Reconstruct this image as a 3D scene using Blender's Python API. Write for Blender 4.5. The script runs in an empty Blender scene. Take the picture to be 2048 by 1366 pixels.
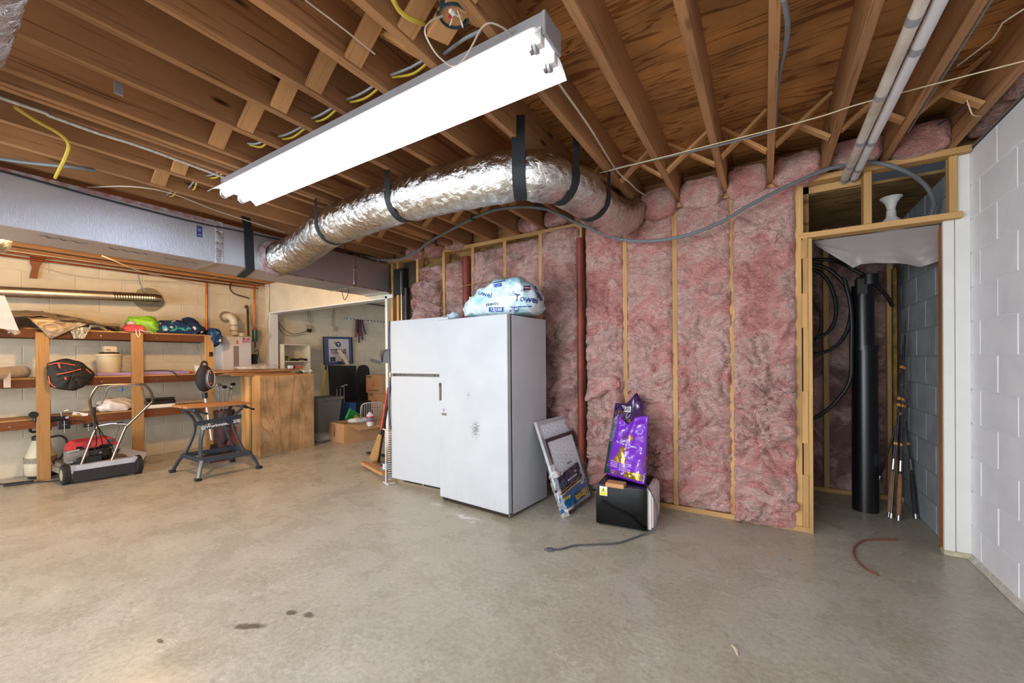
import bpy, bmesh, math, random
from mathutils import Vector, Matrix, noise

random.seed(7)
PI = math.pi
SC = bpy.context.scene
COL = SC.collection
R = math.radians

# ------------------------------------------------------------------ camera
cam_data = bpy.data.cameras.new('camera')
cam = bpy.data.objects.new('camera', cam_data)
COL.objects.link(cam)
SC.camera = cam
cam_data.sensor_width = 36.0
cam_data.lens = 810.75 / 2048 * 36.0
cam_data.shift_y = (723.6 - 683.0) / 2048
cam_data.clip_start = 0.02
yaw, pitch, roll = 0.55757, -0.00331, -0.00809
F = Vector((-math.sin(yaw), math.cos(yaw), 0)); Rt = Vector((math.cos(yaw), math.sin(yaw), 0)); U = Vector((0, 0, 1))
F2 = F * math.cos(pitch) + U * math.sin(pitch); U2 = -F * math.sin(pitch) + U * math.cos(pitch)
R2 = Rt * math.cos(roll) + U2 * math.sin(roll); U3 = -Rt * math.sin(roll) + U2 * math.cos(roll)
cm = Matrix((R2, U3, -F2)).transposed().to_4x4()
cm.translation = Vector((0, 0, 1.211))
cam.matrix_world = cm

# ------------------------------------------------------------------ light and exposure
SC.view_settings.view_transform = 'Standard'
SC.view_settings.look = 'None'
SC.view_settings.gamma = 1.0
SC.view_settings.use_curve_mapping = False
SC.view_settings.exposure = 0.30
w = bpy.data.worlds.new('world'); SC.world = w; w.use_nodes = True
w.node_tree.nodes['Background'].inputs[0].default_value = (0.55, 0.6, 0.7, 1)
w.node_tree.nodes['Background'].inputs[1].default_value = 0.05
SC.cycles.max_bounces = 10
SC.cycles.diffuse_bounces = 6
SC.cycles.glossy_bounces = 4
SC.cycles.transparent_max_bounces = 12
SC.cycles.sample_clamp_indirect = 6
TUBE_STRENGTH = 12.0

def area(name, loc, size, size_y, power, color, rot=(0, 0, 0)):
    l = bpy.data.lights.new(name, 'AREA'); l.shape = 'RECTANGLE'; l.size = size; l.size_y = size_y
    l.energy = power; l.color = color
    o = bpy.data.objects.new(name, l); COL.objects.link(o); o.location = loc; o.rotation_euler = rot
    return o
def point(name, loc, radius, power, color):
    l = bpy.data.lights.new(name, 'POINT'); l.shadow_soft_size = radius; l.energy = power; l.color = color
    o = bpy.data.objects.new(name, l); COL.objects.link(o); o.location = loc
    return o
# the other shop lights of this basement, all out of view, an added rear fill, and the bare bulb behind the duct
area('shop_light_behind', (-1.2, -1.5, 2.35), 2.4, 0.25, 70, (0.97, 0.97, 1.0))
area('shop_light_side', (-4.6, -1.8, 2.35), 2.4, 0.25, 22, (1.0, 0.95, 0.9))
area('cool_rear_fill', (-3.0, -3.9, 1.10), 5.5, 1.9, 330, (0.84, 0.93, 1.0), (R(90), 0, 0))  # added soft cool fill before the rear wall, lifts joist undersides and right wall
point('bare_bulb', (-4.68, 1.25, 2.20), 0.05, 84, (1.0, 0.60, 0.25))
area('far_room_light', (-4.4, 6.2, 2.3), 1.2, 0.2, 9, (0.86, 0.92, 1.0))

# ------------------------------------------------------------------ helpers
def lin(h):
    if isinstance(h, str):
        h = h.lstrip('#'); c = [int(h[i:i + 2], 16) / 255 for i in (0, 2, 4)]
    else: c = list(h)
    return tuple(x / 12.92 if x <= 0.04045 else ((x + 0.055) / 1.055) ** 2.4 for x in c) + (1,)

WM = {}
def wm(o): return WM.get(o.name, Matrix.Identity(4)) if o else Matrix.Identity(4)

def tag(o, label=None, cat=None, group=None, kind=None):
    if label: o['label'] = label
    if cat: o['category'] = cat
    if group: o['group'] = group
    if kind: o['kind'] = kind
    return o

def thing(name, label, cat, loc=(0, 0, 0), rz=0.0, group=None, parent=None, kind=None):
    o = bpy.data.objects.new(name, None); o.empty_display_size = 0.1; COL.objects.link(o)
    m = Matrix.Translation(Vector(loc)) @ Matrix.Rotation(rz, 4, 'Z')
    WM[o.name] = m
    if parent:
        o.parent = parent; o.matrix_local = wm(parent).inverted() @ m
    else: o.matrix_local = m
    return tag(o, label, cat, group, kind)

def finish(name, me, mat, parent=None, smooth=35, M=None):
    """link a mesh; M = its world matrix (default: same as parent's)"""
    if mat:
        for mm in (mat if isinstance(mat, (list, tuple)) else [mat]): me.materials.append(mm)
    if smooth:
        me.shade_smooth(); me.set_sharp_from_angle(angle=R(smooth))
    o = bpy.data.objects.new(name, me); COL.objects.link(o)
    base = wm(parent)
    if M is None: M = base
    if parent: o.parent = parent
    o.matrix_local = base.inverted() @ M if parent else M
    WM[o.name] = M
    return o

def obj(name, bm, mat, parent=None, smooth=35, M=None, world=False):
    """bm in local coordinates of M (default parent's); world=True: bm is in world coordinates"""
    if world:
        base = M if M is not None else wm(parent)
        bmesh.ops.transform(bm, matrix=base.inverted(), verts=bm.verts)
    me = bpy.data.meshes.new(name); bm.to_mesh(me); bm.free()
    return finish(name, me, mat, parent, smooth, M)

def solo(name, label, cat, bm, mat, group=None, smooth=35, kind=None):
    """a thing that is a single mesh given in world coordinates; its origin goes to the base of its bounding box"""
    xs = [v.co.x for v in bm.verts]; ys = [v.co.y for v in bm.verts]; zs = [v.co.z for v in bm.verts]
    M = Matrix.Translation(((min(xs) + max(xs)) / 2, (min(ys) + max(ys)) / 2, min(zs)))
    o = obj(name, bm, mat, None, smooth, M=M, world=True)
    return tag(o, label, cat, group, kind)

def BM(): return bmesh.new()

def box(bm, x0, x1, y0, y1, z0, z1, bev=0.0, mat=0, seg=1):
    r = bmesh.ops.create_cube(bm, size=1.0)
    vs = r['verts']
    for v in vs:
        v.co = Vector(((x0 + x1) / 2 + v.co.x * (x1 - x0), (y0 + y1) / 2 + v.co.y * (y1 - y0), (z0 + z1) / 2 + v.co.z * (z1 - z0)))
    fs = set(f for v in vs for f in v.link_faces)
    if mat:
        for f in fs: f.material_index = mat
    if bev > 0:
        es = list(set(e for v in vs for e in v.link_edges))
        bmesh.ops.bevel(bm, geom=es, offset=bev, segments=seg, affect='EDGES', profile=0.7)
    return bm

def frame_of(d, up=None):
    d = d.normalized()
    a = up if up is not None else (Vector((0, 0, 1)) if abs(d.z) < 0.95 else Vector((1, 0, 0)))
    x = d.cross(a).normalized(); y = x.cross(d).normalized()
    return x, y

def obox(bm, p0, p1, w, t, up=(0, 0, 1), mat=0, bev=0.0):
    """a bar from p0 to p1: w across, t along 'up'"""
    p0, p1 = Vector(p0), Vector(p1); d = (p1 - p0)
    x, y = frame_of(d, Vector(up)); L = d.length; d.normalize()
    M = Matrix((x * w, d * L, y * t)).transposed().to_4x4(); M.translation = (p0 + p1) / 2
    r = bmesh.ops.create_cube(bm, size=1.0, matrix=M)
    if bev > 0:
        es = list(set(e for v in r['verts'] for e in v.link_edges))
        bmesh.ops.bevel(bm, geom=es, offset=bev, segments=1, affect='EDGES')
    elif mat:
        for f in set(f for v in r['verts'] for f in v.link_faces): f.material_index = mat
    return bm

def cyl(bm, p0, p1, r0, r1=None, seg=16, cap=True):
    if r1 is None: r1 = r0
    return tube(bm, [p0, p1], [r0, r1], seg, cap)

def smooth_path(pts, n=6):
    P = [Vector(p) for p in pts]; out = []
    for i in range(len(P) - 1):
        a = P[i - 1] if i else P[i] * 2 - P[i + 1]
        b, c = P[i], P[i + 1]
        d = P[i + 2] if i + 2 < len(P) else P[i + 1] * 2 - P[i]
        for k in range(n):
            t = k / n
            out.append(0.5 * ((2 * b) + (c - a) * t + (2 * a - 5 * b + 4 * c - d) * t * t + (-a + 3 * b - 3 * c + d) * t ** 3))
    out.append(P[-1]); return out

def tube(bm, pts, r, seg=8, cap=True, closed=False, flat=1.0, fn=None, up=None):
    P = [Vector(p) for p in pts]; n = len(P)
    rs = r if isinstance(r, (list, tuple)) else [r] * n
    rings = []; x = None
    for i, p in enumerate(P):
        if closed: d = P[(i + 1) % n] - P[i - 1]
        else: d = P[min(i + 1, n - 1)] - P[max(i - 1, 0)]
        if d.length < 1e-9: d = Vector((0, 0, 1))
        d.normalize()
        if x is None:
            x, y = frame_of(d, Vector(up) if up else None)
        else:
            x = (x - d * x.dot(d)); x = x.normalized() if x.length > 1e-6 else frame_of(d)[0]
            y = x.cross(d).normalized()
        ring = []
        for k in range(seg):
            a = 2 * PI * k / seg
            q = rs[i]
            if fn: q *= fn(i, a, p)
            ring.append(bm.verts.new(p + x * math.cos(a) * q + y * math.sin(a) * q * flat))
        rings.append(ring)
    m = n if closed else n - 1
    for i in range(m):
        A, B = rings[i], rings[(i + 1) % n]
        for k in range(seg):
            k2 = (k + 1) % seg
            bm.faces.new((A[k], A[k2], B[k2], B[k]))
    if cap and not closed:
        bm.faces.new(rings[0][::-1]); bm.faces.new(rings[-1])
    return bm

def lathe(bm, prof, seg=20, c=(0, 0, 0), axis='Z', close=False, cap=True):
    c = Vector(c); rings = []
    for r, h in prof:
        ring = []
        for k in range(seg):
            a = 2 * PI * k / seg; u, v = math.cos(a) * r, math.sin(a) * r
            q = {'Z': Vector((u, v, h)), 'X': Vector((h, u, v)), 'Y': Vector((v, h, u))}[axis]
            ring.append(bm.verts.new(c + q))
        rings.append(ring)
    for A, B in zip(rings, rings[1:]):
        for k in range(seg):
            k2 = (k + 1) % seg
            bm.faces.new((A[k], A[k2], B[k2], B[k]))
    if cap and prof[0][0] > 1e-4: bm.faces.new(rings[0][::-1])
    if cap and prof[-1][0] > 1e-4: bm.faces.new(rings[-1])
    bmesh.ops.remove_doubles(bm, verts=bm.verts, dist=1e-5)
    return bm

def prism(bm, poly, h, M=None):
    """poly: 2D outline in local XY, extruded to z=h"""
    M = M or Matrix.Identity(4)
    a = [bm.verts.new(M @ Vector((x, y, 0))) for x, y in poly]
    b = [bm.verts.new(M @ Vector((x, y, h))) for x, y in poly]
    n = len(poly)
    bm.faces.new(a[::-1]); bm.faces.new(b)
    for i in range(n): bm.faces.new((a[i], a[(i + 1) % n], b[(i + 1) % n], b[i]))
    return bm

def grid(bm, nu, nv, fn, closed_u=False, mat=0):
    V = [[bm.verts.new(fn(i / (nu - (0 if closed_u else 1)), j / (nv - 1))) for i in range(nu)] for j in range(nv)]
    for j in range(nv - 1):
        for i in range(nu if closed_u else nu - 1):
            i2 = (i + 1) % nu
            f = bm.faces.new((V[j][i], V[j][i2], V[j + 1][i2], V[j + 1][i])); f.material_index = mat
    return V

def nz(p, s=1.0, o=3):
    q = Vector(p) * s; v = 0; a = 1.0; t = 0
    for k in range(o):
        v += noise.noise(q) * a; t += a; q = q * 2.03 + Vector((3.1, 7.7, 1.3)); a *= 0.5
    return v / t
def ridge(p, s=1.0): return 1 - abs(noise.noise(Vector(p) * s)) * 2

def blob(bm, c, r, seg=24, rings=14, f=None):
    """noisy ellipsoid"""
    c = Vector(c); r = Vector(r) if not isinstance(r, (int, float)) else Vector((r, r, r))
    V = []
    for j in range(rings + 1):
        th = PI * j / rings; row = []
        for i in range(seg):
            ph = 2 * PI * i / seg
            n = Vector((math.sin(th) * math.cos(ph), math.sin(th) * math.sin(ph), math.cos(th)))
            p = c + Vector((n.x * r.x, n.y * r.y, n.z * r.z))
            row.append(bm.verts.new(f(p, n) if f else p))
        V.append(row)
    for j in range(rings):
        for i in range(seg):
            i2 = (i + 1) % seg
            bm.faces.new((V[j][i], V[j + 1][i], V[j + 1][i2], V[j][i2]))
    bmesh.ops.remove_doubles(bm, verts=bm.verts, dist=1e-5)
    return bm

def board(name, p0, p1, w, t, mat, parent=None, up=(0, 0, 1), bev=0.0015):
    """timber from p0 to p1 (world), w across, t along up; its own local X runs along the grain"""
    p0, p1, up = Vector(p0), Vector(p1), Vector(up)
    d = p1 - p0; L = d.length; d.normalize()
    y = up.cross(d).normalized(); z = d.cross(y).normalized()
    M = Matrix((d, y, z)).transposed().to_4x4(); M.translation = (p0 + p1) / 2
    bm = BM(); box(bm, -L / 2, L / 2, -w / 2, w / 2, -t / 2, t / 2, bev)
    return obj(name, bm, mat, parent, smooth=0, M=M)

def sboard(name, label, cat, *a, group=None, **k):
    return tag(board(name, *a, **k), label, cat, group)

def text(name, s, size, M, mat, parent, ext=0.0006, align='CENTER', sx=1.0, bold=0.0):
    cu = bpy.data.curves.new(name, 'FONT'); cu.body = s; cu.size = size; cu.extrude = ext
    cu.align_x = align; cu.align_y = 'CENTER'; cu.offset = bold; cu.resolution_u = 3
    cu.materials.append(mat)
    o = bpy.data.objects.new(name, cu); COL.objects.link(o)
    me = bpy.data.meshes.new_from_object(o.evaluated_get(bpy.context.evaluated_depsgraph_get()))
    bpy.data.objects.remove(o); bpy.data.curves.remove(cu)
    me.materials.clear()
    return finish(name, me, mat, parent, 0, M @ Matrix.Diagonal((sx, 1, 1, 1)))

def face_matrix(origin, right, up):
    """matrix whose local X = right, Y = up, Z = normal"""
    x = Vector(right).normalized(); u = Vector(up); n = x.cross(u).normalized(); y = n.cross(x).normalized()
    M = Matrix((x, y, n)).transposed().to_4x4(); M.translation = Vector(origin); return M

def rect(bm, M, x0, x1, y0, y1, t=0.0008, mat=0):
    """thin printed patch on a face"""
    r = bmesh.ops.create_cube(bm, size=1.0, matrix=M @ Matrix.Translation(((x0 + x1) / 2, (y0 + y1) / 2, t / 2)) @ Matrix.Diagonal((x1 - x0, y1 - y0, t, 1)))
    if mat:
        for f in set(f for v in r['verts'] for f in v.link_faces): f.material_index = mat
    return bm

# ------------------------------------------------------------------ materials
_N = [0]
def nt_new(name):
    m = bpy.data.materials.new(name); m.use_nodes = True
    nt = m.node_tree; b = nt.nodes['Principled BSDF']
    return m, nt, b
def nd(nt, t, **k):
    n = nt.nodes.new(t)
    for a, v in k.items(): setattr(n, a, v)
    return n
def ramp(nt, src, stops, interp='LINEAR'):
    r = nd(nt, 'ShaderNodeValToRGB'); r.color_ramp.interpolation = interp
    el = r.color_ramp.elements
    while len(el) < len(stops): el.new(0.5)
    for e, (p, c) in zip(el, stops): e.position = p; e.color = c if len(c) == 4 else lin(c)
    nt.links.new(src, r.inputs[0]); return r
def mixc(nt, fac, a, b, mode='MIX'):
    m = nd(nt, 'ShaderNodeMix', data_type='RGBA', blend_type=mode)
    for i, v in ((0, fac), (6, a), (7, b)):
        if hasattr(v, 'links') or isinstance(v, bpy.types.NodeSocket): nt.links.new(v, m.inputs[i])
        else: m.inputs[i].default_value = v
    return m.outputs[2]
def coords(nt, scale=(1, 1, 1), rnd=False, kind='Object'):
    tc = nd(nt, 'ShaderNodeTexCoord'); mp = nd(nt, 'ShaderNodeMapping'); mp.inputs['Scale'].default_value = scale
    nt.links.new(tc.outputs[kind], mp.inputs[0])
    if rnd:
        oi = nd(nt, 'ShaderNodeObjectInfo'); mu = nd(nt, 'ShaderNodeMath', operation='MULTIPLY'); mu.inputs[1].default_value = 37.0
        nt.links.new(oi.outputs['Random'], mu.inputs[0]); cb = nd(nt, 'ShaderNodeCombineXYZ')
        for i in range(3): nt.links.new(mu.outputs[0], cb.inputs[i])
        nt.links.new(cb.outputs[0], mp.inputs['Location'])
    return mp.outputs[0]
def tex(nt, vec, scale=5, detail=4, rough=0.55, dist=0.0):
    n = nd(nt, 'ShaderNodeTexNoise'); n.inputs['Scale'].default_value = scale; n.inputs['Detail'].default_value = detail
    n.inputs['Roughness'].default_value = rough; n.inputs['Distortion'].default_value = dist
    nt.links.new(vec, n.inputs['Vector']); return n.outputs['Fac']
def bump(nt, b, h, strength=0.3, dist=0.01, prev=None):
    n = nd(nt, 'ShaderNodeBump'); n.inputs['Strength'].default_value = strength; n.inputs['Distance'].default_value = dist
    nt.links.new(h, n.inputs['Height'])
    if prev: nt.links.new(prev, n.inputs['Normal'])
    nt.links.new(n.outputs[0], b.inputs['Normal']); return n.outputs[0]

_MC = {}
def M_(name, col, rough=0.6, metal=0.0, var=0.12, scale=8.0, bmp=0.0, bs=60.0, spec=0.5, alpha=1.0, emit=None, es=0.0, trans=0.0, coat=0.0, col2=None):
    if name in _MC: return _MC[name]
    m, nt, b = nt_new(name)
    c = lin(col)
    c2 = lin(col2) if col2 else tuple(max(0, x * (1 - var)) for x in c[:3]) + (1,)
    v = coords(nt, rnd=True)
    n = tex(nt, v, scale, 4)
    r = ramp(nt, n, [(0.35, c2), (0.62, c)])
    nt.links.new(r.outputs[0], b.inputs['Base Color'])
    b.inputs['Roughness'].default_value = rough; b.inputs['Metallic'].default_value = metal
    b.inputs['Specular IOR Level'].default_value = spec
    b.inputs['Alpha'].default_value = alpha; b.inputs['Transmission Weight'].default_value = trans
    b.inputs['Coat Weight'].default_value = coat
    if bmp: bump(nt, b, tex(nt, v, bs, 3), bmp, 0.004)
    if emit:
        b.inputs['Emission Color'].default_value = lin(emit); b.inputs['Emission Strength'].default_value = es
    _MC[name] = m; return m

def wood(name, light, dark, knots=True, rough=0.65, sc=1.0, knotcol='#3a2214'):
    """timber, grain along local X"""
    m, nt, b = nt_new(name)
    v = coords(nt, (0.9 * sc, 22 * sc, 22 * sc), rnd=True)
    g = tex(nt, v, 1.6, 5, 0.6, 0.5)
    v2 = coords(nt, (0.8 * sc, 85 * sc, 85 * sc), rnd=True)
    g2 = tex(nt, v2, 2.0, 3, 0.6, 0.3)
    add = nd(nt, 'ShaderNodeMath', operation='MULTIPLY_ADD'); add.inputs[1].default_value = 0.5
    nt.links.new(g2, add.inputs[0]); nt.links.new(g, add.inputs[2])
    r = ramp(nt, add.outputs[0], [(0.5, dark), (0.68, light), (0.85, light), (1.0, dark)])
    out = r.outputs[0]
    v3 = coords(nt, (0.8, 0.8, 0.8), rnd=True)
    big = tex(nt, v3, 1.2, 2)
    dk = tuple(x * 0.72 for x in lin(light)[:3]) + (1,)
    rb = ramp(nt, big, [(0.35, (0.8, 0.8, 0.8)), (0.7, (1, 1, 1))])
    out = mixc(nt, 1.0, out, rb.outputs[0], 'MULTIPLY')
    if knots:
        vk = coords(nt, (2.2, 7.5, 7.5), rnd=True)
        vo = nd(nt, 'ShaderNodeTexVoronoi'); vo.inputs['Scale'].default_value = 1.0; nt.links.new(vk, vo.inputs['Vector'])
        rk = ramp(nt, vo.outputs['Distance'], [(0.05, (1, 1, 1, 1)), (0.13, (0, 0, 0, 1))])
        out = mixc(nt, rk.outputs[0], out, lin(knotcol))
    nt.links.new(out, b.inputs['Base Color'])
    b.inputs['Roughness'].default_value = rough
    b.inputs['Specular IOR Level'].default_value = 0.3
    bump(nt, b, add.outputs[0], 0.25, 0.002)
    return m

W_JOIST = wood('joist_wood', '#bb8a5e', '#7a5036')
W_STUD = wood('stud_wood', '#d6a96e', '#b58048')
W_TRIM = wood('door_jamb_wood', '#b9743f', '#8f5228', knots=False)
W_SHELF = wood('shelf_wood', '#cb9c63', '#a87544')
W_DARK = wood('shelf_edge_wood', '#744426', '#55301a', knots=False)
W_PLANK = wood('plank_wood', '#b98658', '#946039', knots=False)
W_BLOCK = wood('wood_block', '#d3a06c', '#a9733f', knots=False)

def plywood(name, light, dark, sc=1.0, stain=None):
    m, nt, b = nt_new(name)
    v = coords(nt, (0.45 * sc, 3.6 * sc, 1), rnd=True)
    n0 = tex(nt, v, 1.5, 3, 0.5, 0.5)
    wv = nd(nt, 'ShaderNodeMath', operation='SINE'); ml = nd(nt, 'ShaderNodeMath', operation='MULTIPLY'); ml.inputs[1].default_value = 75
    nt.links.new(n0, ml.inputs[0]); nt.links.new(ml.outputs[0], wv.inputs[0])
    r = ramp(nt, wv.outputs[0], [(0.0, light), (0.6, light), (1.0, dark)])
    v2 = coords(nt, (1, 1, 1), rnd=True)
    rb = ramp(nt, tex(nt, v2, 3, 4), [(0.3, (0.66, 0.66, 0.66)), (0.7, (1, 1, 1))])
    out = mixc(nt, 1.0, r.outputs[0], rb.outputs[0], 'MULTIPLY')
    vk = coords(nt, (2.6, 6.0, 1), rnd=True)
    vo = nd(nt, 'ShaderNodeTexVoronoi'); vo.inputs['Scale'].default_value = 1.0; nt.links.new(vk, vo.inputs['Vector'])
    rk = ramp(nt, vo.outputs['Distance'], [(0.015, (1, 1, 1, 1)), (0.05, (0, 0, 0, 1))])
    out = mixc(nt, rk.outputs[0], out, lin('#3a2418'))
    nt.links.new(out, b.inputs['Base Color']); b.inputs['Roughness'].default_value = 0.7
    b.inputs['Specular IOR Level'].default_value = 0.3
    return m
W_PLY = plywood('subfloor_plywood', '#d59a5c', '#9c6434')
W_CLOSETPLY = plywood('closet_plywood', '#a58455', '#75552f')
W_PANEL = plywood('cabinet_plywood', '#cfa97c', '#bd9264', 0.5)

def concrete():
    m, nt, b = nt_new('concrete_floor')
    v = coords(nt)
    big = tex(nt, v, 0.55, 5, 0.6, 0.4)
    mid = tex(nt, v, 3.2, 6, 0.65, 0.3)
    fine = tex(nt, v, 45, 4, 0.7)
    r1 = ramp(nt, big, [(0.30, '#b0aa97'), (0.5, '#bdb9aa'), (0.70, '#c6c4b8')])
    r2 = ramp(nt, mid, [(0.25, (0.88, 0.87, 0.84)), (0.5, (0.95, 0.95, 0.95)), (0.72, (1, 1, 1))])
    out = mixc(nt, 1.0, r1.outputs[0], r2.outputs[0], 'MULTIPLY')
    r3 = ramp(nt, fine, [(0.3, (0.86, 0.86, 0.86)), (0.6, (1, 1, 1))])
    out = mixc(nt, 1.0, out, r3.outputs[0], 'MULTIPLY')
    # tan stains
    vs = coords(nt, (1.0, 1.6, 1))
    r4 = ramp(nt, tex(nt, vs, 1.3, 6, 0.7, 1.5), [(0.42, (0, 0, 0)), (0.75, (0.36, 0.36, 0.36))])
    out = mixc(nt, r4.outputs[0], out, lin('#94784f'))
    # pale scuffs : thin voronoi-like streaks
    va = coords(nt, (1.0, 3.0, 1.0))
    r5 = ramp(nt, tex(nt, va, 3.2, 6, 0.7, 3.0), [(0.490, (0, 0, 0, 1)), (0.5, (0.8, 0.8, 0.8, 1)), (0.510, (0, 0, 0, 1))])
    r5b = ramp(nt, tex(nt, v, 1.7, 4, 0.6, 1.0), [(0.50, (0, 0, 0, 1)), (0.60, (1, 1, 1, 1))])
    mm = nd(nt, 'ShaderNodeMath', operation='MULTIPLY'); nt.links.new(r5.outputs[0], mm.inputs[0]); nt.links.new(r5b.outputs[0], mm.inputs[1])
    out = mixc(nt, mm.outputs[0], out, lin('#dcd9d2'))
    r6 = ramp(nt, tex(nt, v, 17, 7, 0.8, 1.0), [(0.66, (0, 0, 0, 1)), (0.70, (0.75, 0.75, 0.75, 1))])
    out = mixc(nt, r6.outputs[0], out, lin('#d8d6d0'))
    r7 = ramp(nt, tex(nt, v, 9, 6, 0.7, 0.5), [(0.22, (0.4, 0.4, 0.4, 1)), (0.36, (0, 0, 0, 1))])
    out = mixc(nt, r7.outputs[0], out, lin('#7d7259'))
    # dark oil spots where the photo shows them
    tc = nd(nt, 'ShaderNodeTexCoord')
    spots = [(-2.02, 0.93, 0.075, 0.022, 0.5), (-1.945, 1.09, 0.03, 0.02, 0), (-1.86, 1.125, 0.035, 0.018, 0), (-2.24, 0.68, 0.03, 0.008, 0),
             (-3.9, 0.55, 0.25, 0.12, 0.3)]
    wob = tex(nt, v, 22, 3)
    for i, (sx, sy, rx, ry, a) in enumerate(spots):
        mp = nd(nt, 'ShaderNodeMapping', vector_type='TEXTURE'); mp.inputs['Location'].default_value = (sx, sy, 0)
        mp.inputs['Rotation'].default_value = (0, 0, a); mp.inputs['Scale'].default_value = (rx, ry, 1)
        nt.links.new(tc.outputs['Object'], mp.inputs[0])
        ln = nd(nt, 'ShaderNodeVectorMath', operation='LENGTH'); nt.links.new(mp.outputs[0], ln.inputs[0])
        ad = nd(nt, 'ShaderNodeMath', operation='MULTIPLY_ADD'); ad.inputs[1].default_value = 1.6; nt.links.new(wob, ad.inputs[0]); nt.links.new(ln.outputs['Value'], ad.inputs[2])
        k = (0.85,) * 3 if i < 4 else (0.25,) * 3
        rr = ramp(nt, ad.outputs[0], [(0.0, (1, 1, 1)), (0.99, (1, 1, 1))])
        rr = ramp(nt, ad.outputs[0], [(0.75, k), (1.0, (0, 0, 0))])
        sub = nd(nt, 'ShaderNodeMath', operation='MULTIPLY'); sub.inputs[1].default_value = 0.5
        nt.links.new(ad.outputs[0], sub.inputs[0]); nt.links.new(sub.outputs[0], rr.inputs[0])
        out = mixc(nt, rr.outputs[0], out, lin('#241f1b' if i < 4 else '#7d7468'))
    # rust blotches by the closet and white paint by the freezer
    for sx, sy, rx, ry, a, c, k, fr in ((0.02, 2.98, 0.09, 0.10, 0, '#b98a3e', 0.55, 14), (-1.98, 2.46, 0.30, 0.075, -0.12, '#eceaf2', 0.85, 26), (-2.35, 2.56, 0.16, 0.05, 0.0, '#eceaf2', 0.8, 30)):
        mp = nd(nt, 'ShaderNodeMapping', vector_type='TEXTURE'); mp.inputs['Location'].default_value = (sx, sy, 0)
        mp.inputs['Rotation'].default_value = (0, 0, a); mp.inputs['Scale'].default_value = (rx, ry, 1)
        nt.links.new(tc.outputs['Object'], mp.inputs[0])
        ln = nd(nt, 'ShaderNodeVectorMath', operation='LENGTH'); nt.links.new(mp.outputs[0], ln.inputs[0])
        w2 = tex(nt, v, fr, 4, 0.7)
        ad = nd(nt, 'ShaderNodeMath', operation='MULTIPLY_ADD'); ad.inputs[1].default_value = 3.2; nt.links.new(w2, ad.inputs[0]); nt.links.new(ln.outputs['Value'], ad.inputs[2])
        sb = nd(nt, 'ShaderNodeMath', operation='MULTIPLY'); sb.inputs[1].default_value = 0.4; nt.links.new(ad.outputs[0], sb.inputs[0])
        rr = ramp(nt, sb.outputs[0], [(0.66, (k, k, k)), (0.84, (0, 0, 0))])
        out = mixc(nt, rr.outputs[0], out, lin(c))
    # a few pale hairline cracks
    vc = nd(nt, 'ShaderNodeTexVoronoi', feature='DISTANCE_TO_EDGE'); vc.inputs['Scale'].default_value = 0.55
    wv = nd(nt, 'ShaderNodeVectorMath', operation='ADD')
    nn = nd(nt, 'ShaderNodeTexNoise'); nn.inputs['Scale'].default_value = 3.0; nn.inputs['Detail'].default_value = 5; nt.links.new(v, nn.inputs['Vector'])
    sc_ = nd(nt, 'ShaderNodeVectorMath', operation='SCALE'); sc_.inputs['Scale'].default_value = 0.35; nt.links.new(nn.outputs['Color'], sc_.inputs[0])
    nt.links.new(v, wv.inputs[0]); nt.links.new(sc_.outputs[0], wv.inputs[1]); nt.links.new(wv.outputs[0], vc.inputs['Vector'])
    rc = ramp(nt, vc.outputs['Distance'], [(0.0, (0.5, 0.5, 0.5)), (0.0035, (0, 0, 0))])
    mk = ramp(nt, tex(nt, v, 1.1, 2), [(0.45, (0, 0, 0)), (0.6, (1, 1, 1))])
    fc = nd(nt, 'ShaderNodeMath', operation='MULTIPLY'); nt.links.new(rc.outputs[0], fc.inputs[0]); nt.links.new(mk.outputs[0], fc.inputs[1])
    out = mixc(nt, fc.outputs[0], out, lin('#d8d6d0'))
    nt.links.new(out, b.inputs['Base Color'])
    rr = ramp(nt, mid, [(0.3, (0.42, 0.42, 0.42)), (0.7, (0.68, 0.68, 0.68))])
    nt.links.new(rr.outputs[0], b.inputs['Roughness'])
    b.inputs['Specular IOR Level'].default_value = 0.35
    bump(nt, b, fine, 0.12, 0.002)
    return m
CONCRETE = concrete()

def blockpaint(name, col, col2, bmp=0.25, dirt=0.5, rough=0.6):
    m, nt, b = nt_new(name)
    v = coords(nt, kind='Object', rnd=True)
    n = tex(nt, v, 5, 5)
    r = ramp(nt, n, [(0.3, col2), (0.6, col)])
    nt.links.new(r.outputs[0], b.inputs['Base Color']); b.inputs['Roughness'].default_value = rough
    b.inputs['Specular IOR Level'].default_value = 0.35
    bump(nt, b, tex(nt, v, 120, 3, 0.7), bmp, 0.003)
    return m
P_WHITE = blockpaint('white_painted_block', '#eeeff5', '#e3e5ec', 0.15)
P_CREAM = blockpaint('cream_painted_block', '#d3c9b3', '#c7bca5', 0.2)
P_GREY = blockpaint('bare_grey_block', '#9a9ea3', '#84888d', 0.8)
MORTAR_G = M_('grey_mortar', '#8d8d8a', 0.9, bmp=0.3)
WHITE_PAINT = M_('white_paint', '#deddd9', 0.5, var=0.04)

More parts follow.
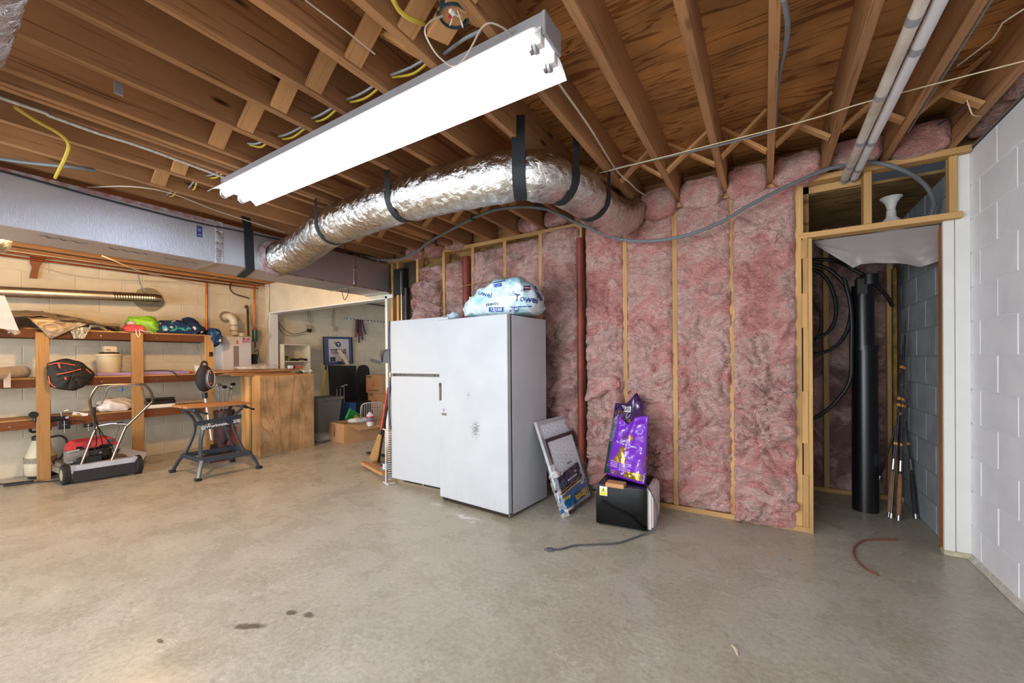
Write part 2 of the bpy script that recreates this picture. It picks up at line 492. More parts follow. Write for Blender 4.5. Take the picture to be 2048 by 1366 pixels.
def pinkwool(name, a='#f4aca4', bcol='#c46e6c', c='#7d564c', dirt=0.5):
    m, nt, b = nt_new(name)
    v = coords(nt, rnd=True)
    n = tex(nt, v, 3.0, 6, 0.65, 0.6)
    r = ramp(nt, n, [(0.28, bcol), (0.45, a), (0.55, '#f6cdc3'), (0.72, '#dc928e')])
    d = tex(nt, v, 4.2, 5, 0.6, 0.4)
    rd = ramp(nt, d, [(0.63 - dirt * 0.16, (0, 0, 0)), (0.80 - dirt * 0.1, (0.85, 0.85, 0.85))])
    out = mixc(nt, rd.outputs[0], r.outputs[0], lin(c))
    vf = coords(nt, (1, 1, 2.5), rnd=True)
    f = tex(nt, vf, 28, 5, 0.7, 1.5)
    rf = ramp(nt, f, [(0.3, (0.86, 0.82, 0.82)), (0.6, (1, 1, 1))])
    out = mixc(nt, 1.0, out, rf.outputs[0], 'MULTIPLY')
    nt.links.new(out, b.inputs['Base Color']); b.inputs['Roughness'].default_value = 0.95
    b.inputs['Specular IOR Level'].default_value = 0.1
    b.inputs['Sheen Weight'].default_value = 0.25; b.inputs['Sheen Roughness'].default_value = 0.6
    bp = bump(nt, b, f, 1.0, 0.02)
    bump(nt, b, tex(nt, v, 9, 5, 0.65, 1.5), 1.0, 0.06, bp)
    return m
PINK = pinkwool('pink_insulation', c='#a2645c', dirt=0.1)
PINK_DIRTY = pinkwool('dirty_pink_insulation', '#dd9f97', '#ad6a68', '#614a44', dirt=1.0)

def foil(name, col='#c9cbd2', rough=0.28, sc=14.0, st=0.8, stretch=(1, 1, 1), metal=1.0):
    m, nt, b = nt_new(name)
    v = coords(nt, stretch, rnd=True)
    n = tex(nt, v, sc, 5, 0.65, 0.8)
    b.inputs['Base Color'].default_value = lin(col); b.inputs['Metallic'].default_value = metal; b.inputs['Roughness'].default_value = rough
    bump(nt, b, n, st, 0.012)
    return m
FOIL = foil('crinkled_silver_foil', '#d6d4d0', 0.2, 22, 1.0, (1, 1, 1))
FOIL_FLAT = foil('duct_board_foil', '#d3d7e0', 0.42, 60, 0.22, (0.2, 1.6, 0.5))
FOIL_TAPE = foil('foil_tape', '#c5c5c8', 0.2, 22, 1.0)
GALV = M_('galvanised_steel', '#cfccc6', 0.42, 1.0, var=0.2, scale=20)
CHROME = M_('chrome_tube', '#c8c8cc', 0.16, 1.0, var=0.05)
STEEL = M_('brushed_steel', '#a9a9ab', 0.3, 1.0, var=0.1)
COPPER = M_('copper_pipe', '#c0703f', 0.3, 1.0, var=0.25, scale=15)
BLACKP = M_('black_plastic', '#17171a', 0.45, var=0.2)
BLACKM = M_('matte_black', '#1c1b1d', 0.7, var=0.2)
RUBBER = M_('black_rubber', '#211f1e', 0.8, bmp=0.3)
STRAP = M_('black_strap', '#1f2429', 0.7, bmp=0.2, bs=200)
GREYCABLE = M_('grey_cable', '#6f7478', 0.5)
WHITEP = M_('white_plastic', '#e4e2dc', 0.45, var=0.04)
PVC = M_('dusty_pvc', '#d8cfc6', 0.4, var=0.14, scale=5, col2='#b8aa98')
YELLOWC = M_('yellow_cable', '#d9c04a', 0.5)
CREAMC = M_('cream_cable', '#cfc3b2', 0.5)
RUST = M_('oxide_red_steel', '#8a3b30', 0.55, var=0.35, scale=6)
FRIDGE = M_('white_enamel', '#bcc1c7', 0.33, var=0.025, bmp=0.06, bs=150, coat=0.2)
GLOSSBLACK = M_('glossy_black', '#08090a', 0.12, var=0.1, spec=0.25)
CARD = M_('cardboard', '#b98f68', 0.8, var=0.1, scale=5)
CARD_D = M_('cardboard_inside', '#9a7352', 0.85, var=0.1)
PAPER = M_('white_paper', '#e6e3dc', 0.7, var=0.03)
def clearfilm(name, col='#e8f0f4', alpha=0.22, rough=0.12):
    m, nt, b = nt_new(name)
    v = coords(nt, rnd=True)
    b.inputs['Base Color'].default_value = lin(col); b.inputs['Roughness'].default_value = rough
    n = tex(nt, v, 14, 5, 0.65, 1.2)
    r = ramp(nt, n, [(0.4, (alpha * 0.5,) * 3 + (1,)), (0.62, (alpha,) * 3 + (1,)), (0.7, (min(1, alpha * 3),) * 3 + (1,))])
    nt.links.new(r.outputs[0], b.inputs['Alpha'])
    b.inputs['Specular IOR Level'].default_value = 0.8
    bump(nt, b, n, 0.9, 0.02)
    return m
FILM = clearfilm('clear_film')

# ================================================================== SETTING
ZJ = 2.462            # underside of the joists
ZS = 2.70             # underside of the subfloor
XR, XL, YW, YB = 1.046, -6.85, 3.455, -4.0
XC = 0.985            # closet block wall

def structure(name, label, loc=(0, 0, 0)):
    return thing(name, label, 'building', loc, kind='structure')

bm = BM(); box(bm, -7.3, 1.5, -4.3, 8.2, -0.12, 0)
fl = obj('floor', bm, CONCRETE, smooth=0); tag(fl, 'stained grey tan concrete floor slab', 'floor', kind='structure')

def block_wall(name, label, x_face, sgn, y0, y1, z0, z1, mat, backmat, thick=0.19, jz=0.0, off=0.0, proud=0.004, joint=0.007, ystop=None):
    """wall in a Y-Z plane at x_face; blocks proud of a backing slab; sgn=+1 wall body lies at +x"""
    t = thing(name, label, 'wall', (x_face, (y0 + y1) / 2, 0), kind='structure')
    bm = BM(); box(bm, x_face + sgn * proud, x_face + sgn * thick, y0, y1, 0, z1)
    obj('mortar_backing', bm, backmat, t, smooth=0, world=True)
    meshes = {}
    n = int(round((z1 - z0) / 0.2032))
    for r in range(n):
        zc = z0 + (r + 0.5) * 0.2032
        yy = y0 - ((r % 2) * 0.2032 + off) % 0.4064
        while yy < y1 - 0.01:
            a, b_ = max(yy, y0), min(yy + 0.4064, y1)
            yy += 0.4064
            if b_ - a < 0.03: continue
            key = round(b_ - a, 3)
            if key not in meshes:
                bm = BM(); L = b_ - a - joint
                box(bm, -0.02, 0.02, -L / 2, L / 2, -0.1016 + joint / 2, 0.1016 - joint / 2, 0.0025)
                me = bpy.data.meshes.new('block'); bm.to_mesh(me); bm.free(); me.materials.append(mat)
                meshes[key] = me
            o = bpy.data.objects.new('block', meshes[key]); COL.objects.link(o); o.parent = t
            jx = random.uniform(-0.0008, 0.0008)
            Mw = Matrix.Translation((x_face + sgn * (0.02 + jx), (a + b_) / 2, zc)) @ Matrix.Rotation(random.uniform(-0.0015, 0.0015), 4, 'Z')
            o.matrix_local = wm(t).inverted() @ Mw
    return t

# y of a vertical joint on an even course of the right wall: 3.38
block_wall('wall_right', 'white painted concrete block wall beside the closet door', XR, +1, 0.13, 3.57, 0.0, 2.4384, P_WHITE, P_WHITE, off=0.0)
bm = BM(); box(bm, XR, XR + 0.19, -4.2, 0.13, 0, 2.44); tag(obj('wall_right_rear', bm, P_WHITE, smooth=0), 'plain white painted stretch of wall behind the viewer', 'wall', kind='structure')
# worn sill footing bead along the right wall
bm = BM()
grid(bm, 60, 3, lambda u, v: Vector((XR - (0.022 + 0.006 * nz((0, u * 9, 0), 2)) * (1 - v) , 0.13 + u * 3.44, 0.002 + 0.03 * v)))
obj('baseboard_right', bm, M_('chipped_white_paint', '#d5d0c6', 0.8, var=0.3, scale=20), smooth=40); tag(bpy.data.objects['baseboard_right'], 'chipped painted mortar bead at the foot of the white wall', 'trim', kind='structure')

block_wall('wall_left', 'cream painted concrete block wall behind the wooden shelves', XL, -1, -0.6, 7.2, 0.0, 2.4384, P_CREAM, P_CREAM, off=0.1)
bm = BM(); box(bm, XL - 0.19, XL, -4.2, -0.6, 0, 2.44); tag(obj('wall_left_rear', bm, P_CREAM, smooth=0), 'plain cream stretch of block wall behind the viewer', 'wall', kind='structure')
bm = BM(); box(bm, XL - 0.2, XR + 0.2, -4.2, -4.0, 0, 2.7); tag(obj('wall_rear', bm, P_CREAM, smooth=0), 'rear wall behind the viewer', 'wall', kind='structure')
bm = BM(); box(bm, XL - 0.2, -3.4, 7.2, 7.35, 0, 2.7); tag(obj('wall_far', bm, P_WHITE, smooth=0), 'end wall of the far storage room', 'wall', kind='structure')
bm = BM(); box(bm, -3.75, -3.6, 3.6, 7.2, 0, 2.7); tag(obj('wall_far_side', bm, P_WHITE, smooth=0), 'side wall of the far storage room hidden behind the refrigerator', 'wall', kind='structure')
bm = BM(); box(bm, XL, -3.6, 3.56, 7.2, 2.42, 2.5); tag(obj('ceiling_far', bm, WHITE_PAINT, smooth=0), 'white ceiling of the far storage room', 'ceiling', kind='structure')
# header over the opening and the stub at its left
t = thing('wall_header', 'cream painted beam and post framing the opening to the far room', 'wall', (-5.3, 3.5, 0), kind='structure')
bm = BM(); box(bm, -6.72, -3.93, 3.45, 3.56, 2.0, 2.47, 0.003); obj('beam', bm, P_CREAM, t, world=True)
bm = BM(); box(bm, XL, -6.70, 3.45, 3.56, 0, 2.47, 0.003); obj('post', bm, P_CREAM, t, world=True)
bm = BM(); box(bm, -6.705, -6.685, 3.44, 3.57, 0, 2.0, 0.002); box(bm, -6.72, -3.93, 3.43, 3.58, 1.985, 2.003, 0.002); obj('casing', bm, WHITE_PAINT, t, world=True)

# ---------------- back wall: studs, plates, insulation
wb = thing('wall_back', 'open stud wall filled with pink fibreglass insulation', 'wall', (-1.7, YW, 0), kind='structure')
bm = BM(); box(bm, -3.75, 0.27, 3.56, 3.585, 0, 2.47); obj('sheathing', bm, W_CLOSETPLY, wb, smooth=0, world=True)
studs = [0.20, -0.205, -0.61, -1.012, -1.418, -1.825, -2.232, -2.64, -3.05, -3.456]
for x in studs:
    board('stud', (x, 3.50, 0.04), (x, 3.50, 2.425), 0.038, 0.089, W_STUD, wb, up=(0, 1, 0))
board('bottom_plate', (-3.75, 3.50, 0.019), (0.275, 3.50, 0.019), 0.089, 0.038, W_STUD, wb)
board('top_plate', (-3.95, 3.50, 2.441), (1.04, 3.50, 2.441), 0.089, 0.038, W_STUD, wb)

def batt(x0, x1, z0, z1, yf, seed, mat, ragged=0.0, amp=1.0, nx=30, nzs=190, name='insulation_batt', top_lean=0.0, par=None):
    par = par or wb
    w_ = x1 - x0
    bm = BM(); S = Vector((seed * 3.7, seed * 1.3, 0))
    rows = []
    for j in range(nzs + 1):
        v = j / nzs; row = []
        for i in range(nx + 1):
            u = i / nx
            x = x0 + u * w_; z = z0 + v * (z1 - z0)
            p = Vector((x, z * 1.0, 0)) + S
            e = min(u, 1 - u) * w_ ; ez = min(v, 1 - v) * (z1 - z0)
            edge = min(1, e / 0.045) ** 0.5 * min(1, ez / 0.03 + 0.15) ** 0.5
            wx = nz((p.x * 3, p.y * 3, 7), 1.0, 2) * 0.35; wy = nz((p.x * 3, p.y * 3, 17), 1.0, 2) * 0.25
            q = Vector((p.x + wx, p.y * 1.25 + wy, 0))
            soft = nz((p.x * 2.0, p.y * 2.6, 0), 1.3, 2)
            b1 = abs(noise.noise(q * 5.5)) * 2
            b2 = abs(noise.noise(Vector((q.x * 9 + 5, q.y * 16, 3)))) * 2
            b3 = abs(noise.noise(Vector((q.x * 24, q.y * 30, 8)))) * 2
            b4 = noise.noise(Vector((q.x * 60, q.y * 60, 8)))
            cr = ridge((p.x * 1.6 + wx, p.y * 3.2 + wy * 2, 2), 1.0) ** 8
            zone = 0.45 + 0.75 * max(0, 1 - abs(v - 0.28) * 1.7)
            d = soft * 0.022 + (min(b1, 0.8) * 0.060 + min(b2, 0.9) * 0.042 + b3 * 0.018) * zone + b4 * 0.004 + cr * 0.03 * zone - 0.05 * zone
            y = yf + 0.045 * (1 - edge) - d * amp * (0.3 + 0.7 * edge)
            xo = (1 - 2 * u) * 0.0 + ragged * nz((0, p.y * 3, seed), 3, 3) * abs(2 * u - 1) ** 3
            row.append(bm.verts.new(Vector((x + xo + 0.006 * nz((p.y * 5, seed, 1), 3, 2) * abs(2 * u - 1), y, z + ragged * 0.4 * nz((p.x * 8, seed, 3), 2) * abs(2 * v - 1) ** 4))))
        rows.append(row)
    for j in range(nzs):
        for i in range(nx): bm.faces.new((rows[j][i], rows[j][i + 1], rows[j + 1][i + 1], rows[j + 1][i]))
    # close it to the back
    back = []
    loop = [rows[0][i] for i in range(nx + 1)] + [rows[j][nx] for j in range(1, nzs + 1)] + [rows[nzs][i] for i in range(nx - 1, -1, -1)] + [rows[j][0] for j in range(nzs - 1, 0, -1)]
    bk = [bm.verts.new(Vector((v.co.x, 3.553, v.co.z))) for v in loop]
    n = len(loop)
    for k in range(n): bm.faces.new((loop[(k + 1) % n], loop[k], bk[k], bk[(k + 1) % n]))
    bmesh.ops.recalc_face_normals(bm, faces=bm.faces)
    return obj(name, bm, mat, par, smooth=180, world=True)

batt(-0.198, 0.186, 0.005, 2.425, 3.405, 1, PINK, 0.012, 1.15)
batt(-0.598, -0.208, 0.05, 2.415, 3.425, 2, PINK, 0.010)
batt(-1.001, -0.622, 0.05, 2.40, 3.43, 3, PINK, 0.016)
batt(-1.368, -1.022, 0.06, 2.39, 3.425, 4, PINK, 0.012, 1.1)
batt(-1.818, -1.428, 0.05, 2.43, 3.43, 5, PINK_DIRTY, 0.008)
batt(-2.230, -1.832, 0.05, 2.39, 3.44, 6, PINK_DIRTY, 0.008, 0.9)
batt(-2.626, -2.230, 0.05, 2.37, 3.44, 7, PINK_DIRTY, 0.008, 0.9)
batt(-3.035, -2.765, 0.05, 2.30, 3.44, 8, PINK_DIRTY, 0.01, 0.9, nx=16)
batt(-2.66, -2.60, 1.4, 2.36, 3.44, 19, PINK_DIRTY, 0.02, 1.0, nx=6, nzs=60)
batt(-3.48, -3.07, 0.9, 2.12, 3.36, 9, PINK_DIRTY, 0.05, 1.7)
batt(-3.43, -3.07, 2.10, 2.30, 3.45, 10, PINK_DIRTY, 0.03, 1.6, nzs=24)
# loose flap of wool bulging out over the red pipe, and slumped folds at the foot of the batts
def flapper(c, r_, tilt, seed, mat=PINK):
    bm = BM(); c = Vector(c); r_ = Vector(r_)
    def f(p, n):
        k = Vector([math.copysign(abs(q) ** 0.7, q) for q in n])
        o = c + Vector((k.x * r_.x, k.y * r_.y, k.z * r_.z))
        s = o + Vector((seed, 0, 0))
        o = o + n * (0.030 * nz(s, 7, 3) + 0.03 * abs(noise.noise(s * 11)) + 0.012 * abs(noise.noise(s * 26)))
        o.z += tilt * (o.x - c.x) + 0.03 * math.sin((o.x - c.x) * 14 + seed)
        return o
    blob(bm, c, r_, 52, 30, f)
    return obj('insulation_flap', bm, mat, wb, smooth=180, world=True)
flapper((-1.20, 3.41, 0.955), (0.15, 0.045, 0.05), 0.30, 1.0)
flapper((-0.41, 3.47, 0.12), (0.17, 0.025, 0.05), 0.1, 5.0)
flapper((-0.005, 3.415, 0.21), (0.175, 0.02, 0.03), -0.05, 9.0)

# ---------------- ceiling : joists, subfloor sheets, bridging, wool between the joist ends
ce = thing('ceiling', 'open ceiling of wooden joists under plywood subfloor', 'ceiling', (-3, 0, ZJ), kind='structure')
jx = [0.955, 0.655, 0.345, 0.038, -0.247, -0.575, -0.885, -1.19, -1.49, -1.79, -2.075, -2.405, -2.73]
jx += [-2.875, -2.925, -3.03, -3.32, -3.645, -3.965, -4.27, -4.58, -4.885, -5.19, -5.495, -5.8, -6.105, -6.41, -6.715]
for x in jx:
    y1 = 3.545 if x < 0.9 else 3.50
    board('joist', (x, -4.0, (ZJ + ZS) / 2), (x, y1, (ZJ + ZS) / 2), 0.038, ZS - ZJ, W_JOIST, ce, bev=0.002)
ys = [-4.1, -3.05, -1.83, -0.61, 0.61, 1.755, 2.975, 3.6]
for k in range(len(ys) - 1):
    a, b_ = ys[k], ys[k + 1]
    xs_ = [-7.05, -5.2 + (k % 2) * 1.2, -2.76 + (k % 2) * 1.2, -0.2 + (k % 2) * 0.9, 1.25]
    for x0, x1 in zip(xs_, xs_[1:]):
        board('subfloor_sheet', (x0 + 0.002, (a + b_) / 2, ZS + 0.009), (x1 - 0.002, (a + b_) / 2, ZS + 0.009), b_ - a - 0.004, 0.018, W_PLY, ce, bev=0)
bm = BM(); box(bm, -7.1, 1.3, -4.2, 3.7, ZS + 0.019, ZS + 0.05); obj('floor_above', bm, M_('dark_underlay', '#2a211c', 0.9), ce, smooth=0, world=True)
# rim plates on the side walls
board('sill_plate', (XR + 0.09, -4.0, 2.475), (XR + 0.09, 3.5, 2.475), 0.14, 0.04, W_JOIST, ce)
board('sill_plate', (XL - 0.09, -4.0, 2.455), (XL - 0.09, 3.5, 2.455), 0.18, 0.034, W_JOIST, ce)
board('rim_joist', (XL - 0.02, -4.0, 2.59), (XL - 0.02, 3.55, 2.59), 0.038, 0.22, W_JOIST, ce)
board('rim_joist', (XR + 0.12, -4.0, 2.6), (XR + 0.12, 3.55, 2.6), 0.038, 0.2, W_JOIST, ce)
board('rim_joist', (-7.0, 3.60, 2.585), (1.2, 3.60, 2.585), 0.038, 0.23, W_JOIST, ce)
# plywood behind the wool above the plate
def brid(xa, xb, y, flip, w_=0.06):
    """a bridging strut between two joists at xa < xb; low end at xa, or at xb when flipped"""
    a, b_ = (xb - 0.02, xa + 0.02) if flip else (xa + 0.02, xb - 0.02)
    s = board('bridging_strut', (a, y, ZJ + 0.012), (b_, y, ZS - 0.012), w_, 0.019, W_BLOCK, ce)
    return s
js = sorted(jx)
near = [x for x in js if x > -3.8 and x not in (-2.875,)]
for a, b_ in zip(near, near[1:]):
    if b_ - a < 0.15 or b_ - a > 0.4: continue
    brid(a, b_, 1.11 + random.uniform(-.01, .01), False, 0.078); brid(a, b_, 1.20, True, 0.078)
for a, b_ in zip(near, near[1:]):
    if b_ - a < 0.15 or b_ - a > 0.4: continue
    s = random.uniform(-.015, .015)
    brid(a, b_, 2.86 + 0.03 * (b_ + 0.5) + s, False, 0.05); brid(a, b_, 2.93 + 0.03 * (b_ + 0.5) + s, True, 0.05)

def woolwad(x0, x1, y, z0, z1, seed, mat=PINK_DIRTY, depth=0.085):
    bm = BM(); c = Vector(((x0 + x1) / 2, y, (z0 + z1) / 2)); r = Vector(((x1 - x0) / 2, depth, (z1 - z0) / 2))
    def f(p, n):
        # squared-off ellipsoid
        q = Vector([math.copysign(abs(k) ** 0.55, k) for k in n])
        s = Vector((p.x * 1 + seed, p.y, p.z))
        d = 0.030 * nz(s, 7, 3) + 0.022 * ridge((s.x * 5, s.y, s.z * 9), 1.1) ** 4 + 0.01 * nz(s, 24, 2)
        out = c + Vector((q.x * r.x, q.y * r.y, q.z * r.z)) + Vector((n.x * 0.15, n.y, n.z * 0.6)) * d
        return out
    blob(bm, c, r, 44, 26, f)
    return obj('insulation_wad', bm, mat, ce, smooth=180, world=True)
W = PINK
for a, b_, z0, z1, m_ in ((0.05, 0.33, 2.41, 2.61, PINK), (-0.235, 0.025, 2.39, 2.60, PINK), (-0.56, -0.26, 2.38, 2.59, PINK), (-0.87, -0.59, 2.35, 2.58, PINK),
                          (0.365, 0.64, 2.47, 2.62, PINK), (0.68, 0.94, 2.45, 2.62, PINK_DIRTY), (-1.17, -0.905, 2.39, 2.60, PINK_DIRTY), (-1.47, -1.21, 2.46, 2.60, PINK_DIRTY),
                          (-1.77, -1.51, 2.47, 2.59, PINK_DIRTY), (-2.06, -1.81, 2.47, 2.6, PINK_DIRTY), (-3.0, -2.75, 2.43, 2.56, PINK_DIRTY), (-3.3, -3.05, 2.40, 2.56, PINK_DIRTY), (-3.62, -3.34, 2.42, 2.55, PINK_DIRTY)):
    woolwad(a, b_, 3.44 if a > -1.2 else 3.47, z0, z1, a * 7, m_)
for k, y in enumerate((0.9, 1.45, 2.0, 2.5, 2.9, 3.3)):
    woolwad(1.0, 1.16, y, 2.485, 2.66, k * 3.3, PINK_DIRTY, 0.2)
# foam sill gasket over the right wall
bm = BM(); grid(bm, 50, 4, lambda u, v: Vector((XR - 0.012 + v * 0.10 - 0.006 * nz((0, u * 20, 0), 1), 0.1 + 3.52 * u, 2.444 + 0.012 * math.sin(v * 3) + 0.005 * nz((u * 30, v, 0), 1))))
obj('sill_gasket', bm, M_('grey_sill_foam', '#8b8f8d', 0.6), ce, smooth=60, world=True)

# ---------------- closet at the right
dj = thing('door_1', 'unfinished closet doorway framed in two by four lumber', 'door', (0.6, 3.5, 0), kind='structure')
board('stud', (0.2415, 3.50, 0.04), (0.2415, 3.50, 2.08), 0.03, 0.089, W_STUD, dj, up=(0, 1, 0))
for z0, z1 in ((0.04, 0.40), (0.62, 0.98), (1.42, 1.66), (1.9, 2.03)):
    board('filler_block', (0.236, 3.492, z0), (0.236, 3.492, z1), 0.034, 0.085, W_STUD, dj, up=(0, 1, 0))
board('jack_stud', (0.268, 3.50, 0.0), (0.268, 3.50, 2.035), 0.022, 0.094, W_STUD, dj, up=(0, 1, 0))
board('bottom_plate', (0.12, 3.50, 0.019), (0.28, 3.50, 0.019), 0.09, 0.036, W_STUD, dj)
board('head_board', (0.205, 3.50, 2.058), (1.0, 3.50, 2.058), 0.095, 0.036, W_STUD, dj)
board('cripple_stud', (0.572, 3.50, 2.078), (0.572, 3.50, 2.42), 0.04, 0.085, W_STUD, dj, up=(0, 1, 0))
board('cripple_stud', (0.968, 3.51, 2.078), (0.968, 3.51, 2.42), 0.036, 0.06, W_STUD, dj, up=(0, 1, 0))
board('king_stud', (0.216, 3.50, 2.078), (0.216, 3.50, 2.42), 0.03, 0.085, W_STUD, dj, up=(0, 1, 0))
board('jamb', (0.938, 3.555, 0.0), (0.938, 3.555, 2.03), 0.020, 0.06, W_TRIM, dj, up=(0, 1, 0))
bm = BM(); box(bm, 0.928, 0.977, 3.50, 3.525, 0.028, 2.04, 0.003); obj('casing_strip', bm, WHITE_PAINT, dj, world=True)
bm = BM(); box(bm, 0.981, XR, 3.505, 3.54, 0.028, 2.455, 0.003); obj('casing_strip', bm, WHITE_PAINT, dj, world=True)
bm = BM(); box(bm, 0.925, XR, 3.495, 3.56, 0.0, 0.028, 0.003); obj('casing_foot', bm, M_('yellowed_paint', '#c9bfa2', 0.7, var=0.3, scale=30), dj, world=True)

block_wall('wall_closet', 'bare grey concrete block wall inside the closet', XC, +1, 3.57, 4.75, 0.0, 2.4384, P_GREY, MORTAR_G, off=0.12, proud=0.005, joint=0.010)
cl = thing('wall_closet_back', 'closet rear stud wall with insulation behind clear plastic', 'wall', (0.6, 4.6, 0), kind='structure')
bm = BM(); box(bm, -1.4, 1.2, 4.72, 4.76, 0, 2.5); obj('sheathing', bm, M_('dark_sheathing', '#4a3a2e', 0.9), cl, smooth=0, world=True)
for x in (-0.3, 0.08, 0.47, 0.90): board('stud', (x, 4.64, 0.04), (x, 4.64, 2.38), 0.038, 0.089, W_STUD, cl, up=(0, 1, 0))
board('bottom_plate', (-1.4, 4.64, 0.019), (0.98, 4.64, 0.019), 0.089, 0.038, W_STUD, cl)
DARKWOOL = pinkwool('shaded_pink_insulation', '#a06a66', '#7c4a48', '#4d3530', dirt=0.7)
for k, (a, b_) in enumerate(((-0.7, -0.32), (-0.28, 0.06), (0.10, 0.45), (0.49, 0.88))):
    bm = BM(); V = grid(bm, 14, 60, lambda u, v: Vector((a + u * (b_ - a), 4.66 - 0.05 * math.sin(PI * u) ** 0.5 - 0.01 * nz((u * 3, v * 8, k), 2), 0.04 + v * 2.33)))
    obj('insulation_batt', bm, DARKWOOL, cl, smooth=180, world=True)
bm = BM()
grid(bm, 60, 70, lambda u, v: Vector((-0.9 + u * 1.87, 4.575 - 0.02 * ridge((u * 9, v * 6, 3), 1.0) ** 3 - 0.012 * nz((u * 12, v * 10, 0), 2), 0.02 + v * 2.36)))
obj('plastic_sheet', bm, clearfilm('dusty_poly_sheet', '#b9aca4', 0.10, 0.22), cl, smooth=180, world=True)
bm = BM(); box(bm, -1.4, XC, 3.60, 4.72, 2.372, 2.39); tag(obj('ceiling_closet', bm, W_CLOSETPLY, smooth=0), 'plywood sheet closing the top of the closet', 'ceiling', kind='structure')
board('nailer', (0.22, 3.57, 2.40), (0.56, 3.57, 2.40), 0.02, 0.05, W_STUD, dj)
bm = BM(); box(bm, -1.5, -1.4, 3.6, 4.76, 0, 2.5); tag(obj('wall_closet_side', bm, M_('dark_sheathing', '#4a3a2e', 0.9), smooth=0), 'dark side wall inside the closet', 'wall', kind='structure')
# framing beside the far-room opening, behind the refrigerator
fr = thing('trim_1', 'white jamb and bare studs at the right side of the opening', 'trim', (-3.9, 3.5, 0), kind='structure')
bm = BM(); box(bm, -3.975, -3.935, 3.42, 3.58, 0, 2.02, 0.003); obj('jamb', bm, WHITE_PAINT, fr, world=True)
bm = BM(); box(bm, -3.985, -3.84, 3.42, 3.44, 1.985, 2.03, 0.003); obj('jamb_cap', bm, WHITE_PAINT, fr, world=True)
for x in (-3.905, -3.80): board('stud', (x, 3.51, 0.0), (x, 3.51, 2.42), 0.038, 0.089, W_STUD, fr, up=(0, 1, 0))
bm = BM(); box(bm, -3.88, -3.50, 3.555, 3.58, 0, 2.46); obj('sheathing', bm, M_('dark_sheathing', '#4a3a2e', 0.9), fr, smooth=0, world=True)
bm = BM(); box(bm, -3.86, -3.70, 3.46, 3.55, 2.02, 2.34, 0.005); obj('electrical_panel', bm, BLACKM, fr, world=True)
bm = BM(); cyl(bm, (-3.735, 3.47, 0.0), (-3.735, 3.47, 2.30), 0.011); obj('conduit', bm, GALV, fr, world=True)
bm = BM(); cyl(bm, (-3.69, 3.50, 0.0), (-3.69, 3.50, 2.1), 0.022); obj('conduit', bm, M_('dark_grey_pipe', '#45484c', 0.5, 0.6), fr, world=True)

# ================================================================== HUNG FROM THE CEILING
TUBE = M_('lit_tube', '#f4f6ff', 0.4, emit='#e4eeff', es=TUBE_STRENGTH)
REFL = M_('white_reflector', '#eceef0', 0.35, var=0.01)
GREYM = M_('grey_painted_metal', '#9b9aa0', 0.45, var=0.08)
x0, x1 = -3.11, -0.672
t = thing('fluorescent_fixture', 'long white strip light with two lit tubes and curved reflector under the joists', 'ceiling light', ((x0 + x1) / 2, 1.36, 2.32))
prof = [(1.212, 2.340), (1.222, 2.352), (1.25, 2.372), (1.285, 2.385), (1.30, 2.400), (1.42, 2.400), (1.435, 2.385), (1.465, 2.374), (1.495, 2.355), (1.512, 2.338)]
bm = BM()
V = [[bm.verts.new((x, y, z)) for y, z in prof] for x in (x0, x1)]
V2 = [[bm.verts.new((x, y, z + 0.0025)) for y, z in prof] for x in (x0, x1)]
for i in range(len(prof) - 1):
    bm.faces.new((V[0][i], V[0][i + 1], V[1][i + 1], V[1][i])); bm.faces.new((V2[0][i], V2[1][i], V2[1][i + 1], V2[0][i + 1]))
    for s in (0, 1): bm.faces.new((V[s][i], V[s][i + 1], V2[s][i + 1], V2[s][i]))
for i in (0, -1): bm.faces.new((V[0][i], V[1][i], V2[1][i], V2[0][i]))
bmesh.ops.recalc_face_normals(bm, faces=bm.faces)
obj('reflector', bm, REFL, t, world=True, smooth=25)
bm = BM(); box(bm, x0 + 0.01, x1 + 0.012, 1.295, 1.425, 2.403, 2.459, 0.002); obj('housing', bm, GREYM, t, world=True)
bm = BM(); box(bm, x1 + 0.002, x1 + 0.016, 1.292, 1.428, 2.375, 2.461, 0.003); e = obj('end_plate', bm, GREYM, t, world=True)
bm = BM(); box(bm, x0 - 0.004, x0 + 0.008, 1.292, 1.428, 2.375, 2.461, 0.003); obj('end_plate', bm, GREYM, t, world=True)
for yy in (1.305, 1.415):
    bm = BM(); cyl(bm, (x0 + 0.035, yy, 2.348), (x1 - 0.05, yy, 2.348), 0.019, seg=20); tb = obj('tube', bm, TUBE, t, world=True)
    for xe, sg in ((x0 + 0.035, -1), (x1 - 0.05, 1)):
        bm = BM(); cyl(bm, (xe, yy, 2.348), (xe + sg * 0.012, yy, 2.348), 0.0195, seg=20); cyl(bm, (xe + sg * 0.012, yy, 2.348), (xe + sg * 0.02, yy, 2.348), 0.008, seg=10)
        obj('tube_cap', bm, STEEL, tb, world=True)
        bm = BM(); box(bm, min(xe + sg * 0.02, xe + sg * 0.05), max(xe + sg * 0.02, xe + sg * 0.05), yy - 0.016, yy + 0.016, 2.345, 2.405, 0.002)
        h = obj('lamp_holder', bm, WHITEP, t, world=True)
        bm = BM(); cyl(bm, (xe + sg * 0.018, yy, 2.343), (xe + sg * 0.028, yy, 2.343), 0.019, seg=18); obj('holder_disc', bm, GREYM, h, world=True)

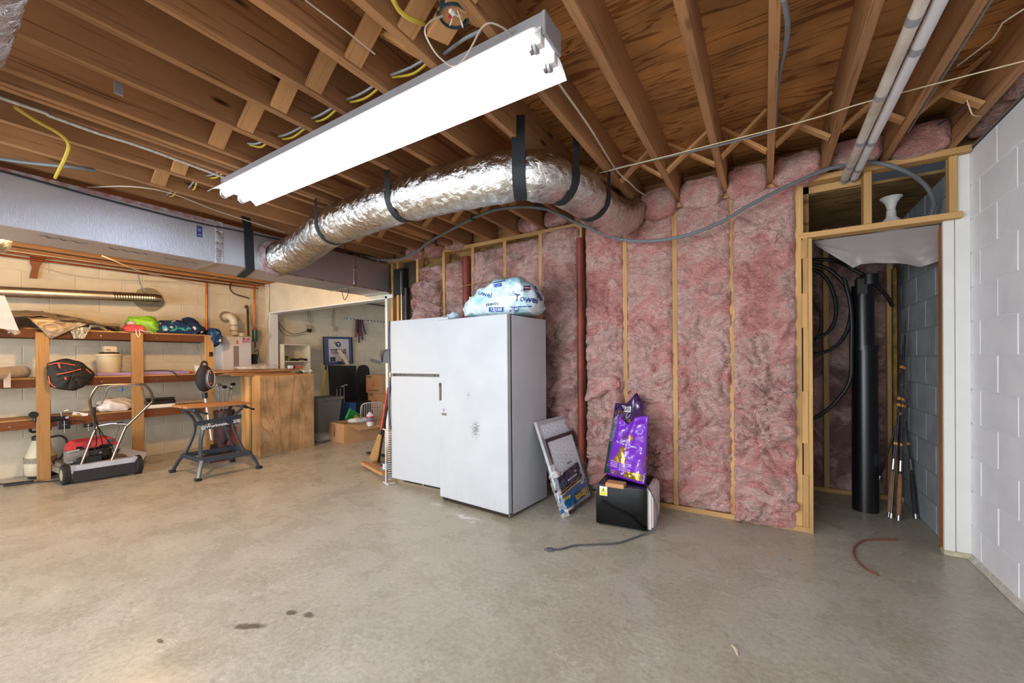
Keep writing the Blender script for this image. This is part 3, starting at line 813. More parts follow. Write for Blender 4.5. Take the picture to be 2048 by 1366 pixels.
# ---- rectangular duct trunk
t = thing('duct_trunk', 'long rectangular foil faced supply duct running under the left joists', 'duct', (-4.125, 1.0, 2.05))
bm = BM(); box(bm, -4.345, -3.90, -2.2, 3.44, 2.052, 2.398, 0.004); obj('body', bm, FOIL_FLAT, t, smooth=0, world=True)
bm = BM(); box(bm, -4.35, -3.896, 1.575, 1.635, 2.048, 2.402, 0.002); obj('tape_band', bm, FOIL_TAPE, t, world=True)
bm = BM(); box(bm, -4.35, -3.896, 2.92, 2.96, 2.048, 2.402, 0.002); obj('tape_band', bm, FOIL_TAPE, t, world=True)
REDP = M_('red_printed_foil', '#a5706c', 0.4, 0.6, var=0.5, scale=18, col2='#b9bbc2')
bm = BM(); box(bm, -3.899, -3.894, -2.2, 1.57, 2.372, 2.401, 0.001); obj('printed_seam', bm, REDP, t, world=True)
bm = BM(); box(bm, -3.899, -3.894, 2.0, 3.40, 2.052, 2.07, 0.001); obj('printed_seam', bm, REDP, t, world=True)
bm = BM(); box(bm, -4.352, -3.90, 3.425, 3.447, 2.045, 2.405, 0.002); obj('end_flange', bm, FOIL_TAPE, t, world=True)
Ml = face_matrix((-3.899, 1.462, 2.281), (0, 1, 0), (0, 0, 1))
bm = BM(); rect(bm, Ml, -0.019, 0.019, -0.045, 0.045, 0.002); lb = obj('label', bm, M_('dark_blue_label', '#3b3f66', 0.5, var=0.2), t, world=True)
bm = BM(); rect(bm, Ml @ Matrix.Translation((0, 0, 0.002)), -0.012, 0.014, -0.035, -0.020, 0.001); rect(bm, Ml @ Matrix.Translation((0, 0, 0.002)), -0.012, 0.010, 0.0, 0.025, 0.001)
obj('label_print', bm, M_('label_blue', '#5b78c8', 0.5), lb, world=True)
SCRIB = M_('marker_scribble', '#5a5148', 0.8)
bm = BM()
for k in range(3):
    a = (-4.014, 0.600, 2.050); yb = 0.62 + k * 0.33
    pts = [(-4.02 - 0.02 * k + 0.02 * math.sin(i * 2.1 + k), yb + i * 0.022, 2.0505) for i in range(11)]
    tube(bm, smooth_path(pts, 3), 0.0025, 4)
obj('pen_marks', bm, SCRIB, t, world=True)

def strap_band(name, label, ring_pts, w_, tails=(), group='black straps holding the ducts'):
    """flat band through ring_pts (world), w_ wide along 'axis'; pts: (point, width axis)"""
    t = None
    bm = BM()
    for pts, ax in ring_pts:
        P = [Vector(p) for p in pts]; ax = Vector(ax).normalized() * w_ / 2
        A = []; 
        for i, p in enumerate(P):
            d = (P[min(i + 1, len(P) - 1)] - P[max(i - 1, 0)]).normalized(); n = d.cross(ax).normalized() * 0.0012
            A.append([bm.verts.new(q) for q in (p - ax - n, p + ax - n, p + ax + n, p - ax + n)])
        for a, b_ in zip(A, A[1:]):
            for k in range(4): bm.faces.new((a[k], a[(k + 1) % 4], b_[(k + 1) % 4], b_[k]))
        bm.faces.new(A[0][::-1]); bm.faces.new(A[-1])
    bmesh.ops.recalc_face_normals(bm, faces=bm.faces)
    return solo(name, label, 'strap', bm, STRAP, group=group)
# strap round the trunk
strap_band('hanging_strap', 'wide black strap passing under the rectangular foil duct', [([(-3.975, 1.83, 2.60), (-3.93, 1.83, 2.47), (-3.892, 1.83, 2.402), (-3.892, 1.835, 2.2), (-3.892, 1.84, 2.047), (-3.95, 1.86, 2.0455), (-4.2, 1.93, 2.0455), (-4.352, 1.97, 2.0455), (-4.353, 1.97, 2.30)], (0, 1, 0))], 0.075)
# thin black cable along the trunk
bm = BM(); tube(bm, smooth_path([(-3.888, -1.0, 2.36), (-3.888, 0.3, 2.375), (-3.886, 0.9, 2.355), (-3.886, 1.4, 2.345), (-3.886, 1.75, 2.36), (-3.88, 2.1, 2.372), (-3.80, 2.6, 2.40), (-3.86, 3.1, 2.43)], 5), 0.006, 6)
solo('black_cable', 'thin black cable draped along the face of the rectangular foil duct', 'cable', bm, BLACKM)

# ---- flexible foil duct
fp = [(-3.93, 2.06, 2.185), (-3.78, 2.07, 2.18), (-3.54, 2.085, 2.215), (-3.22, 2.03, 2.255), (-2.93, 1.985, 2.28), (-2.57, 1.975, 2.298), (-2.21, 1.96, 2.305), (-1.89, 1.97, 2.308), (-1.55, 2.00, 2.305),
      (-1.30, 2.04, 2.305), (-1.14, 2.13, 2.305), (-1.05, 2.31, 2.305), (-1.01, 2.53, 2.30), (-0.99, 2.78, 2.29), (-0.975, 3.02, 2.30), (-0.955, 3.20, 2.345), (-0.945, 3.32, 2.42)]
path = smooth_path(fp, 14)
cum = [0]
for a, b_ in zip(path, path[1:]): cum.append(cum[-1] + (b_ - a).length)
bandpos = [P for P in ((-2.921, 1.875, 2.270), (-2.089, 1.891, 2.305), (-1.204, 2.035, 2.305), (-0.953, 2.238, 2.300), (-0.891, 2.627, 2.290))]
bi = [min(range(len(path)), key=lambda i: (path[i] - Vector(p)).length) for p in bandpos]
rbase = []
for i, p in enumerate(path):
    r = 0.142
    dmin = min(abs(cum[i] - cum[k]) for k in bi)
    r -= 0.014 * math.exp(-(dmin / 0.05) ** 2)
    if cum[i] > 2.9: r *= 0.97
    rbase.append(r)
def wr(i, a, p):
    s = cum[i]
    n = 0.03 * ridge((s * 34, math.cos(a) * 2.2, math.sin(a) * 2.2 + s), 1.0) ** 2 + 0.03 * nz((s * 5, math.cos(a) * 1.2, math.sin(a) * 1.2), 1.5, 3)
    n += 0.035 * ridge((s * 22, math.cos(a) * 1.6 + s * 2, math.sin(a) * 1.6), 1.0) ** 3
    n += 0.018 * nz((s * 40, math.cos(a) * 5, math.sin(a) * 5), 1.0, 2)
    return 1 + n
t = thing('flexible_duct', 'large crinkled silver flexible duct curving from the trunk to the pink wall', 'duct', fp[8])
bm = BM(); tube(bm, path, rbase, 56, cap=True, fn=wr); obj('foil_sleeve', bm, FOIL, t, smooth=180, world=True)
bm = BM(); p0 = path[0]
tube(bm, [(-3.90, 2.065, 2.185), (-3.86, 2.066, 2.183), (-3.80, 2.068, 2.18)], [0.165, 0.158, 0.148], 40, cap=False, fn=lambda i, a, p: 1 + 0.05 * nz((i, math.cos(a) * 3, math.sin(a) * 3), 2, 2))
obj('tape_collar', bm, REDP, t, smooth=180, world=True)
bm = BM(); i0 = max(i for i in range(len(path)) if path[i].x < -1.17 and path[i].y < 2.3)
labels = ['black strap round the flexible duct next to the rectangular trunk', 'black strap round the flexible duct below the middle of the strip light', 'wide black strap where the flexible duct starts to bend', 'black strap on the bend of the flexible duct', 'black strap nearest the end of the flexible duct at the pink wall']
wid = [0.035, 0.05, 0.075, 0.055, 0.05]
for k, i in enumerate(bi):
    c = path[i]; d = (path[i + 1] - path[i - 1]).normalized(); tl = 0.25 if k in (1, 4) else 0.0
    up = Vector((0, 0, 1)); up = (up - d * up.dot(d)).normalized(); sd = d.cross(up)
    pts = []
    r = rbase[i] * 1.03 + 0.006
    for j in range(27):
        a = -PI * 1.08 + j / 26 * PI * 1.16
        pts.append(c + sd * math.cos(a) * r + up * math.sin(a) * r)
    e0, e1 = pts[0], pts[-1]
    top = ZJ + 0.12
    def tail(e):
        return [Vector((e.x, e.y, top)) + d * 0.0, Vector((e.x, e.y, ZJ - 0.01))]
    P = [Vector((e0.x, e0.y, top)), Vector((e0.x, e0.y, (e0.z + top) / 2))] + pts + [Vector((e1.x, e1.y, (e1.z + top) / 2)), Vector((e1.x, e1.y, top))]
    strap_band('hanging_strap', labels[k], [(P, d)], wid[k])

# second silver duct at the top left corner, and one under the trunk
bm = BM(); pp = smooth_path([(-3.2, 0.05, 2.30), (-2.7, 0.09, 2.285), (-2.3, 0.125, 2.28), (-2.0, 0.125, 2.275), (-1.7, 0.115, 2.28), (-1.3, 0.10, 2.29), (-0.8, 0.05, 2.3)], 14)
def wr2(i, a, p):
    return 1 + 0.05 * nz((i * 0.35, math.cos(a) * 1.4, math.sin(a) * 1.4), 1.3, 3) + 0.03 * ridge((i * 1.6, math.cos(a) * 2, math.sin(a) * 2), 1) ** 2
tube(bm, pp, 0.140, 44, fn=wr2); solo('flexible_duct', 'crinkled silver duct cut off by the top corner of the picture', 'duct', bm, FOIL, smooth=180)
bm = BM(); tube(bm, smooth_path([(-4.36, 0.35, 2.11), (-4.55, 0.45, 2.09), (-4.85, 0.50, 2.13), (-5.3, 0.42, 2.22), (-5.8, 0.2, 2.3)], 12), 0.10, 40, fn=wr2)
solo('flexible_duct', 'silver flexible duct leaving the underside of the rectangular trunk', 'duct', bm, FOIL, smooth=180)

# ---- round steel vent pipe along the left wall
t = thing('vent_pipe', 'round galvanised dryer vent pipe running along the cream wall', 'pipe', (-6.6, 1.4, 1.95))
bm = BM()
xs = [(-6.60, -1.0, 1.95), (-6.60, 1.45, 1.985)]
a, b_ = Vector((-6.600, 0.749, 1.955)), Vector((-6.600, 1.936, 2.039)); d = (b_ - a).normalized()
tube(bm, [a - d * 1.5, b_ - d * 0.35], 0.056, 28); obj('rigid_pipe', bm, GALV, t, world=True)
p0 = b_ - d * 0.36; P = [p0 + d * (0.012 * i) for i in range(34)]
q = P[-1]
for k in range(8): P.append(q + Vector((-0.02 * k, d.y * 0.012 * (8 - k) / 2, 0)))
bm = BM(); tube(bm, P, [0.055 + 0.004 * (i % 2) for i in range(len(P))], 28); obj('flexible_section', bm, M_('corrugated_alu', '#bdb6a4', 0.28, 1.0, var=0.1), t, world=True)
pc = P[-1]
bm = BM(); cyl(bm, (XL + 0.001, pc.y + 0.02, pc.z + 0.005), (XL + 0.008, pc.y + 0.02, pc.z + 0.005), 0.155, seg=40); obj('wall_flange', bm, M_('dull_flange', '#a79c86', 0.5, 0.6, var=0.15), t, world=True)
bm = BM(); tube(bm, [P[-1], (XL, P[-1].y + 0.01, P[-1].z)], 0.056, 24); obj('elbow', bm, GALV, t, world=True)

# ---- long grey cable
cp = [(-4.4, 3.35, 2.44), (-4.105, 3.2, 2.43), (-4.042, 3.150, 2.464), (-3.736, 3.150, 2.380), (-3.410, 3.150, 2.341), (-3.093, 3.100, 2.370), (-2.95, 3.11, 2.44), (-2.462, 2.920, 2.440), (-2.148, 2.816, 2.447), (-1.873, 2.758, 2.447), (-1.667, 2.815, 2.447), (-1.534, 2.906, 2.440), (-1.452, 3.012, 2.420),
      (-1.267, 3.200, 2.324), (-0.933, 3.200, 2.156), (-0.596, 3.200, 2.109), (-0.296, 3.220, 2.164), (-0.081, 3.250, 2.270), (0.149, 3.300, 2.372), (0.369, 3.360, 2.450), (0.574, 3.400, 2.451), (0.723, 3.440, 2.387), (0.853, 3.560, 2.316), (0.925, 3.650, 2.220), (0.931, 3.720, 2.144), (0.90, 3.8, 2.0), (0.80, 4.0, 1.9)]
t = thing('grey_cable', 'thick grey cable sagging across the pink wall into the closet', 'cable', cp[13])
bm = BM(); tube(bm, smooth_path(cp, 6), 0.0125, 10); obj('sheath', bm, GREYCABLE, t, world=True)
for px in ((-2.867, 3.101, 2.500), (-2.910, 3.184, 2.440)): pass
for a, b_ in (((-2.796, 3.032, 2.530), (-2.912, 3.186, 2.425)), ((-2.125, 2.806, 2.470), (-2.138, 2.809, 2.430)), ((-1.545, 2.885, 2.500), (-1.564, 2.928, 2.425))):
    bm = BM(); obox(bm, a, b_, 0.05, 0.012, (0, 1, 0)); obj('strap_tab', bm, STRAP, t, world=True)

def cable(name, label, pts, r, mat, n=6, group=None, cat='cable', seg=6):
    bm = BM(); tube(bm, smooth_path(pts, n), r, seg); return solo(name, label, cat, bm, mat, group=group)
cable('white_cable', 'white cable running beside a joist and into the pink wool', [(-0.801, 1.574, 2.500), (-0.808, 1.740, 2.500), (-0.818, 2.151, 2.500), (-0.85, 2.71, 2.50), (-0.811, 2.940, 2.475), (-0.817, 3.140, 2.500), (-0.80, 3.44, 2.545)], 0.0055, CREAMC)
cable('twine', 'pale string stretched across the undersides of the joists', [(-0.923, 2.604, 2.452), (0.142, 2.620, 2.452), (0.419, 2.59, 2.452), (0.931, 2.593, 2.452), (1.3, 2.6, 2.452)], 0.003, M_('pale_string', '#d9c9a8', 0.8), cat='string')
cable('grey_cable', 'flat grey cable stapled below the joists beside the string', [(-0.838, 2.605, 2.457), (-0.215, 2.655, 2.457), (0.042, 2.650, 2.457)], 0.006, GREYCABLE, 3)
cable('grey_cable', 'grey cable hanging along the joist left of the white pipes', [(0.062, 1.709, 2.460), (0.078, 1.824, 2.455), (0.079, 1.974, 2.470), (0.064, 2.164, 2.490), (0.056, 2.424, 2.500), (0.056, 2.749, 2.500)], 0.009, GREYCABLE)
cable('grey_cable', 'thin grey cable tacked to the joist right of the white pipes', [(0.685, 1.6, 2.468), (0.685, 2.3, 2.468), (0.685, 3.1, 2.468)], 0.005, GREYCABLE, 2)
cable('twine', 'short string hanging from the bridging beside the white wall', [(0.861, 2.922, 2.490), (0.870, 2.917, 2.440), (0.890, 2.949, 2.420), (0.941, 3.036, 2.440)], 0.003, M_('pale_string', '#d9c9a8', 0.8), cat='string')
cable('white_cable', 'thin white cord crossing the joists at the right edge of the ceiling', [(0.741, 2.617, 2.520), (0.791, 2.437, 2.500), (0.810, 2.256, 2.480), (1.2, 2.1, 2.47)], 0.003, CREAMC, 3)
cable('grey_rod', 'thin grey rod between the last joists above the white wall', [(0.849, 3.271, 2.540), (0.876, 3.137, 2.520), (0.877, 2.965, 2.500)], 0.005, M_('dark_grey_pipe', '#45484c', 0.5, 0.6), 1, cat='rod')
# yellow cables through the joists
cable('yellow_cable', 'yellow cable drooping from the joists to the top of the foil duct', [(-3.031, 0.395, 2.440), (-3.109, 0.469, 2.440), (-3.152, 0.553, 2.430), (-3.228, 0.605, 2.420), (-3.392, 0.629, 2.410), (-3.873, 0.667, 2.410)], 0.0085, YELLOWC, cat='cable')
cable('white_cable', 'white printed cable stapled along a joist on the left', [(-3.06, -1.0, 2.452), (-3.009, 0.348, 2.452), (-3.026, 0.506, 2.452), (-3.040, 0.689, 2.452), (-3.028, 0.895, 2.452), (-3.10, 1.6, 2.452)], 0.008, M_('printed_white_cable', '#dedbd4', 0.5, var=0.3, scale=60), 3)
cable('grey_cable', 'grey cable sagging above the rectangular foil duct', [(-3.905, 0.449, 2.450), (-3.799, 0.552, 2.440), (-3.655, 0.714, 2.440), (-3.636, 0.799, 2.450)], 0.011, GREYCABLE)
cable('white_cable', 'thin white wire strung under the joists beside the black strap', [(-4.031, 0.847, 2.450), (-3.733, 0.993, 2.440), (-3.667, 1.195, 2.450), (-3.745, 1.511, 2.440), (-3.799, 1.798, 2.440), (-3.849, 2.129, 2.440)], 0.004, CREAMC, 4)
# pairs of yellow and grey cables passing through bored joists, bay by bay
PAIRS = [((-1.434, 1.314, 2.520), (-1.225, 1.303, 2.500)), ((-1.788, 1.312, 2.520), (-1.520, 1.297, 2.500)), ((-2.108, 1.306, 2.520), (-1.859, 1.295, 2.500)), ((-2.425, 1.305, 2.520), (-2.181, 1.309, 2.500)),
         ((-3.350, 1.298, 2.520), (-3.138, 1.310, 2.500)), ((-3.710, 1.326, 2.520), (-3.469, 1.282, 2.500)), ((-3.981, 1.285, 2.520), (-3.734, 1.253, 2.500)), ((-2.621, 1.259, 2.520), (-2.496, 1.268, 2.500))]
ORD = ['first', 'second', 'third', 'fourth', 'sixth', 'seventh', 'eighth', 'fifth']
for k, (a, b_) in enumerate(PAIRS):
    a, b_ = Vector(a), Vector(b_); m = (a + b_) / 2
    d = (b_ - a).normalized(); a2 = a - d * 0.03; b2 = b_ + d * 0.03
    cable('yellow_cable', 'yellow cable crossing the %s joist bay left of the junction box' % ORD[k], [a2 + Vector((0, 0, .01)), m + Vector((0, 0.01, -0.008)), b2 + Vector((0, 0, .01))], 0.0055, YELLOWC, 4, group='yellow cables between the joists')
    cable('grey_cable', 'grey cable beside the yellow one in the %s bay left of the junction box' % ORD[k], [a2 + Vector((0.005, -.012, .012)), m + Vector((0.01, -0.02, -0.004)), b2 + Vector((0.01, -.015, .012))], 0.0055, M_('pale_grey_cable', '#9aa3ab', 0.5), 4, group='grey cables between the joists')
cable('yellow_cable', 'yellow cable looping down left of the junction box', [(-1.084, 0.980, 2.460), (-1.097, 1.019, 2.460), (-1.098, 1.060, 2.465), (-1.094, 1.107, 2.480), (-1.116, 1.164, 2.520)], 0.0085, YELLOWC)
cable('grey_cable', 'grey cable slanting from the junction box over the strip light', [(-0.916, 1.258, 2.470), (-1.024, 1.286, 2.500), (-1.163, 1.333, 2.530)], 0.007, M_('pale_grey_cable', '#9aa3ab', 0.5), 3)
cable('white_wire', 'thin white wire stretched along a joist above the strip light', [(-1.382, 0.844, 2.500), (-1.377, 1.002, 2.500), (-1.380, 1.147, 2.500)], 0.0035, CREAMC, 2)

# ---- junction box with white cable loop
c = (-0.964, 1.162, 2.475)
t = thing('junction_box', 'open dark round electrical box with loose wires above the strip light', 'electrical box', c)
bm = BM(); lathe(bm, [(0.0, 0.05), (0.052, 0.05), (0.055, 0.0), (0.051, -0.002), (0.048, 0.044), (0.0, 0.044)], 28, (0, 0, 0)); obj('box_shell', bm, M_('dark_teal_box', '#29404a', 0.5, var=0.15), t)
for k in (0.5, 3.7):
    bm = BM(); cyl(bm, (0.058 * math.cos(k), 0.058 * math.sin(k), -0.001), (0.058 * math.cos(k), 0.058 * math.sin(k), 0.02), 0.008, seg=10); obj('screw_ear', bm, STEEL, t)
bm = BM(); cyl(bm, (0.0, -0.01, 0.02), (-0.004, -0.022, -0.018), 0.009, 0.005, seg=10); obj('wire_nut', bm, M_('red_wire_nut', '#c8394a', 0.4), t)
for k, pts in enumerate(([(-0.01, 0.02, 0.03), (-0.02, 0.0, -0.02), (0.0, -0.015, -0.025), (0.0, -0.01, 0.01)], [(0.02, 0.02, 0.03), (0.03, 0.0, -0.02), (0.04, -0.02, -0.03), (0.035, -0.045, -0.035)], [(0.0, 0.03, 0.03), (0.015, 0.03, -0.02), (0.03, 0.01, -0.03), (0.02, -0.01, 0.02)])):
    bm = BM(); tube(bm, smooth_path(pts, 5), 0.0022, 6); obj('wire', bm, WHITEP, t)
bm = BM(); box(bm, 0.028, 0.042, -0.065, -0.042, -0.042, -0.03, 0.002); obj('wire_nut', bm, WHITEP, t)
lp = [(-0.990, 1.128, 2.468), (-1.009, 1.088, 2.430), (-1.024, 1.072, 2.390), (-1.027, 1.106, 2.360), (-1.025, 1.153, 2.345), (-1.009, 1.204, 2.340), (-0.964, 1.210, 2.345), (-0.904, 1.194, 2.370), (-0.857, 1.183, 2.400), (-0.822, 1.189, 2.410), (-0.802, 1.239, 2.420), (-0.800, 1.295, 2.430), (-0.822, 1.359, 2.455)]
bm = BM(); tube(bm, smooth_path(lp, 7), 0.006, 8, flat=0.5); solo('white_cable', 'white flat cable looping from the junction box to the strip light', 'cable', bm, CREAMC)
board('junction_block', (-1.100, 1.223, 2.500), (-0.897, 1.129, 2.500), 0.09, 0.03, W_BLOCK, ce, up=(0, 0, 1))
c = Vector((-2.538, 0.639, 2.490))
bm = BM(); box(bm, c.x - 0.004, c.x + 0.006, c.y - 0.016, c.y + 0.016, 2.458, 2.515, 0.002); solo('metal_clip', 'small grey sheet metal clip on the side of a joist', 'bracket', bm, GREYM)

# ---- white pipes with grey joints
for k, (xa, xb, lab) in enumerate(((0.450, 0.463, 'dusty white plastic pipe with grey bands, the left one of the pair'), (0.505, 0.513, 'cleaner white plastic pipe with grey bands, the right one of the pair'))):
    z = 2.402
    A, B = Vector((xa, 0.4, z + 0.012)), Vector((xb, 3.58, z + 0.012)); d = (B - A).normalized()
    t = thing('drain_pipe', lab, 'pipe', tuple((A + B) / 2), group='white pipes under the joists')
    bm = BM(); cyl(bm, A, B, 0.0225, seg=20); obj('pipe', bm, PVC if k == 0 else M_('clean_pvc', '#d9d6da', 0.4, var=0.06), t, world=True)
    for y in ((1.98, 2.48, 2.95, 3.28, 3.50), (2.18, 2.98, 3.36, 3.52))[k]:
        q = A + d * ((y - 0.4) / d.y); bm = BM(); cyl(bm, q - d * 0.022, q + d * 0.022, 0.0236, seg=20); obj('grey_band', bm, GREYM, t, world=True)

# ---- oxide red pipes in the stud wall
bm = BM(); cyl(bm, (-2.712, 3.44, 0.0), (-2.712, 3.44, 2.33), 0.043, seg=24); solo('standpipe', 'wide dark red pipe in the stud wall behind the towel pack', 'pipe', bm, RUST)
bm = BM(); cyl(bm, (-1.402, 3.41, 0.0), (-1.402, 3.41, 2.30), 0.029, seg=24); cyl(bm, (-1.402, 3.41, 0.55), (-1.402, 3.41, 0.62), 0.033, seg=24); solo('standpipe', 'slim dark red pipe between batts right of the freezer', 'pipe', bm, RUST)
# thin wire looping between the studs behind the towel pack
cable('tan_wire', 'thin tan wire looped between studs behind the towel pack', [(-2.980, 3.300, 1.827), (-2.971, 3.340, 1.993), (-2.875, 3.360, 1.976), (-2.553, 3.380, 2.015), (-2.224, 3.400, 2.022)], 0.0035, M_('tan_wire', '#a88a5a', 0.6))
# dangling black wires under the trunk
cable('black_wire', 'thin black wire dangling below the joists beside the flexible duct', [(-3.582, 2.572, 2.400), (-4.158, 3.050, 2.353), (-4.124, 3.050, 2.143), (-4.239, 3.050, 1.947), (-4.304, 3.050, 2.073)], 0.004, BLACKM)
# copper supply lines high on the left wall
t = thing('copper_pipes', 'pair of copper water lines running along the top of the cream wall', 'pipe', (-6.74, 2.0, 2.36))
for dz in (0, 0.035):
    bm = BM(); tube(bm, [(-6.74 + dz, -1.5, 2.33 + dz), (-6.74 + dz, 3.3, 2.37 + dz)], 0.011, 10); obj('pipe', bm, COPPER, t, world=True)
bm = BM(); cyl(bm, (-6.760, 2.612, 2.360), (-6.76, (-6.760, 2.604, 1.396)[1], 1.50), 0.014, seg=12)
tt = solo('copper_pipe', 'vertical copper pipe behind the blue floral cloth', 'pipe', bm, COPPER)

# ================================================================== FREEZER, REFRIGERATOR AND WHAT STANDS NEAR THEM
from mathutils.bvhtree import BVHTree

def bvh_of(o):
    me = o.data; M = WM[o.name]
    return BVHTree.FromPolygons([M @ v.co for v in me.vertices], [tuple(p.vertices) for p in me.polygons])
def decal(name, shapes, M, mat, parent, bvh, d, lift=0.0022, cut=0.012):
    """print conformed to a surface. shapes: list of ('t', string, size, x, y, rot) / ('p', polygon) / ('r', x0,x1,y0,y1) in the local XY of M"""
    bm = BM()
    for s in shapes:
        if s[0] == 't':
            cu = bpy.data.curves.new('tmp', 'FONT'); cu.body = s[1]; cu.size = s[2]; cu.align_x = 'CENTER'; cu.align_y = 'CENTER'; cu.resolution_u = 2
            cu.offset = s[6] if len(s) > 6 else 0.0
            oo = bpy.data.objects.new('tmp', cu); COL.objects.link(oo)
            me = bpy.data.meshes.new_from_object(oo.evaluated_get(bpy.context.evaluated_depsgraph_get()))
            me.transform(Matrix.Translation((s[3], s[4], 0)) @ Matrix.Rotation(s[5], 4, 'Z'))
            bm.from_mesh(me); bpy.data.meshes.remove(me); bpy.data.objects.remove(oo); bpy.data.curves.remove(cu)
        elif s[0] == 'r':
            _, a, b_, c_, e_ = s
            nx, ny = max(1, int((b_ - a) / cut)), max(1, int((e_ - c_) / cut))
            grid(bm, nx + 1, ny + 1, lambda u, v: Vector((a + u * (b_ - a), c_ + v * (e_ - c_), 0)))
        else:
            vs = [bm.verts.new((x, y, 0)) for x, y in s[1]]; bm.faces.new(vs)
    bmesh.ops.triangulate(bm, faces=bm.faces[:])
    for _ in range(2):
        es = [e for e in bm.edges if e.calc_length() > cut * 1.3]
        if es: bmesh.ops.subdivide_edges(bm, edges=es, cuts=1)
    bmesh.ops.triangulate(bm, faces=bm.faces[:])
    d = Vector(d).normalized(); dead = []
    for v in bm.verts:
        p = M @ v.co
        h = bvh.ray_cast(p - d * 1.0, d)
        if h[0] is None: dead.append(v)
        else: v.co = h[0] - d * lift
    if dead: bmesh.ops.delete(bm, geom=dead, context='VERTS')
    bmesh.ops.remove_doubles(bm, verts=bm.verts, dist=1e-6)
    return obj(name, bm, mat, parent, smooth=0, world=True)

def scuffed(name, spots, grime=True):
    """white enamel with rust freckles at spots = (x, z, rx, rz, amount) in object space"""
    m, nt, b = nt_new(name)
    v = coords(nt)
    base = ramp(nt, tex(nt, v, 3, 4), [(0.3, '#b4b9be'), (0.65, '#bec3c9')])
    out = base.outputs[0]
    fine = tex(nt, v, 95, 5, 0.75); mid = tex(nt, v, 26, 5, 0.7)
    for (sx, sy, sz, rx, ry, rz, k) in spots:
        mp = nd(nt, 'ShaderNodeMapping', vector_type='TEXTURE'); mp.inputs['Location'].default_value = (sx, sy, sz); mp.inputs['Scale'].default_value = (rx, ry, rz)
        tc = nd(nt, 'ShaderNodeTexCoord'); nt.links.new(tc.outputs['Object'], mp.inputs[0])
        ln = nd(nt, 'ShaderNodeVectorMath', operation='LENGTH'); nt.links.new(mp.outputs[0], ln.inputs[0])
        fall = ramp(nt, ln.outputs['Value'], [(0.0, (k * .22,) * 3 + (1,)), (1.0, (0, 0, 0, 1))])
        ad = nd(nt, 'ShaderNodeMath', operation='ADD'); nt.links.new(fall.outputs[0], ad.inputs[0]); nt.links.new(fine, ad.inputs[1])
        rr = ramp(nt, ad.outputs[0], [(0.72, (0, 0, 0)), (0.75, (0.9, 0.9, 0.9))])
        # outside the spot nothing
        gate = ramp(nt, ln.outputs['Value'], [(0.9, (1, 1, 1)), (1.0, (0, 0, 0))])
        mu = nd(nt, 'ShaderNodeMath', operation='MULTIPLY'); nt.links.new(rr.outputs[0], mu.inputs[0]); nt.links.new(gate.outputs[0], mu.inputs[1])
        out = mixc(nt, mu.outputs[0], out, lin('#4f4336'))
    if grime:
        tc = nd(nt, 'ShaderNodeTexCoord'); sp = nd(nt, 'ShaderNodeSeparateXYZ'); nt.links.new(tc.outputs['Object'], sp.inputs[0])
        g = ramp(nt, sp.outputs['Z'], [(0.03, (1, 1, 1)), (0.16, (0, 0, 0))])
        gm = ramp(nt, mid, [(0.45, (0, 0, 0)), (0.75, (0.65, 0.65, 0.65))])
        mu = nd(nt, 'ShaderNodeMath', operation='MULTIPLY'); nt.links.new(g.outputs[0], mu.inputs[0]); nt.links.new(gm.outputs[0], mu.inputs[1])
        out = mixc(nt, mu.outputs[0], out, lin('#a08a68'))
    nt.links.new(out, b.inputs['Base Color']); b.inputs['Roughness'].default_value = 0.36; b.inputs['Coat Weight'].default_value = 0.15
    bump(nt, b, tex(nt, v, 260, 2), 0.06, 0.002)
    return m
DARKGAP = M_('dark_rubber_gasket', '#2a2624', 0.8)
RUSTY = M_('rusty_base_steel', '#3a2c22', 0.8, 0.3, var=0.5, scale=25)

# freezer
rz = R(-4.45)
FZ = (-1.655, 2.588, 0)
t = thing('upright_freezer', 'tall white upright freezer with rust freckled door and towel pack on top', 'freezer', FZ, rz)
FM = wm(t)
bm = BM(); box(bm, -0.738, -0.002, 0.062, 0.56, 0.022, 1.562, 0.006, seg=2)
cab = obj('cabinet', bm, scuffed('freezer_side', [(0, 0.3, 0.12, 0.3, 0.5, 0.14, 0.7)]), t)
bm = BM(); box(bm, -0.745, -0.001, 0.0, 0.046, 0.038, 1.566, 0.009, seg=3)
SC1 = scuffed('freezer_door_enamel', [(-0.325, 0, 0.66, 0.11, 0.2, 0.17, 1.35), (-0.40, 0, 0.93, 0.06, 0.2, 0.10, 1.0), (-0.15, 0, 1.36, 0.08, 0.2, 0.1, 0.5), (-0.64, 0, 0.35, 0.04, 0.2, 0.4, 0.5), (-0.3, 0, 0.5, 0.5, 0.3, 0.9, 0.42)])
dr = obj('door', bm, SC1, t)
bm = BM(); box(bm, -0.742, -0.006, 0.046, 0.063, 0.045, 1.556); obj('gasket', bm, DARKGAP, t)
bm = BM(); box(bm, -0.742, -0.715, -0.006, 0.03, 0.872, 1.022, 0.003); hd = obj('latch_handle', bm, M_('brown_handle', '#5a5048', 0.35, 0.5), dr)
bm = BM(); box(bm, -0.738, -0.72, -0.0075, -0.005, 0.88, 0.985, 0.001); obj('handle_inlay', bm, M_('handle_inlay', '#8a7d6b', 0.4, 0.5), dr)
bm = BM(); box(bm, -0.713, -0.655, -0.0015, 0.001, 0.745, 0.765); box(bm, -0.690, -0.684, -0.003, 0.001, 0.776, 0.80); lathe(bm, [(0, -0.003), (0.008, -0.002), (0.008, 0.001)], 12, (-0.687, 0, 0.79), 'Y'); obj('badge', bm, M_('badge_metal', '#7c756c', 0.5, 0.3), dr)
bm = BM(); box(bm, -0.70, -0.03, 0.05, 0.53, 0.0, 0.024); obj('base', bm, RUSTY, t)
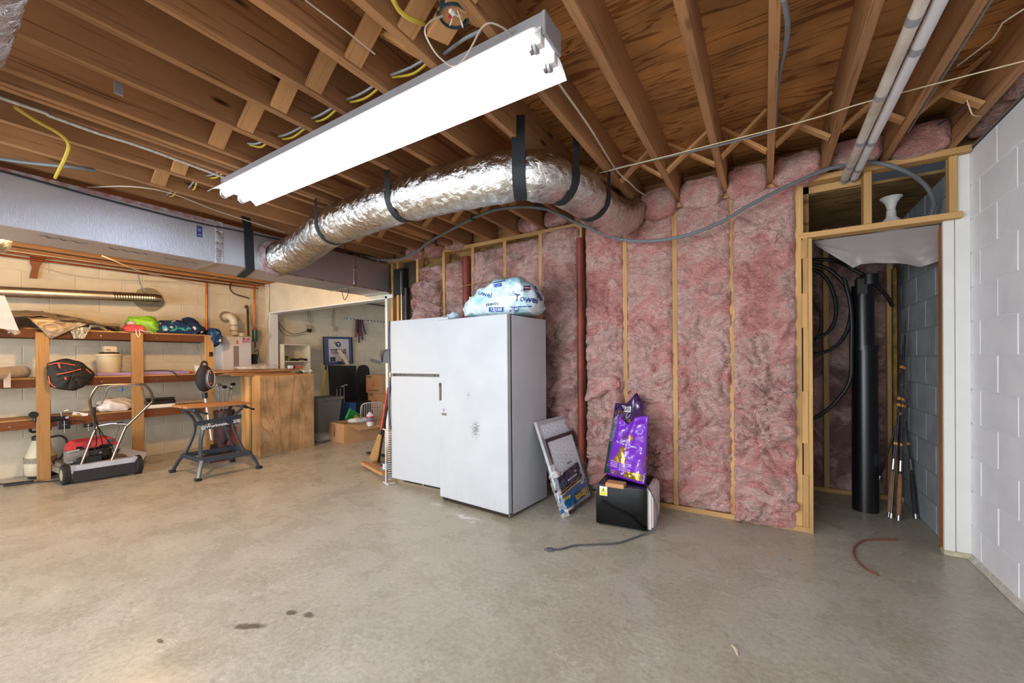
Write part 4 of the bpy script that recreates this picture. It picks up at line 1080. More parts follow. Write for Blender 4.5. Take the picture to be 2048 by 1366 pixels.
bm = BM(); box(bm, -0.735, -0.012, 0.02, 0.06, 0.008, 0.036, 0.003); obj('kick_bar', bm, RUSTY, t)
bm = BM(); box(bm, -0.06, 0.0, 0.03, 0.075, 1.564, 1.572, 0.002); obj('hinge', bm, M_('tan_hinge', '#a79a82', 0.5, 0.4), t)
bm = BM(); box(bm, -0.04, -0.002, 0.02, 0.07, 0.012, 0.034, 0.002); cyl(bm, (-0.018, 0.04, 0.01), (-0.018, 0.04, 0.05), 0.008, seg=10); obj('hinge', bm, M_('rusted_hinge', '#8a7a66', 0.6, 0.5, var=0.5), t)

# refrigerator
FR = (-3.145, 2.77, 0)
t = thing('refrigerator', 'white two door refrigerator with long black edge handles left of the freezer', 'refrigerator', FR, 0.0)
bm = BM(); box(bm, 0.004, 0.745, 0.065, 0.60, 0.03, 1.602, 0.006, seg=2); obj('cabinet', bm, FRIDGE, t)
bm = BM(); box(bm, 0.0, 0.75, 0.0, 0.055, 1.092, 1.610, 0.010, seg=3); d1 = obj('freezer_door', bm, FRIDGE, t)
bm = BM(); box(bm, 0.0, 0.75, 0.0, 0.055, 0.058, 1.066, 0.010, seg=3); d2 = obj('fridge_door', bm, FRIDGE, t)
bm = BM(); box(bm, 0.01, 0.745, 0.03, 0.065, 1.064, 1.094); obj('divider', bm, M_('steel_divider', '#77736f', 0.4, 0.6), t)
for x in (0.10, 0.16, 0.55, 0.60):
    bm = BM(); box(bm, x, x + 0.012, 0.026, 0.032, 1.072, 1.080); obj('screw_cover', bm, BLACKM, t)
HG = M_('dark_slate_handle', '#3d4752', 0.35, var=0.1)
bm = BM(); tube(bm, smooth_path([(-0.004, -0.004, 1.61), (-0.008, -0.012, 1.5), (-0.010, -0.014, 1.30), (-0.006, -0.008, 1.20), (-0.003, 0.0, 1.10)], 5), [0.008] * 21, 8); obj('handle', bm, HG, d1)
bm = BM(); tube(bm, smooth_path([(-0.003, 0.0, 1.06), (-0.008, -0.012, 0.95), (-0.012, -0.016, 0.75), (-0.006, -0.010, 0.60), (-0.002, 0.0, 0.54)], 5), [0.009] * 21, 8); obj('handle', bm, HG, d2)
bm = BM(); box(bm, -0.012, 0.03, 0.0, 0.05, 1.068, 1.088, 0.003); cyl(bm, (0.0, -0.004, 1.06), (0.0, -0.004, 1.10), 0.006, seg=8); obj('hinge', bm, STEEL, t)
bm = BM(); box(bm, 0.68, 0.76, -0.005, 0.07, 1.603, 1.622, 0.004); cyl(bm, (0.72, 0.03, 1.60), (0.72, 0.03, 1.632), 0.01, seg=10); obj('hinge', bm, STEEL, t)
gr = BM(); box(gr, 0.03, 0.74, 0.05, 0.075, 0.0, 0.056)
g_ = obj('base_grille', gr, M_('brown_grille', '#8c7c62', 0.6, var=0.2), t)
for a, b_ in ((0.12, 0.36), (0.39, 0.66)):
    bm = BM(); box(bm, a, b_, 0.047, 0.053, 0.026, 0.044); obj('grille_slot', bm, BLACKM, g_)
bm = BM(); box(bm, 0.02, 0.74, 0.06, 0.55, 0.0, 0.03); obj('base', bm, RUSTY, t)

# towel pack on the freezer
c0 = Vector((-1.85, 2.86, 1.572))
t = thing('paper_towel_pack', 'pale blue plastic wrapped pack of paper towels lying on the freezer', 'paper towels', tuple(c0), R(8))
PT = wm(t); PTi = PT.inverted()
def packf(p, n):
    q = Vector((p.x, p.y, p.z))
    x = (q.x + 0.27) / 0.57          # 0 left .. 1 right
    hgt = 0.16 + 0.14 * min(1, max(0, (x - 0.0) / 0.45)) ** 0.7
    k = Vector([math.copysign(abs(c) ** 0.5, c) for c in n])
    out = Vector((-0.01 + k.x * 0.325, k.y * 0.20, 0.0))
    x = (out.x + 0.335) / 0.65
    hgt = 0.09 + 0.215 * min(1, max(0, (x + 0.02) / 0.55)) ** 0.8
    if x > 0.75: hgt -= 0.07 * ((x - 0.75) / 0.25) ** 1.6
    out.z = hgt / 2 + k.z * hgt / 2
    s = out
    d = 0.020 * math.cos(s.x * 2 * PI / 0.145) * abs(n.z) * 0.5 + 0.018 * nz(s, 8, 3) + 0.020 * (ridge((s.x * 6 + s.z * 6, s.y * 6, s.z * 4), 1.2) ** 3) + 0.006 * nz(s, 30, 2)
    if out.z < 0.02: d *= 0.3
    o2 = out + n * d
    o2.z = max(o2.z, 0.0)
    return o2
def plasticwrap():
    m, nt, b = nt_new('printed_plastic_wrap')
    v = coords(nt)
    n = tex(nt, v, 6, 5, 0.6, 1.4)
    r = ramp(nt, n, [(0.3, '#7fbccb'), (0.44, '#aad4de'), (0.54, '#dfe9ee'), (0.7, '#93c8d4')])
    n2 = tex(nt, v, 28, 4, 0.7, 2.5)
    r2 = ramp(nt, n2, [(0.63, (0, 0, 0)), (0.66, (0.5, 0.5, 0.5))])
    out = mixc(nt, r2.outputs[0], r.outputs[0], lin('#5f83ad'))
    nt.links.new(out, b.inputs['Base Color']); b.inputs['Roughness'].default_value = 0.16; b.inputs['Coat Weight'].default_value = 0.6
    b.inputs['Coat Roughness'].default_value = 0.08
    bump(nt, b, tex(nt, v, 12, 5, 0.65, 1.8), 0.8, 0.02)
    return m
PW = plasticwrap()
bm = BM(); blob(bm, (0, 0, 0), 0.2, 72, 44, packf); pk = obj('wrapped_rolls', bm, PW, t, smooth=180)
bv = bvh_of(pk)
NAVY = M_('navy_print', '#1c3a86', 0.35); BLUEP = M_('blue_print', '#2458ac', 0.35); WPRINT = M_('white_print', '#f2f4f6', 0.4); DGREY = M_('dark_print', '#3b3450', 0.35); BROWNP = M_('brown_print', '#4a2228', 0.4)
camp = Vector((0, 0, 1.211))
def pview(px_world):
    p = Vector(px_world); d = (p - camp).normalized(); r = d.cross(Vector((0, 0, 1))).normalized(); u = r.cross(d)
    return face_matrix(p, r, u), d
Mx, dd = pview((-1.590, 2.750, 1.691))
decal('print_word', [('t', 'Towel', 0.074, 0.01, 0, R(-8), 0.002)], Mx, NAVY, t, bv, dd)
decal('print_band', [('r', -0.055, 0.055, -0.062, -0.054)], Mx, NAVY, t, bv, dd)
decal('print_word', [('t', 'Paper', 0.030, 0.0, 0.062, R(-8))], Mx, NAVY, t, bv, dd)
Mx, dd = pview((-1.600, 2.800, 1.786))
decal('print_badge', [('r', -0.028, 0.028, -0.018, 0.018)], Mx, BROWNP, t, bv, dd)
decal('print_badge_word', [('t', 'TOWELS', 0.014, 0, 0.002, 0)], Mx, WPRINT, t, bv, dd, lift=0.004)
Mx, dd = pview((-1.831, 2.700, 1.622))
decal('count_patch', [('r', -0.058, 0.058, -0.018, 0.018)], Mx, BLUEP, t, bv, dd)
decal('count_digits', [('t', '12|160', 0.034, 0, 0, 0, 0.001)], Mx, WPRINT, t, bv, dd, lift=0.0045)
Mx, dd = pview((-1.661, 2.700, 1.613))
decal('count_patch', [('r', -0.036, 0.036, -0.018, 0.018)], Mx, BLUEP, t, bv, dd)
decal('count_digits', [('t', '2|160', 0.030, 0, 0, 0, 0.001)], Mx, WPRINT, t, bv, dd, lift=0.0045)
Mx, dd = pview((-1.953, 2.720, 1.760))
decal('print_word', [('t', 'owel', 0.058, 0, 0, R(-14), 0.001)], Mx, NAVY, t, bv, dd)
Mx, dd = pview((-1.884, 2.720, 1.668))
decal('print_word', [('t', 'towel', 0.045, 0, 0, R(186), 0.0)], Mx, DGREY, t, bv, dd)
Mx, dd = pview((-1.882, 2.800, 1.835))
decal('print_stripe', [('r', -0.03, 0.035, -0.012, 0.016), ('r', -0.06, 0.09, 0.022, 0.030)], Mx @ Matrix.Rotation(R(12), 4, 'Z'), BLUEP, t, bv, dd)
Mx, dd = pview((-1.719, 2.750, 1.754))
decal('print_box_outline', [('r', -0.022, 0.022, -0.02, -0.017), ('r', -0.022, 0.022, 0.006, 0.009), ('r', -0.022, -0.019, -0.02, 0.008), ('r', 0.019, 0.022, -0.02, 0.008), ('r', -0.002, 0.002, -0.02, 0.008), ('r', -0.02, 0.02, -0.007, -0.004)], Mx, M_('grey_line_print', '#8e8fa6', 0.4), t, bv, dd, cut=0.01)
Mx, dd = pview((-1.533, 2.850, 1.750))
decal('print_stripe', [('r', -0.012, 0.012, -0.075, 0.055)], Mx @ Matrix.Rotation(R(28), 4, 'Z'), NAVY, t, bv, dd)
decal('stripe_word', [('t', 'ROLLS', 0.016, 0, 0.01, R(-62 + 28))], Mx, WPRINT, t, bv, dd, lift=0.0045)
bm = BM()
def scrap(p, n): return p + n * 0.03 * nz(p, 14, 3)
blob(bm, (-2.268, 2.700, 1.598), (0.06, 0.05, 0.03), 24, 14, scrap)
for v in bm.verts: v.co.z = max(v.co.z, 1.573)
solo('plastic_scrap', 'small crumpled scrap of clear plastic on the freezer edge', 'plastic wrap', bm, M_('cloudy_plastic', '#bcd0dc', 0.15, alpha=0.75), smooth=180)

# ---- air filters
def plane_frame(bl, br, tl):
    bl, br, tl = Vector(bl), Vector(br), Vector(tl); x = (br - bl); w_ = x.length; x.normalize()
    y = (tl - bl); y = y - x * y.dot(x); h = y.length; y.normalize(); n = x.cross(y)
    M = Matrix((x, y, n)).transposed().to_4x4(); M.translation = bl; return M, w_, h
def mesh_media():
    m, nt, b = nt_new('pleated_filter_media')
    v = coords(nt)
    w1 = nd(nt, 'ShaderNodeTexWave', wave_type='BANDS', bands_direction='DIAGONAL'); w1.inputs['Scale'].default_value = 9.0; nt.links.new(v, w1.inputs[0])
    v2 = coords(nt, (-1, 1, 1)); w2 = nd(nt, 'ShaderNodeTexWave', wave_type='BANDS', bands_direction='DIAGONAL'); w2.inputs['Scale'].default_value = 9.0; nt.links.new(v2, w2.inputs[0])
    mx = nd(nt, 'ShaderNodeMath', operation='MAXIMUM'); nt.links.new(w1.outputs['Fac'], mx.inputs[0]); nt.links.new(w2.outputs['Fac'], mx.inputs[1])
    r = ramp(nt, mx.outputs[0], [(0.88, '#dddfe6'), (0.98, '#f6f7fb')])
    nt.links.new(r.outputs[0], b.inputs['Base Color']); b.inputs['Roughness'].default_value = 0.6
    bump(nt, b, mx.outputs[0], 0.25, 0.003); return m
MEDIA = mesh_media()
def airfilter(label, bl, br, tl, fmat, fw, pleats):
    M, w_, h = plane_frame(bl, br, tl)
    t = thing('air_filter', label, 'filter', tuple(bl), group='pleated air filters')
    bm = BM(); T = 0.025
    for a in ((0, w_, 0, fw), (0, w_, h - fw, h), (0, fw, fw, h - fw), (w_ - fw, w_, fw, h - fw)): box(bm, *a, -T, 0, 0.001)
    obj('frame', bm, fmat, t, M=M)
    bm = BM(); n = pleats * 2
    rows = []
    for i in range(n + 1):
        x = fw + (w_ - 2 * fw) * i / n; z = -0.003 if i % 2 else -0.020
        rows.append([bm.verts.new((x, fw, z)), bm.verts.new((x, h - fw, z))])
    for a, b_ in zip(rows, rows[1:]): bm.faces.new((a[0], b_[0], b_[1], a[1]))
    obj('pleated_media', bm, MEDIA, t, smooth=0, M=M)
    bm = BM(); grid(bm, 2, 2, lambda u, v: Vector((fw + u * (w_ - 2 * fw), fw + v * (h - 2 * fw), -0.0015)))
    # diamond wire mesh
    bm.free(); bm = BM(); a = 0.030; X0, X1, Y0, Y1 = fw, w_ - fw, fw, h - fw
    for s in (1, -1):
        c = -h - w_
        while c < h + w_:
            # line y = s*1.3*(x) + c
            pts = []
            for x in (X0, X1):
                y = s * 1.3 * x + c; pts.append((x, y))
            (xa, ya), (xb, yb) = pts
            t0, t1 = 0.0, 1.0
            dy = yb - ya
            for lo, hi in ((Y0, Y1),):
                if dy > 0: t0 = max(t0, (lo - ya) / dy); t1 = min(t1, (hi - ya) / dy)
                else: t0 = max(t0, (hi - ya) / dy); t1 = min(t1, (lo - ya) / dy)
            if t1 > t0:
                p, q = (xa + (xb - xa) * t0, ya + dy * t0, -0.0012), (xa + (xb - xa) * t1, ya + dy * t1, -0.0012)
                obox(bm, p, q, 0.0018, 0.0006)
            c += 0.031
    o = obj('wire_mesh', bm, M_('white_wire', '#f1f2f6', 0.4), t, smooth=0, M=M); o['kind'] = 'stuff'
    return t, M, w_, h
tb, Mb, wb_, hb = airfilter('taller white framed air filter leaning on the freezer behind the bagged one', (-1.335, 2.915, 0.002), (-1.305, 3.435, 0.002), (-1.602, 2.897, 0.705), M_('grey_white_card', '#c3c3c8', 0.7), 0.035, 16)
tf, Mf, wf_, hf = airfilter('shorter dark framed air filter in a clear printed bag against the taller one', (-1.302, 2.881, 0.002), (-1.282, 3.395, 0.002), (-1.500, 2.841, 0.576), M_('dark_brown_card', '#4b4042', 0.5), 0.030, 16)
# bag with printed label
t = thing('filter_bag', 'clear plastic bag with blue printed label around the shorter air filter', 'plastic bag', (-1.29, 2.86, 0.0))
def bagsurf(u, v):
    x = -0.05 + u * (wf_ + 0.06); y = -0.005 + v * 0.46
    z = 0.012 + 0.014 * abs(ridge((u * 5, v * 5, 1), 1.3)) ** 2 + 0.008 * nz((u * 9, v * 9, 0), 2)
    if u < 0.12: z -= (0.12 - u) * 0.25; x -= 0.05 * nz((0, v * 6, 0), 2) + 0.02
    return Mf @ Vector((x, max(y, 0.0), z))
bm = BM(); grid(bm, 60, 50, bagsurf); obj('film', bm, clearfilm('bag_front_film', '#f0f4f8', 0.10), t, smooth=180, world=True)
bm = BM()
def tail(u, v):
    return Mf @ Vector((-0.045 - 0.045 * math.sin(v * PI) * (0.5 + nz((v * 7, 0, 0), 2)) + u * 0.03, 0.005 + 0.40 * v, -0.02 + 0.05 * u + 0.02 * nz((u * 3, v * 8, 1), 2)))
grid(bm, 8, 40, tail); obj('film_edge', bm, clearfilm('bag_edge_film', '#f2f6fa', 0.4), t, smooth=180, world=True)
def lab(x, y): # label coordinates: origin at the lower left of the filter
    return bagsurf((x + 0.05) / (wf_ + 0.06), (y + 0.005) / 0.46)
def labpatch(name, x0, x1, y0, y1, mat, lift=0.001, n=14, shear=0.0, par=None):
    bm = BM(); nrm = Mf.to_3x3() @ Vector((0, 0, 1))
    grid(bm, n, n, lambda u, v: lab(x0 + u * (x1 - x0), y0 + v * (y1 - y0) + shear * u) + nrm * lift)
    return obj(name, bm, mat, par or t, smooth=180, world=True)
LNAVY = M_('label_navy', '#17284f', 0.3, var=0.5, scale=30, coat=0.5); LBLUE = M_('label_bright_blue', '#1d78bd', 0.25, var=0.25, scale=10, coat=0.6, col2='#1462a4'); LYEL = M_('label_yellow', '#e5c53a', 0.3)
p1 = labpatch('label_panel', -0.03, 0.38, 0.165, 0.30, LNAVY, 0.0015, shear=0.04)
p2 = labpatch('label_panel', -0.03, 0.43, 0.035, 0.160, LBLUE, 0.0015, shear=0.03)
p3 = labpatch('label_strip', -0.03, 0.38, 0.158, 0.167, LYEL, 0.003, shear=0.035)
labpatch('label_strip', -0.03, 0.38, 0.182, 0.187, LYEL, 0.003, shear=0.035)
labpatch('label_panel', -0.03, 0.10, 0.30, 0.345, PAPER, 0.002)
labpatch('label_panel', 0.0, 0.09, 0.115, 0.140, LYEL, 0.003)
labpatch('label_panel', 0.0, 0.12, 0.035, 0.055, PAPER, 0.003)
nr = Mf.to_3x3() @ Vector((0, 0, 1))
up = Mf.to_3x3() @ Vector((0, 1, 0)); rt = Mf.to_3x3() @ Vector((1, 0, 0))
def ltext(s, x, y, size, mat, ang=180, lift=0.016, bold=0.0):
    M = face_matrix(lab(x, y) + nr * lift, rt, up) @ Matrix.Rotation(R(ang + 4), 4, 'Z')
    text('lettering', s, size, M, mat, t, bold=bold)
ltext('Filtrete', 0.27, 0.092, 0.078, LYEL, bold=0.002)
ltext('2500', 0.345, 0.178, 0.036, WPRINT)
ltext('20X20X1', 0.22, 0.368, 0.024, M_('ink', '#20242c', 0.6))
ltext('ALLERGEN  BACTERIA', 0.2, 0.25, 0.018, WPRINT)
ltext('VIRUS', 0.28, 0.285, 0.016, WPRINT)
ltext('AIR FILTER', 0.27, 0.197, 0.014, WPRINT)
ltext('4', 0.04, 0.325, 0.03, M_('ink', '#20242c', 0.6))
for k in range(9):
    x = 0.03 + k * 0.033
    bm = BM(); obox(bm, lab(x, 0.215) + nr * 0.004, lab(x, 0.262) + nr * 0.004, 0.006, 0.001, nr); obj('label_bar', bm, M_('label_bar_grey', '#6f86b4', 0.4), t, world=True)

# ---- black appliance on the floor
MW = (-1.062, 2.858, 0)
t = thing('microwave', 'black fronted countertop microwave on the floor under two purple bags', 'microwave', MW, R(5.0))
Mm = wm(t)
bm = BM(); box(bm, 0.0, 0.362, 0.0, 0.018, 0.012, 0.296, 0.003, seg=2); fp_ = obj('front_panel', bm, GLOSSBLACK, t)
bm = BM(); box(bm, 0.003, 0.355, 0.018, 0.40, 0.016, 0.293, 0.004, seg=2); obj('body', bm, M_('black_case', '#131316', 0.3), t)
SIDE = M_('pinkish_white_case', '#d9cfcd', 0.45, var=0.04)
bm = BM(); prism(bm, [(0.02, 0.018), (0.10, 0.014), (0.36, 0.014), (0.395, 0.05), (0.395, 0.23), (0.36, 0.285), (0.06, 0.293), (0.02, 0.293)], 0.045, Matrix(((0, 0, 1, 0.353), (1, 0, 0, 0), (0, 1, 0, 0), (0, 0, 0, 1)))); 
bmesh.ops.recalc_face_normals(bm, faces=bm.faces)
bmesh.ops.bevel(bm, geom=[e for e in bm.edges if e.verts[0].co.x > 0.39 and e.verts[1].co.x > 0.39], offset=0.012, segments=3, affect='EDGES')
sd_ = obj('side_cover', bm, SIDE, t)
for k in range(7):
    bm = BM(); box(bm, 0.3975, 0.3990, 0.30 , 0.318, 0.12 + k * 0.008, 0.124 + k * 0.008); obj('vent_slot', bm, BLACKM, sd_)
for x in (0.03, 0.33):
    for y in (0.03, 0.36):
        bm = BM(); cyl(bm, (x, y, 0), (x, y, 0.016), 0.014, 0.017, seg=12); obj('foot', bm, BLACKM, t)
bm = BM(); box(bm, 0.028, 0.084, -0.0014, 0.0, 0.218, 0.285); st = obj('warning_sticker', bm, PAPER, fp_)
bm = BM(); box(bm, 0.032, 0.080, -0.0020, -0.0012, 0.222, 0.243); obj('sticker_yellow', bm, M_('warning_yellow', '#d6cf2c', 0.4), st)
bm = BM(); vs = [bm.verts.new(p) for p in ((0.034, -0.002, 0.246), (0.078, -0.002, 0.246), (0.056, -0.002, 0.281))]; bm.faces.new(vs); obj('sticker_triangle', bm, M_('warning_yellow', '#d6cf2c', 0.4), st, smooth=0)
text('sticker_mark', '!', 0.028, Mm @ face_matrix((0.056, -0.0028, 0.258), (1, 0, 0), (0, 0, 1)), BLACKM, t, bold=0.001)
cpts = [Mm @ Vector(p) for p in ((0.34, 0.12, 0.297), (0.375, 0.03, 0.295), (0.402, -0.01, 0.27), (0.425, -0.02, 0.20), (0.430, -0.03, 0.12), (0.41, -0.045, 0.04))]
cpts += [Vector((-0.716, 2.831, 0.008)), Vector((-0.755, 2.747, 0.007)), Vector((-0.827, 2.616, 0.007)), Vector((-0.945, 2.520, 0.007)), Vector((-1.051, 2.440, 0.007)), Vector((-1.108, 2.349, 0.007)), Vector((-1.150, 2.313, 0.008))]
bm = BM(); tube(bm, smooth_path(cpts, 7), 0.0055, 8); cd = obj('power_cord', bm, M_('grey_cord', '#4e5357', 0.5), t, world=True)
bm = BM(); a, b_ = Vector((-1.146, 2.311, 0.010)), Vector((-1.181, 2.290, 0.010)); obox(bm, a, b_, 0.026, 0.018, bev=0.003); pl_ = obj('plug', bm, M_('grey_cord', '#4e5357', 0.5), t, world=True)
d = (b_ - a).normalized(); s = d.cross(Vector((0, 0, 1)))
for k in (-1, 1):
    bm = BM(); obox(bm, b_ + s * 0.007 * k, b_ + s * 0.007 * k + d * 0.016, 0.0015, 0.006); obj('prong', bm, STEEL, pl_, world=True)
sboard('wood_block', 'small tan wood block lying on the black microwave', 'wood block', (-0.980, 2.865, 0.313), (-0.850, 2.872, 0.313), 0.085, 0.03, W_BLOCK)
bpy.data.objects['wood_block'].location.z += 0.0

# ---- pet food bags
def sack(t, bl, br, tr, tl, thick, gus, mats, seed, topshape=None, nu=26, nv=40):
    bl, br, tr, tl = map(Vector, (bl, br, tr, tl))
    n = (br - bl).cross(tl - bl).normalized()           # towards the viewer
    def side(sgn):
        def f(u, v):
            a = bl.lerp(br, u); b_ = tl.lerp(tr, u); p = a.lerp(b_, v)
            if topshape: p = p + (tl - bl).normalized() * topshape(u) * v ** 3
            prof = (math.sin(PI * u) ** 0.35) * (1 - v ** 2.2) * (min(1, v / 0.10) ** 0.5 * 0.45 + 0.55)
            d = thick * prof
            wv = 0.020 * nz((u * 2.5, v * 3, seed), 1.6, 3) + 0.014 * ridge((u * 3 + v * 2, v * 2.5 - u, seed), 1.1) ** 4 * (0.4 + v)
            wv *= min(1, 6 * min(u, 1 - u) + 0.15)
            return p + n * sgn * (d + 0.004) + n * wv * (1 if sgn > 0 else -0.6)
        return f
    bm = BM(); A = grid(bm, nu, nv, side(1)); f0 = len(bm.faces); B = grid(bm, nu, nv, side(-1))
    bm.faces.ensure_lookup_table()
    def strip(P, Q, mi=0):
        for i in range(len(P) - 1):
            f = bm.faces.new((P[i], P[i + 1], Q[i + 1], Q[i])); f.material_index = mi
    strip(A[0], B[0]); strip(A[-1], B[-1]); strip([r[0] for r in A], [r[0] for r in B]); strip([r[-1] for r in A], [r[-1] for r in B], 1 if gus else 0)
    bmesh.ops.recalc_face_normals(bm, faces=bm.faces)
    return obj('sack', bm, mats, t, smooth=180, world=True), n
PURP = M_('glossy_purple_bag', '#7a2bc0', 0.2, var=0.12, scale=4, coat=0.7); DPURP = M_('dark_purple_bag', '#35164d', 0.18, var=0.3, scale=5, coat=0.7)
GOLD = M_('gold_print', '#c9a552', 0.25, 0.7, var=0.25, scale=40); GREENB = M_('dark_green_bag', '#123f35', 0.25, coat=0.6)
LAV = M_('lavender_print', '#cdb6e2', 0.4)
t = thing('pet_food_bag', 'dark purple bag with white barcode patch standing behind the bright purple one', 'pet food bag', (-0.93, 3.2, 0.30), group='pet food bags')
BLb, BRb, TRb, TLb = Vector((-1.105, 3.160, 0.306)), Vector((-0.793, 3.120, 0.358)), Vector((-0.824, 3.300, 0.839)), Vector((-1.057, 3.320, 0.850))
BLb.z = BRb.z = 0.300
sk, n = sack(t, BLb, BRb, TRb, TLb, 0.045, False, [DPURP, DPURP], 3.0, topshape=lambda u: 0.10 * max(0, 1 - abs(u - 0.72) / 0.35) - 0.0)
bv = bvh_of(sk); r_ = (BRb - BLb).normalized(); u_ = (TLb - BLb).normalized()
def at(u, v, A=None): return BLb.lerp(BRb, u).lerp(TLb.lerp(TRb, u), v)
decal('barcode_patch', [('r', -0.030, 0.030, -0.022, 0.022)], face_matrix(at(0.50, 0.92) + n * 0.2, r_, u_), PAPER, t, bv, -n, lift=0.003)
decal('barcode', [('r', -0.022 + k * 0.006, -0.019 + k * 0.006, -0.015, 0.016) for k in range(8)], face_matrix(at(0.50, 0.92) + n * 0.2, r_, u_), BLACKM, t, bv, -n, lift=0.005)
decal('print_word', [('t', 'NATURE', 0.034, 0, 0, R(4))], face_matrix(at(0.16, 0.86) + n * 0.2, r_, u_), GOLD, t, bv, -n)
decal('print_word', [('t', 'HOLISTIC FORMULA', 0.017, 0.02, 0, R(-3)), ('r', -0.09, 0.15, -0.018, -0.015)], face_matrix(at(0.25, 0.77) + n * 0.2, r_, u_), GOLD, t, bv, -n)
decal('side_panel', [('r', -0.02, 0.045, -0.24, 0.16)], face_matrix(at(0.03, 0.42) + n * 0.2, r_, u_), GREENB, t, bv, -n)
decal('small_print', [('r', -0.025, 0.05, -0.10 + 0.012 * k, -0.094 + 0.012 * k) for k in range(16)], face_matrix(at(0.10, 0.62) + n * 0.2, r_, u_), M_('dim_lavender', '#8d7fa8', 0.5), t, bv, -n, lift=0.003)
t = thing('pet_food_bag', 'bright purple glossy bag with gold and white print on the microwave', 'pet food bag', (-0.88, 3.03, 0.30), group='pet food bags')
BL2, BR2, TR2, TL2 = Vector((-1.072, 3.136, 0.300)), Vector((-0.742, 2.999, 0.300)), Vector((-0.747, 3.140, 0.787)), Vector((-0.996, 3.200, 0.736))
BLb, BRb, TRb, TLb = BL2, BR2, TR2, TL2
sk, n = sack(t, BL2, BR2, TR2, TL2, 0.060, True, [PURP, DPURP], 8.0, topshape=lambda u: -0.05 * math.exp(-((u - 0.38) / 0.16) ** 2) + 0.03 * (u < 0.1))
bv = bvh_of(sk); r_ = (BRb - BLb).normalized(); u_ = (TLb - BLb).normalized()
def dc(name, shapes, u, v, mat, lift=0.003): return decal(name, shapes, face_matrix(at(u, v) + n * 0.25, r_, u_), mat, t, bv, -n, lift=lift)
dc('print_logo', [('t', 'D.M', 0.055, 0.01, 0, 0, 0.001)], 0.50, 0.66, GOLD)
dc('print_word', [('t', 'Family', 0.034, 0, 0, R(3))], 0.46, 0.605, WPRINT)
dc('print_word', [('t', 'For Dogs & Puppies', 0.022, 0, 0, R(-6))], 0.52, 0.55, WPRINT)
dog = [(-0.075, -0.05), (-0.05, -0.055), (0.0, -0.06), (0.055, -0.055), (0.04, -0.045), (0.045, -0.02), (0.03, 0.0), (0.035, 0.04), (0.045, 0.05), (0.02, 0.07), (-0.005, 0.065), (-0.005, 0.02), (-0.035, 0.005), (-0.05, -0.025)]
dc('print_emblem', [('p', dog)], 0.44, 0.37, GOLD)
dc('small_print', [('t', 'FOOD FOR DOGS', 0.012, 0.02, 0.03, 0)] + [('r', -0.105 + 0.004 * (k % 2), -0.03, 0.012 - 0.013 * k, 0.017 - 0.013 * k) for k in range(4)] + [('r', -0.015, 0.085 - 0.01 * (k % 3), 0.012 - 0.013 * k, 0.017 - 0.013 * k) for k in range(5)], 0.48, 0.22, LAV)
dc('print_word', [('t', 'GOLD', 0.042, 0, 0, 0, 0.001)], 0.38, 0.075, GOLD)
dc('gold_panel', [('r', -0.065, 0.068, -0.026, 0.024)], 0.78, 0.095, GOLD)
dc('panel_print', [('t', 'Adult Formula', 0.017, -0.01, 0.004, 0), ('r', -0.04, 0.03, -0.016, -0.012)], 0.78, 0.095, M_('panel_ink', '#5b4a2a', 0.5), 0.005)
dc('green_patch', [('r', -0.03, 0.03, -0.025, 0.02)], 0.10, 0.10, GREENB)
# gold lettering on the right gusset
g0 = BR2.lerp(TR2, 0.5) + n * -0.0
Mg = face_matrix(BR2.lerp(TR2, 0.30) + n * 0.03 + r_ * 0.006, u_, -n + r_ * 0.3)
text('gusset_word', 'GOLD', 0.036, Mg, GOLD, t)
text('gusset_word', 'FAMILY', 0.022, face_matrix(BR2.lerp(TR2, 0.10) + n * 0.03 + r_ * 0.008, u_, -n + r_ * 0.3), WPRINT, t)

bm = BM(); tube(bm, smooth_path([(-0.125, 1.931, 0.004), (-0.110, 1.916, 0.004), (-0.100, 1.878, 0.004)], 4), [0.003, 0.005, 0.006, 0.007, 0.007, 0.007, 0.006, 0.005, 0.003], 8, flat=0.5); solo('wood_chip', 'small curved pale wood chip on the open floor', 'wood chip', bm, M_('pale_chip', '#d9cbb0', 0.7))
# ---- rusty rod on the floor by the closet
pts = [(0.737, 3.607, 0.006), (0.647, 3.561, 0.006), (0.554, 3.489, 0.006), (0.489, 3.357, 0.006), (0.461, 3.230, 0.006), (0.463, 3.115, 0.006), (0.486, 3.021, 0.006), (0.529, 2.972, 0.006)]
cable('bent_rod', 'rusty brown rod bent in a half loop on the floor at the closet', pts, 0.0055, M_('rusty_rod', '#7b4a3c', 0.7), cat='rod')

# ================================================================== CLOSET CONTENTS
t = thing('drain_stack', 'thick vertical black plastic pipe standing in the closet', 'pipe', (0.665, 4.22, 0))
bm = BM(); cyl(bm, (0.672, 4.21, 0), (0.672, 4.21, 1.30), 0.083, 0.080, seg=32); obj('lower_pipe', bm, M_('black_abs', '#131417', 0.33, var=0.15), t, world=True)
bm = BM(); cyl(bm, (0.665, 4.21, 1.30), (0.662, 4.21, 1.78), 0.070, seg=32); obj('upper_pipe', bm, M_('black_abs', '#131417', 0.33, var=0.15), t, world=True)
bm = BM(); cyl(bm, (0.668, 4.21, 1.27), (0.668, 4.21, 1.31), 0.088, seg=32); obj('coupling', bm, M_('black_abs', '#131417', 0.33, var=0.15), t, world=True)
bm = BM(); cyl(bm, (0.70, 4.18, 1.78), (0.70, 4.18, 1.86), 0.055, seg=28); box(bm, 0.61, 0.69, 4.14, 4.2, 1.70, 1.84, 0.01); obj('valve_head', bm, BLACKP, t, world=True)
hose = M_('black_hose', '#141416', 0.45)
def closet_hose(label, pts, r=0.014):
    bm = BM(); tube(bm, smooth_path(pts, 8), r, 10); solo('hose', label, 'hose', bm, hose, group='black hoses looped in the closet')
